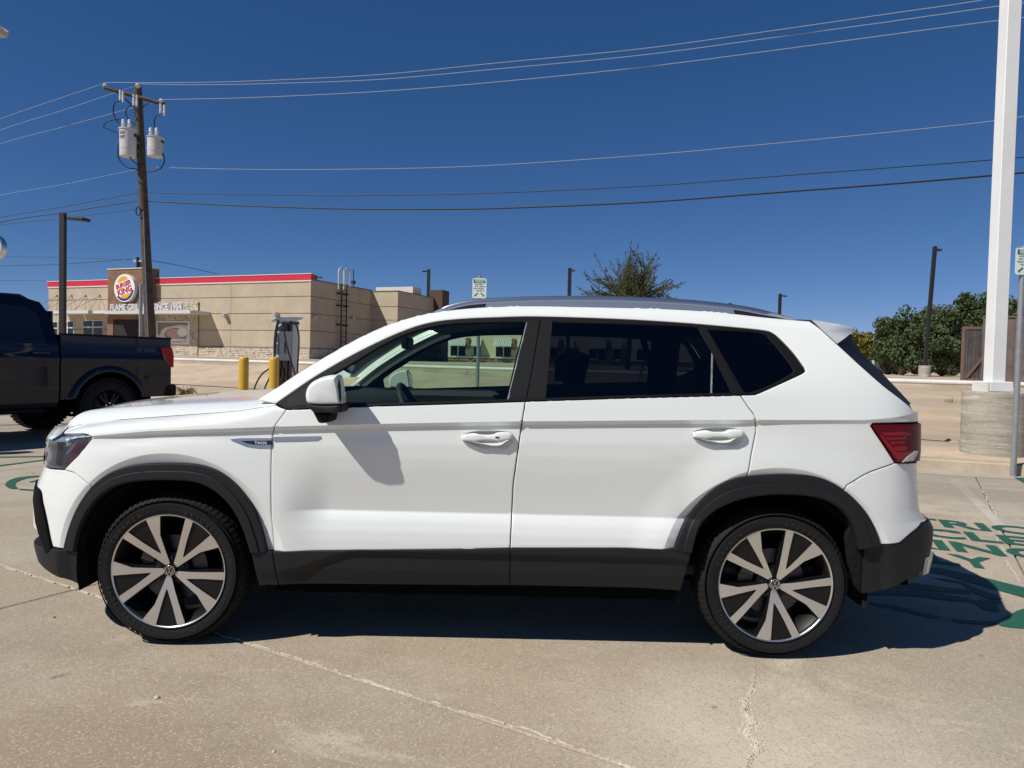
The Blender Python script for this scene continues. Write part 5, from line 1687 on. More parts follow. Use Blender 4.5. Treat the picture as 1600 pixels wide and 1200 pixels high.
def cab_(L, dY=-.25, r=.016):
    pts = []
    for x, y in L:
        q = atY(x, y, CY + dY) - np.array([c0[0], CY, gz]); pts.append((q[0] * cc_ - q[1] * cs_, q[0] * cs_ + q[1] * cc_, q[2]))
    mb = MB(); mb.tube(smooth_line(pts, 6), r, 8); return mb.build('charging_cable', M['cable'], ch, smooth=60)
cab_([(434, 500), (430, 520), (428.5, 540), (428, 560), (424, 573), (410, 584), (401, 598), (396, 612), (395, 622)])
cab_([(436, 500), (432, 520), (430, 545), (428, 570), (420, 592), (414, 606), (411, 622)], -.28)
cab_([(455, 502), (448, 505), (444, 515), (447, 535), (452, 555), (459, 578), (463, 592), (466, 600)], -.30)
cab_([(455, 502), (463, 509), (467, 525), (466.5, 550), (465, 575), (465, 595)], -.20)
mb = MB(); mb.box(.13, -.13, .66, .17, -.03, .84, .01); mb.build('cable_holster', M['gloss_black'], ch)

# ---- dark light poles
def light_pole(px, top_py, Y, w, head, label, base=None, lean=0.0, headlen=.75, square=True, name='light_pole'):
    t = atY(px, top_py, Y); gz = groundz(t[0] - lean, Y)
    po = empty(name, (t[0] - lean, Y, gz), 0, label, 'light pole')
    H_ = t[2] - gz
    mb = MB()
    z0 = 0
    if base:
        mbb = MB(); mbb.lathe([(base[0], -.2), (base[0], base[1]), (base[0] * .92, base[1] + .02), (0, base[1] + .02)], 24); mbb.build('pole_base', M['pier'], po, smooth=50); z0 = base[1]
    if square:
        a = w / 2
        mb.add([(-a, -a, z0), (a, -a, z0), (a, a, z0), (-a, a, z0), (lean - a, -a, H_), (lean + a, -a, H_), (lean + a, a, H_), (lean - a, a, H_)], [(0, 1, 5, 4), (1, 2, 6, 5), (2, 3, 7, 6), (3, 0, 4, 7), (4, 5, 6, 7)])
    else:
        mb.tube([(0, 0, z0), (lean, 0, H_)], [w / 2, w / 2 * .8], 12)
    mb.build('pole_shaft', M['dark_pole'], po)
    for hd in head:
        mb = MB()
        s_ = hd
        mb.prism([(0, -.03), (s_ * .18, -.05), (s_ * headlen, -.20), (s_ * (headlen + .12), -.10), (s_ * (headlen + .12), .10), (s_ * headlen, .20), (s_ * .18, .05), (0, .03)] if s_ > 0 else [(0, .03), (s_ * .18, .05), (s_ * headlen, .20), (s_ * (headlen + .12), .10), (s_ * (headlen + .12), -.10), (s_ * headlen, -.20), (s_ * .18, -.05), (0, -.03)], H_ - .20, H_ - .10, .02, lambda p: (p[0] + lean, p[1], p[2] - .10 * abs(p[0]) / headlen * .6))
        mb.build('lamp_head', M['dark_pole'], po)
    return po
light_pole(98.5, 333, 24, .16, (1,), 'dark square light pole with a flat lamp head behind the blue pickup')
light_pole(1461, 385, 40, .17, (.7,), 'tall leaning dark light pole on a concrete footing before the green trees', base=(.31, .62), lean=.30, headlen=.4)
light_pole(890.5, 419, 52, .26, (.5,), 'thin dark light pole above the middle of the car roof', headlen=.6)
light_pole(1219, 459, 60, .22, (.8,), 'small dark light pole above the rear of the car roof', headlen=.6)
light_pole(670, 421, 62, .26, (-.8,), 'dark light pole behind the brown end of the restaurant', headlen=.6)
light_pole(493, 430, 62, .24, (.8,), 'dark light pole peeking over the corner of the restaurant roof', headlen=.6)
# near lamp head entering at the top left, round sign below it
p = atY(-70, 60, 12.0)
nl = empty('light_pole', (p[0], 12.0, 0), 0, 'light pole at the left edge with only its pale lamp head showing', 'light pole')
mb = MB(); mb.tube([(0, 0, 0), (0, 0, p[2] - .05)], .07, 14); mb.build('pole_shaft', M['galv'], nl, smooth=60)
q = atY(10, 47, 12.0) - np.array([p[0], 12.0, 0])
mb = MB()
for k, (w_, h_) in enumerate([(1, 1)]):
    mb.add([(0, -.05, q[2] - .02), (0, .05, q[2] - .02), (q[0] - .35, .14, q[2] + .05), (q[0] - .35, -.14, q[2] + .05), (q[0] - .03, -.10, q[2] + .02), (q[0], 0, q[2] - .03), (q[0] - .03, .10, q[2] + .02),
            (0, -.05, q[2] - .10), (0, .05, q[2] - .10), (q[0] - .35, .13, q[2] - .09), (q[0] - .35, -.13, q[2] - .09), (q[0] - .05, -.09, q[2] - .09), (q[0] - .02, 0, q[2] - .10), (q[0] - .05, .09, q[2] - .09)],
           [(0, 3, 2, 1), (3, 4, 5, 6, 2), (7, 8, 9, 10), (10, 9, 13, 12, 11), (0, 7, 10, 3), (3, 10, 11, 4), (4, 11, 12, 5), (5, 12, 13, 6), (6, 13, 9, 2), (2, 9, 8, 1)])
mb.build('lamp_head', simple('beige_lamp', (.42, .38, .32), .5), nl)
p = atY(-13, 386, 14.0)
rs_ = empty('round_sign', (p[0], 14.0, groundz(p[0], 14.0)), 0, 'round silver rimmed sign at the left edge above the blue pickup', 'sign')
zc_ = p[2] - groundz(p[0], 14.0); R_ = 21 / 1110 * 14
mb = MB(); mb.lathe([(R_ * .86, -.05), (R_ * .9, -.07), (R_, -.06), (R_, .06), (0, .06)], 40, c=(0, 0, zc_), axis='y'); mb.build('sign_rim', M['satin_metal'], rs_, smooth=50)
mb = MB(); mb.lathe([(0, -.045), (R_ * .87, -.045)], 40, c=(0, 0, zc_), axis='y'); mb.build('sign_disc', simple('pale_blue_sign', (.45, .6, .65), .4), rs_)
mb = MB(); mb.tube([(0, 0.1, -.1), (0, .1, zc_)], .04, 12); mb.build('post', M['galv'], rs_, smooth=60)

# ================================================================== RESTAURANT
BO = atY(484, 560, 39.0); BZ = 1.16
bk = empty('restaurant', (BO[0], BO[1], BZ), -SITE, 'tan burger restaurant with a red roof band and brown sign tower at left', 'building')
def bl_(px, py, yo=0.0):
    """photo point -> (x, z) on the wall plane y = yo of the restaurant frame"""
    d = ray(px, py); o = np.array([0, 0, CAM_H])
    n = np.array([VX[0], VX[1], 0]); c = np.array([BO[0], BO[1], 0]) + n * yo
    t = ((c - o) @ n) / (d @ n); P = o + d * t
    r = P - np.array([BO[0], BO[1], 0])
    return float(r[0] * UX[0] + r[1] * UX[1]), float(P[2] - BZ)
def bs_(px, py, xo=0.0):
    """same for the planes x = xo (side walls) -> (y, z)"""
    d = ray(px, py); o = np.array([0, 0, CAM_H])
    n = np.array([UX[0], UX[1], 0]); c = np.array([BO[0], BO[1], 0]) + n * xo
    t = ((c - o) @ n) / (d @ n); P = o + d * t
    r = P - np.array([BO[0], BO[1], 0])
    return float(r[0] * VX[0] + r[1] * VX[1]), float(P[2] - BZ)
xL = bl_(76, 450)[0]
zT = bl_(484, 427)[1]
zj = [zT - k for k in (1.247, 2.18, 3.13, 4.08)]
yA = bs_(580, 500)[0]
xB = bl_(621, 500, yA)[0]
yB = bs_(677, 500, xB)[0]
def bbox(name, x0, y0, z0, x1, y1, z1, mat, b=0, parent=None):
    mb = MB(); mb.box(x0, y0, z0, x1, y1, z1, b); return mb.build(name, mat, parent or bk)
zs_top = bs_(486.5, 437)[1]
bbox('wall_core', xL + .03, .03, -.3, -.03, yB - .1, zs_top - .05, M['joint_tan'])
bbox('wall_core', -.02, yA + .03, -.3, xB - .03, yB - .1, zs_top - .35, M['joint_tan'])
# horizontal stucco panels, each its own piece
zlev = [zs_top] + zj
g = .018
for k in range(len(zlev) - 1):
    z1, z0 = zlev[k] - g, zlev[k + 1] + g
    for a, b in ((xL, -5.6), (-5.58, 0.0)):
        bbox('wall_panel', a, 0, z0, b, .03, z1, M['stucco'])
    bbox('wall_panel', -.03, .032, z0, .0, yA, z1, M['stucco'])
zB = bl_(600, 455.2, yA)[1]
zl2 = [zB, zj[0] - .1, zj[1], zj[2], zj[3]]
for k in range(4):
    z1, z0 = zl2[k] - g, zl2[k + 1] + g
    bbox('wall_panel', .0, yA, z0, xB, yA + .03, z1, M['stucco'])
    bbox('wall_panel', xB - .03, yA + .032, z0, xB, yB, z1, M['stucco'])
bbox('base_course', xL, -.02, zj[3] - .04, 0.02, 0.0, zj[3] + .015, M['joint_tan'])
def stones(name, x0, x1, z0, z1, axis, at, seed, mats=('stone_a',), lo=.14, hi=.42, hh=.085):
    r = np.random.default_rng(seed); mb = MB(); z = z0
    while z < z1 - .02:
        h = min(hh * (.7 + .7 * r.random()), z1 - z); x = x0
        while x < x1 - .02:
            w_ = min(lo + (hi - lo) * r.random(), x1 - x); d_ = .02 + .045 * r.random()
            if axis == 'y': mb.box(x + .008, at - d_, z + .008, x + w_ - .006, at, z + h - .005)
            else: mb.box(at, x + .008, z + .008, at + d_, x + w_ - .006, z + h - .005)
            x += w_
        z += h
    o = mb.build(name, M[mats[0]], bk, smooth=None); o['kind'] = 'stuff'; return o
stones('stone_veneer', -8.4, .0, -.1, zj[3] - .04, 'y', 0, 3)
stones('stone_veneer', .03, yA, -.1, zj[3] - .04, 'x', .0, 4)
xs0 = bl_(238, 500)[0]; xs1 = bl_(311, 500)[0]
stones('stone_veneer', xs0, xs1, -.1, bl_(290, 470.5)[1], 'y', -.06, 5)
# red band and caps
bbox('red_band', xL - .04, -.06, zT - .36, 0.06, .25, zT - .04, M['red'])
bbox('parapet_cap', xL - .06, -.09, zT - .04, 0.09, .28, zT, M['stucco_trim'])
bbox('band_trim', xL - .02, -.05, zT - .44, 0.05, .0, zT - .36, M['stucco_trim'])
bbox('parapet_cap', -.25, .28, zs_top - .02, .03, yA, zs_top + .05, M['joint_tan'])
bbox('parapet_cap', .0, yA - .03, zB - .02, xB + .03, yA + .2, zB + .04, M['joint_tan'])
bbox('parapet_cap', xB - .2, yA + .2, zB - .02, xB + .03, yB, zB + .04, M['joint_tan'])
bbox('roof_screen', xB - 3.2, yA + 2.5, zB - .2, xB - .4, yB - 1.0, zB + .55, M['stucco_trim'])
bx0 = bl_(691, 470, yB)[0]
bbox('brown_pilaster', xB - .35, yB, 0, bx0, yB + 1.0, bl_(684, 453, yB)[1], simple('dark_pilaster', (.075, .045, .032), .8, noise=.2))
# tower
tx0 = bl_(168.5, 450, -.5)[0]; tx1 = bl_(234, 450, -.5)[0]
tzt = bl_(200, 419, -.5)[1]
ctz = bl_(240, 484, -1.5)[1]
zw = np.arange(ctz, tzt - .05, .14)
for z in zw:
    bbox('cladding_board', tx0, -.5, z, tx1, -.2, min(z + .132, tzt - .05), M['wood_clad'])
bbox('tower_core', tx0 + .02, -.47, 0, tx1 - .02, .2, tzt - .05, M['wood_clad'])
bbox('tower_cap', tx0 - .03, -.54, tzt - .05, tx1 + .03, .25, tzt, M['stucco_trim'])
dx0 = bl_(177, 510, -.5)[0]; dx1 = bl_(219, 510, -.5)[0]
bbox('cladding_board', tx0, -.52, 0, dx0, -.48, ctz, M['wood_clad'])
bbox('cladding_board', dx1, -.52, 0, tx1, -.48, ctz, M['wood_clad'])
zd = bl_(195, 499, -.5)[1]
bbox('cladding_board', dx0, -.52, zd, dx1, -.48, ctz, M['wood_clad'])
bbox('shaded_doorway', dx0, -.485, 0, dx1, -.475, zd, simple('entrance_shade', (.012, .008, .007), .8))  # flat doorway sheet, its near-black colour stands in for shade in the recess
# canopies
cx0 = bl_(163, 487, -1.5)[0]; cx1 = bl_(297, 487, -1.5)[0]
zc1 = bl_(240, 485, -1.5)[1]; zc0 = bl_(240, 490, -1.5)[1]
cn = bbox('entrance_canopy', cx0, -1.5, zc0, cx1, -.02, zc1, M['canopy'])
xx = bl_(78, 487, -1.2)[0]
zca, zcb = bl_(110, 485, -1.2)[1], bl_(110, 490, -1.2)[1]
aw1 = bbox('window_canopy', xx, -1.2, zcb, bl_(101, 487, -1.2)[0], -.01, zca, M['canopy'])
aw2 = bbox('window_canopy', bl_(104, 487, -1.2)[0], -1.2, zcb, bl_(137.5, 487, -1.2)[0], -.01, zca, M['canopy'])
aw3 = bbox('window_canopy', bl_(140, 487, -1.2)[0], -1.0, zcb + .02, cx0 - .05, -.01, zca - .02, M['stucco_trim'])
for px in (89, 112, 134, 156):
    a = bl_(px, 462, -.02); mb = MB()
    for dx_ in (-1.0, 0.55):
        mb.tube([(a[0], -.02, a[1]), (a[0] + dx_, -1.15, zca)], .016, 5)
    mb.lathe([(.06, -.05), (.06, 0), (0, 0)], 10, c=(a[0], 0, a[1]), axis='y')
    mb.build('tie_rod', M['galv'], bk)
# letters on the canopy
V_, F_ = text_geo('FLAME GRILLING SINCE 1954', 1, .03, .025)
lx0, lx1 = bl_(173.5, 480, -1.4)[0], bl_(285, 480, -1.4)[0]
V_[:, 0] = (V_[:, 0] - V_[:, 0].min()) / np.ptp(V_[:, 0]) * (lx1 - lx0) + lx0
V_[:, 1] = (V_[:, 1] - V_[:, 1].min()) / np.ptp(V_[:, 1]) * .40 + zc1 + .01
mk('lettering', [(a, -1.4 - c * 2, b) for a, b, c in V_], F_, M['letter'], cn)
# round sign
sx0, sx1 = bl_(180.5, 450, -.62)[0], bl_(212.5, 450, -.62)[0]
sR = (bl_(196, 428.5, -.62)[1] - bl_(196, 472, -.62)[1]) / 2; sRx = (sx1 - sx0) / 2
sc = ((sx0 + sx1) / 2, -.5, bl_(196, 450.3, -.62)[1])
sg = empty('restaurant_sign', (0, 0, 0), 0)
sg.parent = bk
def ell(rx, rz, y, n=48, c=(0, 0)): return [(sc[0] + c[0] + rx * math.cos(2 * math.pi * k / n), y, sc[2] + c[1] + rz * math.sin(2 * math.pi * k / n)) for k in range(n)]
v = ell(sRx, sR, -.72) + ell(sRx, sR, -.5); n = 48
mk('sign_body', v, [tuple(range(n)), *[(i, (i + 1) % n, n + (i + 1) % n, n + i) for i in range(n)]], M['sign_white'], sg, smooth=40)
def onsign(poly, mat, name, y=-.725):
    w_ = math.radians(16); c_, s_ = math.cos(w_), math.sin(w_)
    v2, T = fill2d(poly)
    mk(name, [(sc[0] + (p[0] * c_ - p[1] * s_) * sRx, y, sc[2] + (p[0] * s_ + p[1] * c_) * sR) for p in v2], T, mat, sg)
def arc(cx, cz, rx, rz, a0, a1, n=16): return [(cx + rx * math.cos(math.radians(a)), cz + rz * math.sin(math.radians(a))) for a in np.linspace(a0, a1, n)]
onsign(arc(.0, .52, .50, .34, 0, 180), M['sign_yellow'], 'bun_top')
onsign(arc(.0, -.46, .50, .32, 180, 360), M['sign_yellow'], 'bun_bottom')
onsign(arc(.0, 0, .93, .93, 205, 335, 24) + arc(.0, .06, .80, .80, 328, 212, 24), M['sign_blue'], 'crescent')
for t, cz, h, w_ in (('BURGER', .27, .34, 1.48), ('KING', -.18, .46, 1.42)):
    V_, F_ = text_geo(t, 1, 0, .035)
    V_[:, 0] = (V_[:, 0] - (V_[:, 0].min() + V_[:, 0].max()) / 2) / np.ptp(V_[:, 0]) * w_
    V_[:, 1] = (V_[:, 1] - (V_[:, 1].min() + V_[:, 1].max()) / 2) / np.ptp(V_[:, 1]) * h + cz
    a = math.radians(16); c_, s_ = math.cos(a), math.sin(a)
    mk('lettering', [(sc[0] + (p[0] * c_ - p[1] * s_) * sRx, -.735, sc[2] + (p[0] * s_ + p[1] * c_) * sR) for p in V_], F_, M['sign_red'], sg)
# windows
def window(px0, px1, py0, py1, cols=2, yo=-.03, parent=None):
    x0, z1 = bl_(px0, py0, yo); x1, z0 = bl_(px1, py1, yo)
    w_ = bbox('window', x0, yo, z0, x1, -.0, z1, M['alu'])
    zm = z1 - (z1 - z0) * .27 if z1 - z0 > .8 else (z0 + z1) / 2
    for k in range(cols):
        a = x0 + (x1 - x0) * k / cols + .05; b = x0 + (x1 - x0) * (k + 1) / cols - .05
        for za, zb in ((z0 + .06, zm - .04), (zm + .04, z1 - .06)):
            mb = MB(); mb.box(a, yo - .006, za, b, yo - .001, zb); mb.build('pane', M['win_dark'], w_)
window(129.5, 161, 500, 542)
window(95, 115, 501, 542)
window(62, 90, 502, 542)
# poster
px0, pz1 = bl_(245, 502, -.12); px1, pz0 = bl_(296, 538, -.12)
po = bbox('poster', px0, -.14, pz0, px1, -.06, pz1, M['sign_white'])
W_, H_ = px1 - px0, pz1 - pz0
def onposter(poly, mat, name, y):
    v2, T = fill2d(poly); mk(name, [(px0 + p[0] * W_, y, pz0 + p[1] * H_) for p in v2], T, mat, po)
onposter([(.04, .05), (.96, .05), (.96, .95), (.04, .95)], simple('poster_pale', (.62, .60, .58), .5, noise=.2, nscale=3), 'poster_print', -.142)
onposter([(.04, .95), (.04, .45), (.10, .35), (.16, .60), (.26, .72), (.45, .78), (.70, .84), (.96, .80), (.96, .95)], M['ink_grey'], 'poster_print', -.144)
onposter(arc(.60, .40, .34, .30, 0, 360, 30)[:-1], M['ink_grey'], 'poster_print', -.146)
onposter(arc(.58, .46, .27, .20, 0, 360, 30)[:-1], M['ink_pink'], 'poster_print', -.148)
onposter(arc(.80, .52, .15, .20, 0, 360, 24)[:-1], M['sign_white'], 'poster_print', -.150)
onposter(arc(.56, .24, .30, .12, 180, 360, 20), M['sign_white'], 'poster_print', -.150)
# wall lights, ladder, roof gear
for px, py in ((350, 493), (429.5, 491)):
    a = bl_(px, py, -.2); mb = MB(); mb.lathe([(.0, -.30), (.12, -.30), (.15, -.1), (.15, .0)], 14, c=(a[0], 0, a[1]), axis='y')
    mb.build('wall_lamp', M['charger_grey'], bk)
for px, py in ((493, 496), (552, 497)):
    a = bs_(px, py, .1); mb = MB(); mb.box(.0, a[0] - .12, a[1] - .08, .14, a[0] + .12, a[1] + .08); mb.build('wall_lamp', M['charger_grey'], bk)
y0_, _ = bs_(533.5, 480, .25); y1_, _ = bs_(541.5, 480, .25)
ld = empty('roof_ladder', (0, 0, 0)); ld.parent = bk
mb = MB()
zr0 = bs_(537, 444, .25)[1]
for y in (y0_, y1_): mb.box(.22, y - .03, .3, .27, y + .03, zr0)
mb.build('ladder_rail', M['dark_pole'], ld)
for z in np.arange(.5, zr0, .30):
    mb = MB(); mb.box(.23, y0_, z, .26, y1_, z + .03); mb.build('rung', M['dark_pole'], ld)
for z in (zr0 - .6, zr0 - 1.3, zr0 - 2.4):
    mb = MB(); mb.box(.0, y0_ - .14, z, .30, y0_ + .02, z + .08); mb.box(.0, y1_ - .02, z, .30, y1_ + .14, z + .08); mb.build('ladder_bracket', M['dark_pole'], ld)
hoop_m = simple('beige_tube', (.50, .45, .36), .6)
ztop = bs_(537, 419, .25)[1]
for y in (y0_ + .0, (y0_ + y1_) / 2 + .25):
    mb = MB()
    mb.tube([(.25, y - .32, zr0 - .35), (.25, y - .32, ztop - .3)] + [(.25, y + .32 * math.cos(a), ztop - .3 + .32 * math.sin(a)) for a in np.linspace(math.pi, 0, 9)] + [(.25, y + .32, ztop - .3), (.25, y + .32, zr0 - .1)], .035, 6)
    mb.build('ladder_hoop', hoop_m, ld, smooth=60)
a = bs_(552.5, 421, -1.0); mb = MB(); mb.tube([(-1.0, a[0], zs_top - .3), (-1.0, a[0], a[1])], .03, 6); mb.box(-1.1, a[0] - .1, a[1] - .9, -.9, a[0] + .1, a[1] - .7); mb.build('antenna_mast', M['dark_pole'], bk)

# ================================================================== UTILITY POLE
PYY = 28.0
p0 = atY(239, 600, PYY); p1 = atY(215, 136, PYY)
pgz = groundz(p0[0], PYY)
zt_ = p1[2]
slope = (p1[0] - p0[0]) / (p1[2] - p0[2])
xb_ = p0[0] - slope * (p0[2] - pgz)
up_ = empty('utility_pole', (xb_, PYY, pgz), 0, 'weathered wooden utility pole with a crossarm leaning slightly left', 'utility pole')
UO = np.array([xb_, PYY, pgz])
mb = MB(); mb.tube([(0, 0, -.2), *[(p1[0] - xb_) * t * np.array([1, 0, 0]) + np.array([0, 0, (zt_ - pgz) * t]) for t in np.linspace(.05, 1, 8)]], [.20, .198, .19, .182, .175, .167, .16, .155, .15], 16)
mb.build('pole_trunk', M['wood_pole'], up_, smooth=60)
def onp(px, py, dY=0.0): return atY(px, py, PYY + dY) - UO
A_ = onp(163, 137, -.25); B_ = onp(257, 163, -.20)
# crossarm drawn at its true length along the street
mb = MB(); d_ = B_ - A_; mb.tube([A_, B_], .075, 4); ca_ = mb.build('crossarm', M['wood_pole'], up_)
mb = MB(); mb.tube([onp(194, 153, -.2), onp(214, 172, -.2)], .025, 5); mb.build('arm_brace', M['dark_pole'], up_)
mb = MB(); mb.tube([onp(233, 161, -.2), onp(221, 168, -.2)], .025, 5); mb.build('arm_brace', M['dark_pole'], up_)
for px, py in ((164, 133), (215, 133), (252, 157)):
    q = onp(px, py, -.22); mb = MB(); mb.lathe([(.03, -.12), (.05, -.10), (.10, -.06), (.05, -.03), (.09, .0), (.06, .05), (0, .07)], 12, c=tuple(q)); mb.build('insulator', M['porcelain'], up_, smooth=60)
for px, py in ((188, 141), (192.5, 143), (209, 148), (214, 149), (251, 162), (257, 164)):
    q = onp(px, py, -.32); mb = MB(); mb.lathe([(.035, 0), (.05, -.05), (.035, -.1), (.05, -.15), (.035, -.2), (.05, -.25), (.04, -.42)], 10, c=tuple(q)); mb.build('fuse_cutout', M['porcelain'], up_, smooth=60)
mb = MB(); q = onp(216.5, 330, -.2); mb.tube([q + np.array([.09 * math.cos(a), -.02, .17 * math.sin(a)]) for a in np.linspace(0, 2 * math.pi, 20)], .02, 6); mb.build('cable_coil', M['cable'], up_, smooth=60)
mb = MB(); mb.tube([onp(233, 560, -.2), onp(226.5, 400, -.19), onp(224, 330, -.19)], .02, 6); mb.build('ground_conduit', M['galv'], up_, smooth=60)
# transformers
def transformer(px, py_top, py_bot, wpx, lab, lett=False):
    t = atY(px, py_top, PYY - .5); b = atY(px, py_bot, PYY - .5); h = t[2] - b[2]; r = wpx / 2 / 1110 * PYY
    e = empty('transformer', (t[0], PYY - .5, b[2]), 0, lab, 'transformer', 'pole transformers')
    mb = MB(); mb.lathe([(0, .0), (r * .88, .0), (r * .90, .03), (r * .90, h * .24), (r * .93, h * .25), (r * .93, h * .93), (r * 1.03, h * .94), (r * 1.03, h * .97), (r * .7, h), (0, h * 1.01)], 28)
    tk = mb.build('tank', M['tank'], e, smooth=40)
    for dx in (-.4, .35):
        mb = MB(); mb.lathe([(.05, 0), (.09, .06), (.05, .10), (.08, .16), (.05, .20), (.07, .26), (.03, .32), (0, .33)], 12, c=(dx * r, -.1, h)); mb.build('bushing', M['porcelain'], e, smooth=60)
    mb = MB(); mb.box(-.05, .28, h * .55, .25 if px < 215 else .05, .5, h * .62); mb.box(-.05, .28, h * .25, .25 if px < 215 else .05, .5, h * .32); mb.build('hanger_bracket', M['galv'], e)
    mb = MB(); mb.box(-r * 1.06, -.1, h * .62, -r * .92, .06, h * .72); mb.build('side_lug', M['dark_pole'], e); mb = MB(); mb.box(r * .92, -.1, h * .70, r * 1.06, .06, h * .80); mb.build('side_lug', M['dark_pole'], e)
    if lett:
        for t_, zz_ in (('50', .78), ('1997', .64)):
            V_, F_ = text_geo(t_, 1, 0, .03); V_[:, 0] -= V_[:, 0].mean(); V_[:, 0] *= .24 / np.ptp(V_[:, 0]); V_[:, 1] -= V_[:, 1].mean(); V_[:, 1] *= .13 / np.ptp(V_[:, 1])
            mk('lettering', [((r * .94) * math.sin((a - .08) / r), -(r * .94) * math.cos((a - .08) / r), h * zz_ + c) for a, c, _ in V_], F_, M['cable'], tk)
    return e
transformer(200, 201, 245, 25, 'taller white transformer can with black marking on the left of the pole', True)
transformer(242.5, 214, 245, 24, 'shorter white transformer can on the right of the pole')
def drop(L, lab, Yd=PYY - .45, r=.022):
    pts = smooth_line([atY(x, y, Yd) for x, y in L], 6); mb = MB(); mb.tube(pts, r, 6)
    o = mb.build('drop_cable', M['cable'], org=tuple(pts[0]), smooth=60); tag(o, lab, 'cable')
drop([(190, 157), (180, 160), (177, 172), (180, 185), (186, 193)], 'thin cable from the left fuse down to the left transformer')
drop([(205, 163), (197, 172), (198, 182), (207, 192), (213, 196)], 'thin cable curling between the crossarm and the pole behind the left transformer')
drop([(252, 177), (243, 183), (241, 194), (246, 203)], 'thin cable from the right fuse down to the right transformer')
drop([(191, 190), (184, 186), (168, 190), (162, 198), (172, 203), (186, 209)], 'black cable bulging left above the left transformer')
drop([(186, 222), (184, 238), (188, 252), (200, 262), (212, 264), (219, 268)], 'black cable looping under the left transformer')
drop([(199, 214), (199, 236), (206, 250), (216, 258), (219, 262)], 'black cable hanging down the face of the left transformer')
drop([(253, 236), (257, 250), (252, 262), (242, 267), (230, 269)], 'black cable looping under the right transformer')

# ---- power lines
def wire(L, d0, d1, r, mat, lab, group='power lines across the sky'):
    xs_ = np.array([q[0] for q in L], float)
    n = len(L)
    t = (xs_ - xs_[0]) / (xs_[-1] - xs_[0])
    pts = []
    for (x, y), tt in zip(L, t):
        # straight in plan between both supports
        a = np.array([(L[0][0] - 800) / FPX, 1]) * d0; b = np.array([(L[-1][0] - 800) / FPX, 1]) * d1
        m = (x - 800) / FPX
        s_ = (a[0] - m * a[1]) / ((a[0] - b[0]) - m * (a[1] - b[1]))
        Yw = a[1] + (b[1] - a[1]) * s_
        pts.append(atY(x, y, Yw))
    P = smooth_line(pts, 6); mb = MB(); mb.tube(P, r, 5)
    o = mb.build('power_line', mat, org=tuple(P[0]), smooth=60); tag(o, lab, 'power line', group)
Z = lambda x, y: (800 + x / 2, y / 2)
Q = lambda x, y: (400 + x / 2.667, 60 + y / 2.667)
W1 = M['wire']
wire([(164, 129), (290, 129), Q(0, 177), Q(500, 152), Q(1000, 103), Z(400, 153), Z(800, 98), Z(1200, 40), Z(1470, 0), (1700, -33)], 27.7, 17, .010, W1, 'topmost pale wire running right from the crossarm end')
wire([(216, 131), (290, 132.5), Q(0, 190), Q(500, 172), Q(1000, 128), Z(400, 173), Z(800, 120), Z(1200, 65), Z(1530, 18), (1700, -8)], 27.8, 17, .010, W1, 'second pale wire from the top running right from the pole top')
wire([(253, 155.5), (290, 155), Q(0, 246), Q(500, 222), Q(1000, 182), Z(400, 211), Z(800, 160), Z(1200, 106), Z(1530, 63), (1700, 17)], 27.8, 17, .010, W1, 'third pale wire from the top running right from the crossarm')
wire([(226, 260), (262, 262), Q(0, 546), Q(400, 545), Q(900, 533), Z(400, 486), Z(800, 450), Z(1200, 411), Z(1510, 377), (1700, 164)], 28, 17, .008, W1, 'faint pale wire running right at the height of the pole middle')
wire([(227, 300), (262, 302), Q(0, 652), Q(400, 655), Q(900, 648), Z(400, 583), Z(800, 553), Z(1200, 523), Z(1510, 499), (1700, 237)], 28, 17, .013, M['cable'], 'upper black cable running right below the pale wires')
wire([(228, 314), (262, 316), Q(0, 700), Q(400, 711), Q(800, 712), Z(0, 650), Z(400, 633), Z(800, 604), Z(1200, 574), Z(1510, 548), (1700, 261)], 28, 17, .024, M['cable'], 'lowest and thickest black cable running right across the sky')
wire([(-150, 244), (0, 186), (80, 158), (161, 131)], 30, 27.7, .009, W1, 'topmost pale wire running left from the crossarm end')
wire([(-150, 262), (0, 203.5), (90, 175), (150, 155), (215, 133)], 30, 28, .009, W1, 'second pale wire running left from the pole top')
wire([(-150, 280), (0, 225), (100, 198), (205, 169), (252, 157)], 30, 28, .009, W1, 'third pale wire running left from the crossarm')
wire([(-150, 338), (0, 305), (100, 288), (207, 266), (224, 262)], 30, 28, .007, W1, 'faint pale wire running left at the height of the pole middle')
wire([(-150, 372), (0, 340), (100, 323), (200, 304), (226, 300)], 30, 28, .015, M['cable'], 'upper thin black cable running left from the pole')
wire([(-150, 386), (0, 347.5), (100, 332), (215, 314), (227, 313)], 30, 28, .020, M['cable'], 'middle black cable running left from the pole')
wire([(-150, 382), (0, 352), (110, 340), (215, 326), (229, 324)], 30, 28, .012, M['cable'], 'lowest thin black cable running left from the pole')
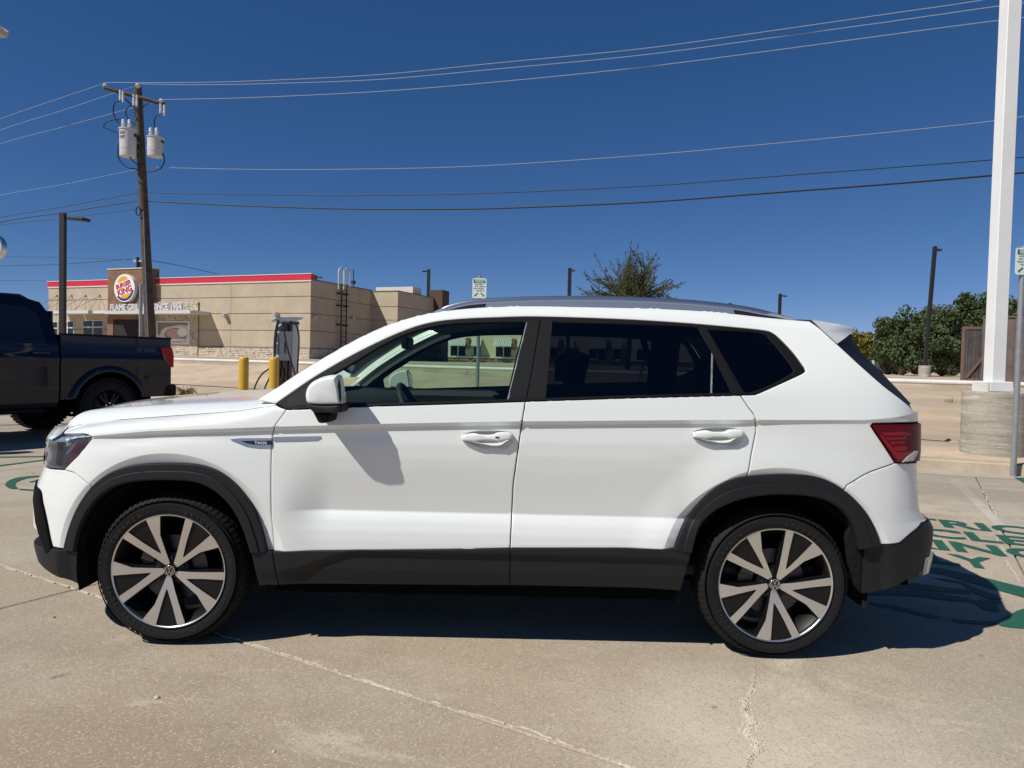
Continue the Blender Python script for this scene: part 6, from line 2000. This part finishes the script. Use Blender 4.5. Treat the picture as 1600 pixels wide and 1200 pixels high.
# far utility pole and its lines
fp = atY(215.5, 402, 75); fgz = groundz(fp[0], 75)
fu = empty('utility_pole', (fp[0], 75, fgz), 0, 'distant small utility pole above the restaurant sign tower', 'utility pole')
mb = MB(); mb.tube([(0, 0, 0), (0, 0, fp[2] - fgz)], .17, 8); mb.build('pole_trunk', M['dark_pole'], fu)
mb = MB(); q = fp[2] - fgz; mb.box(-.45, -.1, q - .5, .75, .1, q - .3); mb.build('crossarm', M['porcelain'], fu)
mb = MB(); mb.lathe([(.2, 0), (.2, .5), (0, .5)], 10, c=(.4, 0, q - 1.0)); mb.build('transformer_can', M['dark_pole'], fu)
gfl = 'thin distant wires behind the restaurant'
wire([(-60, 416), (60, 414), (150, 409), (207, 404.5)], 80, 75, .035, M['cable'], 'upper distant thin wire left of the small far pole', gfl)
wire([(-60, 400), (80, 402), (205, 406)], 80, 75, .022, M['cable'], 'faint distant thin wire left of the small far pole', gfl)
wire([(-60, 440), (40, 438), (76, 440)], 80, 75, .022, M['cable'], 'lowest distant thin wire meeting the restaurant edge', gfl)
wire([(220, 404), (280, 415), (340, 428)], 75, 80, .030, M['cable'], 'distant thin wire sinking behind the red roof band', gfl)

# ================================================================== BUILDING BEHIND
bo = atY(692, 570, 80.0); bz = groundz(bo[0], 80.0) - .1
bb = empty('office_building', (bo[0], 80.0, bz), -math.radians(8), 'cream office building with ribbed awnings and stone base seen through the car windows', 'building')
M['cream'] = simple('cream_stucco', (0.60, 0.54, 0.37), 0.9, noise=0.05, nscale=1)
def b2(px, py):
    P = atY(px, py, 80.0 + 0); return P[0] - bo[0], P[2] - bz
mb = MB(); mb.box(0, 0, 0, 34, 14, 5.5); mb.build('wall', M['cream'], bb)
mb = MB(); mb.box(-.1, -.1, 5.5, 34.1, 14.1, 5.75); mb.build('roof_cap', M['stucco_trim'], bb)
zst = b2(740, 559)[1]
r = np.random.default_rng(9); mb = MB(); z = 0
while z < zst:
    x = 0
    while x < 34:
        w_ = .3 + .5 * r.random(); mb.box(x, -.05 - .12 * r.random(), z, x + w_ - .03, 0, min(z + .22, zst)); x += w_
    z += .25
o = mb.build('stone_base', M['stone_b'], bb, smooth=None); o['kind'] = 'stuff'
mb = MB(); mb.box(0, -.22, zst, 34, 0, zst + .14); mb.build('stone_sill', M['stucco_trim'], bb)
for k in range(5):
    for (a, b, cols) in ((703.5, 729, 2), (740.5, 753, 1)) :
        xa = b2(a, 550)[0] + k * 5.15; xb2 = b2(b, 550)[0] + k * 5.15
        if xb2 > 33.5: continue
        z1 = b2(715, 540)[1]; z0 = b2(715, 557)[1]
        mb = MB(); mb.box(xa, -.08, z0, xb2, 0, z1); w_ = mb.build('window', M['alu'], bb)
        for c_ in range(cols):
            m0 = xa + (xb2 - xa) * c_ / cols + .07; m1 = xa + (xb2 - xa) * (c_ + 1) / cols - .07
            mb = MB(); mb.box(m0, -.10, z0 + .08, m1, -.085, z1 - .05); mb.build('pane', M['win_dark'], w_)
        za = b2(715, 539.5)[1]; zb2 = b2(715, 527)[1]
        mb = MB(); n_ = 10
        for q in range(n_):
            x0_ = xa - .1 + (xb2 - xa + .2) * q / n_; x1_ = xa - .1 + (xb2 - xa + .2) * (q + .7) / n_
            mb.add([(x0_, -1.0, za), (x1_, -1.0, za), (x1_, 0, zb2), (x0_, 0, zb2), (x0_, -1.0, za - .08), (x1_, -1.0, za - .08), (x1_, -.02, zb2 - .1), (x0_, -.02, zb2 - .1)], [(0, 1, 2, 3), (4, 5, 1, 0), (1, 5, 6, 2), (4, 0, 3, 7)])
        mb.build('awning', M['canopy'], bb)
    xq = b2(732, 550)[0] + k * 5.15
    mb = MB(); mb.box(xq - .2, -.5, b2(715, 545)[1], xq + .2, 0, b2(715, 528)[1]); mb.build('wall_bracket', M['wood_clad'], bb)

# ================================================================== PLANTS AND TREES
def leaves(center, radii, n, size, seed, clumps=26, hollow=.55):
    r = np.random.default_rng(seed); V_ = []; F_ = []
    c0_ = np.array(center); R_ = np.array(radii)
    cl = []
    for k in range(clumps):
        d = r.normal(size=3); d /= np.linalg.norm(d)
        if d[2] < -.85: d[2] *= -.6
        rr_ = (hollow + (1 - hollow) * r.random() ** .5)
        cl.append((c0_ + d * R_ * rr_, R_ * (.20 + .22 * r.random())))
    for k in range(n):
        c_, s_ = cl[r.integers(len(cl))]
        if r.random() < .22: c_ = c0_ + (c_ - c0_) * r.random() ** .4
        d = r.normal(size=3); d /= np.linalg.norm(d) + 1e-9
        p = c_ + d * s_ * r.random() ** .45
        a = r.normal(size=3); a /= np.linalg.norm(a); b = np.cross(a, r.normal(size=3)); b /= np.linalg.norm(b)
        w_ = size * (.6 + .8 * r.random())
        i = len(V_)
        V_ += [p - a * w_ * .5, p + b * w_ * .32, p + a * w_ * .6, p - b * w_ * .32]
        F_.append((i, i + 1, i + 2, i + 3))
    return V_, F_, cl
def tree(px, top_py, Y, wpx, name, lab, mat, seed, n=9000, size=.22, group=None, trunk=.18, low=.25, clumps=30, cat='tree'):
    t = atY(px, top_py, Y); gz = groundz(t[0], Y); H_ = t[2] - gz; rx = wpx / 2 / 1110 * Y
    e = empty(name, (t[0], Y, gz), 0, lab, cat, group)
    zc = H_ * (1 + low) / 2
    V_, F_, cl = leaves((0, 0, zc), (rx * .86, rx * .8, H_ * (1 - low) / 2 * .86), n, size, seed, clumps)
    o = mk('crown', V_, F_, mat, e)
    mb = MB(); r = np.random.default_rng(seed + 1)
    mb.tube([(0, 0, -.1), (.05, 0, H_ * low * .6), (0, .05, H_ * low * 1.2), (.1, 0, H_ * .6)], [trunk, trunk * .8, trunk * .65, trunk * .3], 8)
    mb.build('trunk', M['trunk'], e, smooth=60)
    mb = MB()
    for c_, s_ in cl:
        m_ = np.array([0, 0, H_ * low * (1.0 + .8 * r.random())]); mid = (m_ + c_) / 2 + r.normal(size=3) * rx * .06
        mb.tube([m_, mid, c_], [trunk * .35, trunk * .22, trunk * .06], 5)
    mb.build('limbs', M['trunk'], e, smooth=60)
    return e
G1 = 'dark green trees behind the right car park'
tree(1412, 486, 52, 96, 'oak_tree', 'leftmost dark green tree just left of the leaning light pole', M['leaf'], 1, 15000, .21, G1, low=.0, clumps=44)
tree(1388, 532, 56, 60, 'oak_tree', 'low dark green tree behind the slatted fence', M['leaf'], 14, 8000, .21, G1, low=.0, clumps=26)
tree(1445, 508, 47, 100, 'oak_tree', 'low dark green tree around the footing of the leaning light pole', M['leaf'], 2, 14000, .19, G1, low=.0, clumps=40)
tree(1476, 473, 56, 110, 'oak_tree', 'dark green tree between the leaning light pole and the wooden gate', M['leaf'], 3, 16000, .22, G1, low=.0, clumps=44)
tree(1530, 458, 54, 104, 'oak_tree', 'dark green tree rising above the wooden gate left of the white column', M['leaf'], 4, 15000, .22, G1, low=.0, clumps=40)
tree(1588, 440, 52, 120, 'oak_tree', 'tallest dark green tree right of the white column', M['leaf'], 5, 16000, .22, G1, low=.0, clumps=40)
tree(1665, 448, 55, 120, 'oak_tree', 'dark green tree at the far right edge', M['leaf'], 6, 9000, .26, G1, low=.0)
tree(1345, 512, 62, 46, 'oak_tree', 'small yellowing tree just behind the rear window of the white car', M['leaf_y'], 7, 5000, .22, None, low=.2)
tree(1368, 556, 70, 60, 'shrub', 'low dark green shrub left of the slatted fence above its top', M['leaf'], 8, 3500, .22, None, low=.02, clumps=14, cat='shrub')
tree(672, 536, 46, 44, 'shrub', 'dark dense shrub seen through the driver window', M['leaf'], 12, 5000, .16, None, low=.02, clumps=20, cat='shrub')
# far belt of trees that closes the view between and below the near crowns
tb = atY(1520, 560, 72.0); gz = groundz(tb[0], 72.0)
V_, F_ = [], []
for k in range(9):
    v_, f_, _ = leaves((-14 + 4 * k, 1.5 * (k % 3), 1.0), (3.2, 1.6, 1.6), 3200, .42, 70 + k, 16, .0)
    n0 = len(V_); V_ += v_; F_ += [tuple(n0 + i for i in f) for f in f_]
tag(mk('treeline', V_, F_, M['leaf'], loc=(tb[0], 72.0, gz)), 'low dark green belt of undergrowth behind the green trees', 'treeline', kind='stuff')
# sprawling olive tree behind the roof: long leafy shoots
tt = atY(985, 396, 30.0); gz = groundz(tt[0], 30.0)
ot = empty('olive_green_tree', (tt[0], 30.0, gz), 0, 'scraggly olive green tree with long shoots rising behind the car roof', 'tree')
r = np.random.default_rng(21); V_ = []; F_ = []; mbl = MB()
Ht = tt[2] - gz; cz = Ht - 1.95
for k in range(210):
    az = r.random() * 2 * math.pi; el = math.radians(-28 + 115 * r.random() ** 1.15)
    L_ = (1.15 + .95 * r.random() ** 1.6) * (1.06 if math.cos(az) > .5 else .95)
    d = np.array([math.cos(az) * math.cos(el), math.sin(az) * math.cos(el), math.sin(el)])
    st = np.array([r.normal() * .35, r.normal() * .3, cz + r.normal() * .22]) + d * .15; bend = r.normal(size=3) * .16
    pts = [st + d * L_ * t + bend * math.sin(t * 3) + np.array([0, 0, -.12 * t * t * (1 - d[2])]) for t in np.linspace(0, 1, 7)]
    mbl.tube(pts, [.03, .026, .022, .018, .014, .010, .005], 4, cap=False)
    for q in range(85):
        t = r.random() ** .75; i_ = min(5, int(t * 6)); f_ = t * 6 - i_
        p = pts[i_] * (1 - f_) + pts[i_ + 1] * f_ + r.normal(size=3) * (.085 * (1.25 - t))
        a = d + r.normal(size=3) * .7; a /= np.linalg.norm(a); b = np.cross(a, r.normal(size=3)); b /= np.linalg.norm(b)
        w_ = .045 + .045 * r.random(); i = len(V_)
        V_ += [p, p + (a * .5 + b * .32) * w_, p + a * w_, p + (a * .5 - b * .32) * w_]; F_.append((i, i + 1, i + 2, i + 3))
mk('crown', V_, F_, M['leaf_o'], ot)
mbl.build('limbs', M['trunk'], ot, smooth=60)
mb = MB(); mb.tube([(0, 0, -.1), (.06, 0, Ht * .3), (0, 0, cz)], [.13, .10, .07], 8); mb.build('trunk', M['trunk'], ot, smooth=60)
# hedge in front of the office building
for k, (px, w_) in enumerate(((702, 22), (722, 18), (748, 24), (790, 20))):
    tree(px, 563.5, 76, w_, 'shrub', 'small dark shrub at the stone base of the cream building, %s' % ('under its left window', 'between its first two windows', 'beside the sign post', 'under its right window')[k], M['leaf'], 30 + k, 900, .16, 'shrubs along the stone base', low=.02, clumps=8, cat='shrub')

# dry weed clump on the bank, right of the pickup
wd = atY(291, 578, 16.6); gz = groundz(wd[0], wd[1])
mb = MB(); r = np.random.default_rng(4)
for k in range(90):
    a = r.random() * 6.28; L_ = .12 + .28 * r.random(); d = np.array([math.cos(a) * .8, math.sin(a) * .8, .25 + .5 * r.random()])
    mb.tube([np.array([r.normal() * .12, r.normal() * .08, 0]), d * L_ * .6 + [0, 0, .05], d * L_ + [0, 0, -.02]], [.008, .006, .003], 3, cap=False)
tag(mb.build('dry_weed', simple('dry_straw', (.30, .22, .11), .9, noise=.3, nscale=8), loc=(wd[0], wd[1], gz)), 'clump of dry brown weeds on the concrete bank right of the pickup', 'weed')
for k, (px, py, lab) in enumerate(((1484, 630, 'small tuft of dry grass on the kerb left of the concrete pier'), (1499, 692, 'broken concrete and dry litter at the foot of the pier'))):
    d = ray(px, py); P = None
    for Y_ in np.arange(9.3, 30, .05):
        q = atY(px, py, Y_)
        if q[2] <= groundz(q[0], Y_): P = q; break
    mb = MB(); r = np.random.default_rng(50 + k)
    for j in range(26):
        s_ = .02 + .05 * r.random() if k else .03
        c_ = np.array([r.normal() * (.10 if k else .14), r.normal() * .06, 0])
        if k: mb.add([tuple(c_ + s_ * np.array(q)) for q in ((-1, -.6, 0), (1, -.5, 0), (.7, .7, 0), (-.8, .6, 0), (0, 0, .7 + .5 * r.random()))], [(0, 1, 4), (1, 2, 4), (2, 3, 4), (3, 0, 4)])
        else:
            a = r.random() * 6.28; mb.tube([c_, c_ + np.array([math.cos(a) * .05, math.sin(a) * .05, .08 + .08 * r.random()])], [.006, .002], 3)
    tag(mb.build('rubble' if k else 'grass_tuft', M['kerb'] if k else simple('dry_tuft', (.16, .14, .06), .9), loc=(P[0], P[1], P[2]), smooth=None), lab, 'rubble' if k else 'weed')

# ================================================================== GATE, FENCES
gd = 25.0
def gpos(px, py, Y): return atY(px, py, Y)
ga = atY(1500, 612, gd); gz = groundz(ga[0], gd)
gt = empty('enclosure_gate', (ga[0], gd, gz), -math.radians(10), 'open rusty framed gate leaf with grey boards left of the enclosure fence', 'gate')
H_ = atY(1500, 510, gd)[2] - gz; Wg = (1532 - 1498) / 1110 * gd
for nm, q in (('frame_bar', (0, -.04, .08, .08, .04, H_)), ('frame_bar', (Wg - .08, -.04, .08, Wg, .04, H_)), ('frame_bar', (.08, -.04, H_ - .10, Wg - .08, .04, H_)), ('frame_bar', (.08, -.04, .08, Wg - .08, .04, .18))):
    mb = MB(); mb.box(*q); mb.build(nm, M['rust'], gt)
mb = MB(); mb.add([(.08, -.06, .18), (.2, -.06, .18), (Wg - .02, -.06, .95), (Wg - .02, -.06, 1.08), (.08, -.04, .18), (.2, -.04, .18), (Wg - .02, -.04, .95), (Wg - .02, -.04, 1.08)], [(0, 1, 2, 3), (4, 7, 6, 5), (0, 3, 7, 4), (1, 5, 6, 2)]); mb.build('frame_brace', M['rust'], gt)
nb = 5; 
for k in range(nb):
    a = .08 + (Wg - .16) * k / nb
    mb = MB(); mb.box(a + .006, -.02 + .008 * (k % 2), .18, a + (Wg - .16) / nb - .006, .02 + .008 * (k % 2), H_ - .10); mb.build('board', M['fence_dark'], gt)
fa = atY(1532, 612, gd - .6); gz = groundz(fa[0], gd - .6)
fn = empty('enclosure_fence', (fa[0], gd - .6, gz), -math.radians(10), 'tall brown wooden enclosure fence behind the white steel column', 'fence')
H_ = atY(1532, 495.5, gd - .6)[2] - gz
x = 0; k = 0
r = np.random.default_rng(3)
while x < 4.2:
    w_ = .30 if k == 0 else .19 + .05 * r.random()
    mb = MB(); mb.box(x, -.02 - .02 * r.random(), .02, x + w_ - .012, .02, H_ - .01 - .02 * r.random()); mb.build('board', M['fence_wood'], fn); x += w_; k += 1
mb = MB(); mb.box(0, -.06, H_, 4.3, .06, H_ + .05); mb.build('top_rail', M['fence_wood'], fn)
mb = MB(); mb.box(0, .02, .3, 4.3, .06, .4); mb.box(0, .02, H_ - .5, 4.3, .06, H_ - .4); mb.build('back_rail', M['fence_wood'], fn)
sa = atY(1340, 588, 64.0); gz = groundz(sa[0], 64.0)
sf_ = empty('slatted_fence', (sa[0], 64.0, gz), 0, 'low blue grey slatted fence with white posts in front of the green trees', 'fence')
H_ = atY(1385, 563.5, 64.0)[2] - gz; k_ = 64 / 1110
mb = MB()
for i in range(60):
    x = i * .06 * 1.05; mb.box(x, 0, .05, x + .045, .03, H_ - .05)
o = mb.build('slat_panel', M['slat'], sf_, smooth=None); o['kind'] = 'stuff'
for px in (1340, 1363.5, 1402.5):
    x = (px - 1340) * k_ + .0; mb = MB(); mb.box(x - .09, -.08, 0, x + .09, .06, H_ + .02); mb.build('fence_post', M['white_pipe'], sf_)

# ================================================================== PICKUP TRUCK
TH = math.radians(-62)
hub = atY(172, 632, 11.0)
TFW = np.array([-math.cos(TH), math.sin(TH)]); TLF = np.array([-TFW[1], TFW[0]])
# truck frame: x forward, y to its left (towards the camera), origin under the rear axle centre
TO = hub[:2] - TLF * 1.02
truck = empty('pickup_truck', (TO[0], TO[1], 0), math.atan2(TFW[1], TFW[0]), 'dark blue crew cab pickup truck parked behind the nose of the white car', 'truck')
M['navy'] = simple('dark_blue_paint', (0.0025, 0.0055, 0.018), 0.35, coat=0.6, spec=0.08)
M['truck_glass'] = simple('dark_truck_glass', (0.004, 0.005, 0.006), 0.05, coat=1.0)
def tl_px(px, py, yo=1.02):
    """photo point on the truck's side plane -> (x forward, z)"""
    d = ray(px, py); o = np.array([0, 0, CAM_H]); n = np.array([TLF[0], TLF[1], 0]); c = np.array([TO[0], TO[1], 0]) + n * yo
    t = ((c - o) @ n) / (d @ n); P = o + d * t; r_ = P[:2] - TO
    return float(r_ @ TFW), float(P[2])
WR = .45; WZ = .455
zbed = tl_px(200, 527)[1]; xtail = tl_px(268.5, 560)[0]; xcab = tl_px(95, 500)[0]; zroof = tl_px(30, 461, .72)[1]
zl = tl_px(150, 622)[1]; zl = max(.50, zl)
ZA = WZ + .56
def side_poly(x0, x1, z0, z1, arch=None):
    P = [(x0, z0), (x0, z1), (x1, z1), (x1, z0)]
    if arch is not None:
        xc, R_ = arch
        z_ = z0
        a0 = math.asin(np.clip((z0 - WZ) / R_, -1, 1))
        A_ = [(xc + R_ * math.cos(a), WZ + R_ * math.sin(a)) for a in np.linspace(a0, math.pi - a0, 22)]
        P = [(x0, z0), (x0, z1), (x1, z1), (x1, z0)] + A_
    return P
def tsurf(s, z):
    """half width of the truck at height z (greenhouse leans in)"""
    h = 1.0 - .03 * np.clip((z - 1.15) / .4, 0, 1) ** 2 - .33 * np.clip(z - 1.42, 0, 2) * 1.0 - .02 * np.clip((.75 - z) / .25, 0, 1)
    sh = .018 * np.exp(-((z - 1.20) / .05) ** 2)
    return h + sh
def tside(name, poly, mat, parent, off=0.0, holes=(), bed=False, sides=(1, -1)):
    v2, T = fill2d(resample(poly, .06), [resample(h, .06) for h in holes], None)
    lo, hi = v2.min(0), v2.max(0)
    g_ = np.stack(np.meshgrid(np.arange(lo[0], hi[0], .09), np.arange(lo[1], hi[1], .035)), -1).reshape(-1, 2)
    R0_ = resample(poly, .06); ok = inside(g_, R0_)
    for h in holes: ok &= ~inside(g_, resample(h, .06))
    g_ = g_[ok]; dm = ((g_[:, None] - R0_[None]) ** 2).sum(-1).min(1); g_ = g_[dm > .0004]
    v2, T = fill2d(R0_, [resample(h, .06) for h in holes], g_)
    out = []
    for sd_ in sides:
        hw = tsurf(v2[:, 0], v2[:, 1]) if not bed else np.minimum(tsurf(v2[:, 0], np.minimum(v2[:, 1], 1.42)), 1.02)
        V_ = np.stack([v2[:, 0], sd_ * (hw + off), v2[:, 1]], 1)
        nv = len(V_); R1 = {tuple(np.round(p, 5)): i for i, p in enumerate(v2)}
        F_ = [tuple(t) for t in T]
        Vi = V_.copy(); Vi[:, 1] -= sd_ * .03
        F_ += [tuple(nv + i for i in t[::-1]) for t in T]
        cnt = set()
        for t in T:
            for a, b in ((t[0], t[1]), (t[1], t[2]), (t[2], t[0])): cnt.add((a, b))
        F_ += [(b, a, nv + a, nv + b) for a, b in cnt if (b, a) not in cnt]
        out.append(mk(name, np.concatenate([V_, Vi]), F_, mat, parent, smooth=40))
    return out
XF = 3.70                          # front axle
zsill = .56
bedP = side_poly(xtail, xcab - .015, zsill + .04, zbed, (0, .56))
beds = tside('bed_side', bedP, M['navy'], truck, bed=True)
xd = xcab + .0
zr = zroof
cabx = [xcab + .01, xcab + 2.35]
beltz = 1.36
body_lo = side_poly(xcab + .01, xcab + 1.08, zsill, beltz); tside('rear_door', body_lo, M['navy'], truck)
tside('front_door', side_poly(xcab + 1.095, xcab + 2.25, zsill, beltz), M['navy'], truck)
tside('front_fender', side_poly(xcab + 2.265, XF + .93, zsill + .05, 1.22, (XF, .53)), M['navy'], truck)
# greenhouse
gh = [(xcab + .01, beltz + .005), (xcab + .04, zr - .28), (xcab + .16, zr - .08), (xcab + .45, zr - .01), (xcab + 1.5, zr), (xcab + 1.85, zr - .05), (xcab + 2.45, beltz + .10), (xcab + 2.55, beltz + .005)]
w1 = [(xcab + .16, beltz + .05), (xcab + .20, zr - .24), (xcab + .32, zr - .15), (xcab + .98, zr - .13), (xcab + 1.0, beltz + .05)]
w2 = [(xcab + 1.14, beltz + .05), (xcab + 1.14, zr - .13), (xcab + 1.62, zr - .14), (xcab + 2.2, beltz + .12), (xcab + 2.2, beltz + .05)]
tside('cab_side', gh, M['navy'], truck, holes=[w1, w2])
tside('side_window', w1, M['truck_glass'], truck, off=-.012)
tside('side_window', w2, M['truck_glass'], truck, off=-.012)
def tbox(name, x0, y0, z0, x1, y1, z1, mat, b=.0, parent=None):
    mb = MB(); mb.box(x0, y0, z0, x1, y1, z1, b); return mb.build(name, mat, parent or truck, smooth=40)
def thw(z): return float(tsurf(0, z))
# roof skin following the side outline
V_ = []; L_ = [p for p in gh[1:-1]]
for (x, z) in L_:
    hw = thw(z)
    for i in range(9):
        t = -1 + 2 * i / 8; V_.append((x + (.12 if x > xcab + 1.7 else -.05 if x < xcab + .1 else 0) * (1 - t * t), t * hw, z + .02 * (1 - t * t)))
F_ = [(k * 9 + i, k * 9 + i + 1, (k + 1) * 9 + i + 1, (k + 1) * 9 + i) for k in range(len(L_) - 1) for i in range(8)]
nw = len(L_) - 2
mk('roof', V_, F_[:8 * (nw)], M['navy'], truck, smooth=40)
mk('windscreen', V_, F_[8 * nw:], M['truck_glass'], truck, smooth=40)
tbox('rear_window', xcab + .0, -.62, beltz + .06, xcab + .02, .62, zr - .22, M['truck_glass'])
tbox('cab_back', xcab + .02, -.97, zsill, xcab + .05, .97, beltz + .02, M['navy'])
tbox('cab_back', xcab + .021, -.86, beltz + .02, xcab + .05, .86, zr - .20, M['navy'])
mb = MB(); xa = tl_px(36, 460, .4)[0]; mb.prism([(xa - .25, zr), (xa + .22, zr), (xa + .14, zr + .06), (xa - .12, zr + .065)], -.09, .09, .01, lambda p: (p[0], p[2], p[1])); mb.build('roof_antenna', M['navy'], truck, smooth=40)
# hood, grille
tbox('hood', xcab + 2.3, -.93, 1.20, XF + .82, .93, 1.27, M['navy'], .04)
tbox('front_fascia', XF + .80, -.95, .50, XF + .93, .95, 1.22, M['gloss_black'], .03)
for s_ in (-1, 1): tbox('headlight', XF + .90, s_ * .78 - .16, .90, XF + .96, s_ * .78 + .16, 1.12, M['lamp_inner'], .02)
# bed
tbox('bed_floor', xtail + .03, -.93, zsill + .10, xcab - .03, .93, zsill + .16, M['satin_black'])
tbox('tailgate', xtail - .02, -.86, zsill + .12, xtail + .04, .86, zbed + .005, M['navy'], .01)
for s_ in (-1, 1): tbox('bed_rail_cap', xtail - .005, s_ * .965 - .045, zbed - .01, xcab - .03, s_ * .965 + .045, zbed + .022, M['satin_black'], .01)
tbox('bed_front', xcab - .05, -.95, zsill + .1, xcab - .02, .95, zbed, M['navy'])
tbox('gap_filler', xcab - .045, -.93, zsill + .05, xcab + .02, .93, zbed - .08, M['deep'])
# rear bumper
xb0, zb1 = tl_px(262, 590); _, zb0 = tl_px(262, 612)
bp = MB(); bp.prism([(xtail + .20, .97), (xtail + .02, 1.02), (xtail - .13, .96), (xtail - .20, .70), (xtail - .20, -.70), (xtail - .13, -.96), (xtail + .02, -1.02), (xtail + .20, -.97)], .60, .79, .02)
bp.build('rear_bumper', M['satin_black'], truck, smooth=40)
# tail lights
for s_ in (-1, 1):
    tlp = [tl_px(251.5, 543.5), tl_px(269, 543), tl_px(272, 556), tl_px(271.5, 574), tl_px(264, 571), tl_px(256, 560)]
    P = [(x, z) for x, z in tlp]
    v = [(x, s_ * 1.015, z) for x, z in P] + [(x, s_ * .90, z) for x, z in P]
    n = len(P)
    o = mk('tail_light', v, [tuple(range(n)), tuple(range(n, 2 * n))[::-1]] + [(i, (i + 1) % n, n + (i + 1) % n, n + i) for i in range(n)], simple('truck_red_lens', (.40, .008, .012), .3, spec=.2) if s_ == -1 else bpy.data.materials['truck_red_lens'], truck)
    q = [(P[0][0] - .03, P[0][1] - .03), (P[4][0] + .02, P[4][1] + .05), (P[4][0] + .0, P[4][1] + .0), (P[5][0], P[5][1])]
    mk('lamp_bezel', [(x, s_ * 1.018, z) for x, z in q], [(0, 1, 2, 3)], M['gloss_black'], o)
# arch lips, sill, steps, handles
for xc in (0.0, XF):
    R_ = .56 if xc == 0 else .53
    for s_ in (-1, 1):
        v = []; th = np.linspace(math.asin((zsill + .05 - WZ) / R_), math.pi - math.asin((zsill + .05 - WZ) / R_), 26)
        for r_, dy in ((R_ - .01, .0), (R_ - .005, .03), (R_ + .05, .034), (R_ + .09, .004)):
            v += [(xc + r_ * math.cos(a), s_ * (1.0 + dy), WZ + r_ * math.sin(a)) for a in th]
        n = 26
        mk('arch_flare', v, [(k * n + i, k * n + i + 1, (k + 1) * n + i + 1, (k + 1) * n + i) for k in range(3) for i in range(n - 1)], M['navy'], truck, smooth=60)
        v = []
        for y_ in (.97, .45):
            v += [(xc + (R_ + .01) * math.cos(a), s_ * y_, WZ + (R_ + .01) * math.sin(a)) for a in np.linspace(-.2, math.pi + .2, 26)]
        mk('arch_liner', v + [(xc, s_ * .45, WZ)], [(i, i + 1, n + i + 1, n + i) for i in range(n - 1)] + [(n + i, n + i + 1, 2 * n) for i in range(n - 1)], M['deep'], truck)
for s_ in (-1, 1):
    tbox('running_board', xcab + .2, s_ * .93 - .09, .42, xcab + 2.2, s_ * .93 + .09, .49, M['satin_black'], .02)
    tbox('rocker', xcab + .02, s_ * .93 - .05, .50, xcab + 2.3, s_ * .93 + .05, zsill, M['satin_black'])
    hx, hz = tl_px(64, 551.5)
    for x_ in (hx, hx + 1.15):
        tbox('door_handle', x_ - .12, s_ * 1.035 - .015, hz - .018, x_ + .12, s_ * 1.035 + .015, hz + .018, M['navy'], .008)
    mb = MB(); mb.prism([(xcab + 2.2, 1.40), (xcab + 2.42, 1.40), (xcab + 2.42, 1.62), (xcab + 2.2, 1.66)], s_ * 1.15 - .12, s_ * 1.15 + .12, .03, lambda p: (p[0], p[2], p[1])); mb.build('door_mirror', M['gloss_black'], truck, smooth=40)
tbox('chassis', xtail + .05, -.55, .42, XF + .8, .55, .62, M['deep'])
mb = MB(); mb.tube([(0, -.85, WZ), (0, .85, WZ)], .06, 10); mb.tube([(XF, -.85, WZ), (XF, .85, WZ)], .05, 10); mb.build('axles', M['deep'], truck)
# badge text on the bed side
V_, F_ = text_geo('OFF ROAD', 1, 0, .01)
a0, z0_ = tl_px(241, 547); a1, _ = tl_px(212, 547)
V_[:, 0] = (V_[:, 0] - V_[:, 0].min()) / np.ptp(V_[:, 0]); V_[:, 1] = (V_[:, 1] - V_[:, 1].min()) / np.ptp(V_[:, 1])
M['truck_badge'] = simple('grey_sticker', (.05, .06, .09), .4)
mk('lettering', [(a1 + (a0 - a1) * u_, 1.0325, z0_ - .035 + .07 * w_) for u_, w_, _ in V_], F_, M['truck_badge'], beds[0])
def truck_wheel(xc, s_):
    wh = empty('wheel', (xc, s_ * .88, WZ)); wh.parent = truck
    mb = MB(); w_ = .28
    mb.lathe([(.26, .5 * w_ - .01), (.30, .5 * w_ + .005), (.36, .5 * w_), (WR - .02, .5 * w_ - .03), (WR, .5 * w_ - .06), (WR, -.5 * w_ + .06), (WR - .02, -.5 * w_ + .03), (.36, -.5 * w_), (.26, -.5 * w_ + .01)], 48, axis='y')
    ty = mb.build('tyre', M['rubber'], wh, smooth=50)
    mb = MB()
    for k in range(44):
        for row, sh in ((-.10, 0), (-.035, .5), (.035, 0), (.10, .5)):
            a = 2 * math.pi * (k + sh) / 44; da = .09
            v = [(r_ * math.cos(q), row + dy, r_ * math.sin(q)) for r_ in (WR - .02, WR + .008) for dy in (-.026, .026) for q in (a, a + da)]
            mb.add(v, [(4, 5, 7, 6), (0, 1, 5, 4), (2, 6, 7, 3), (0, 4, 6, 2), (1, 3, 7, 5)])
    o = mb.build('tread_blocks', M['rubber'], ty, smooth=None); o['kind'] = 'stuff'
    mb = MB(); mb.lathe([(0, .09), (.07, .10), (.08, .06), (.24, .04), (.25, .13), (.262, .14), (.262, .10)], 40, axis='y'); rm = mb.build('rim', M['rim_black'], wh, smooth=50)
    for k in range(6):
        a = 2 * math.pi * k / 6; c_, sn = math.cos(a), math.sin(a)
        mb = MB(); q = [(.05, -.03), (.24, -.055), (.24, -.02), (.12, 0), (.24, .02), (.24, .055), (.05, .03)]
        mb.prism(q, .09, .125, .004, lambda p: (p[0] * c_ - p[1] * sn, p[2], p[0] * sn + p[1] * c_)); mb.build('spoke', M['rim_black'], rm, smooth=30)
        b_ = a + .52; mb = MB(); mb.lathe([(0, .135), (.012, .135), (.014, .10)], 6, c=(.068 * math.cos(b_), 0, .068 * math.sin(b_)), axis='y'); mb.build('wheel_nut', M['chrome'], rm)
    if s_ < 0: wh.rotation_euler = (0, 0, math.pi)
for xc in (0.0, XF):
    for s_ in (1, -1): truck_wheel(xc, s_)
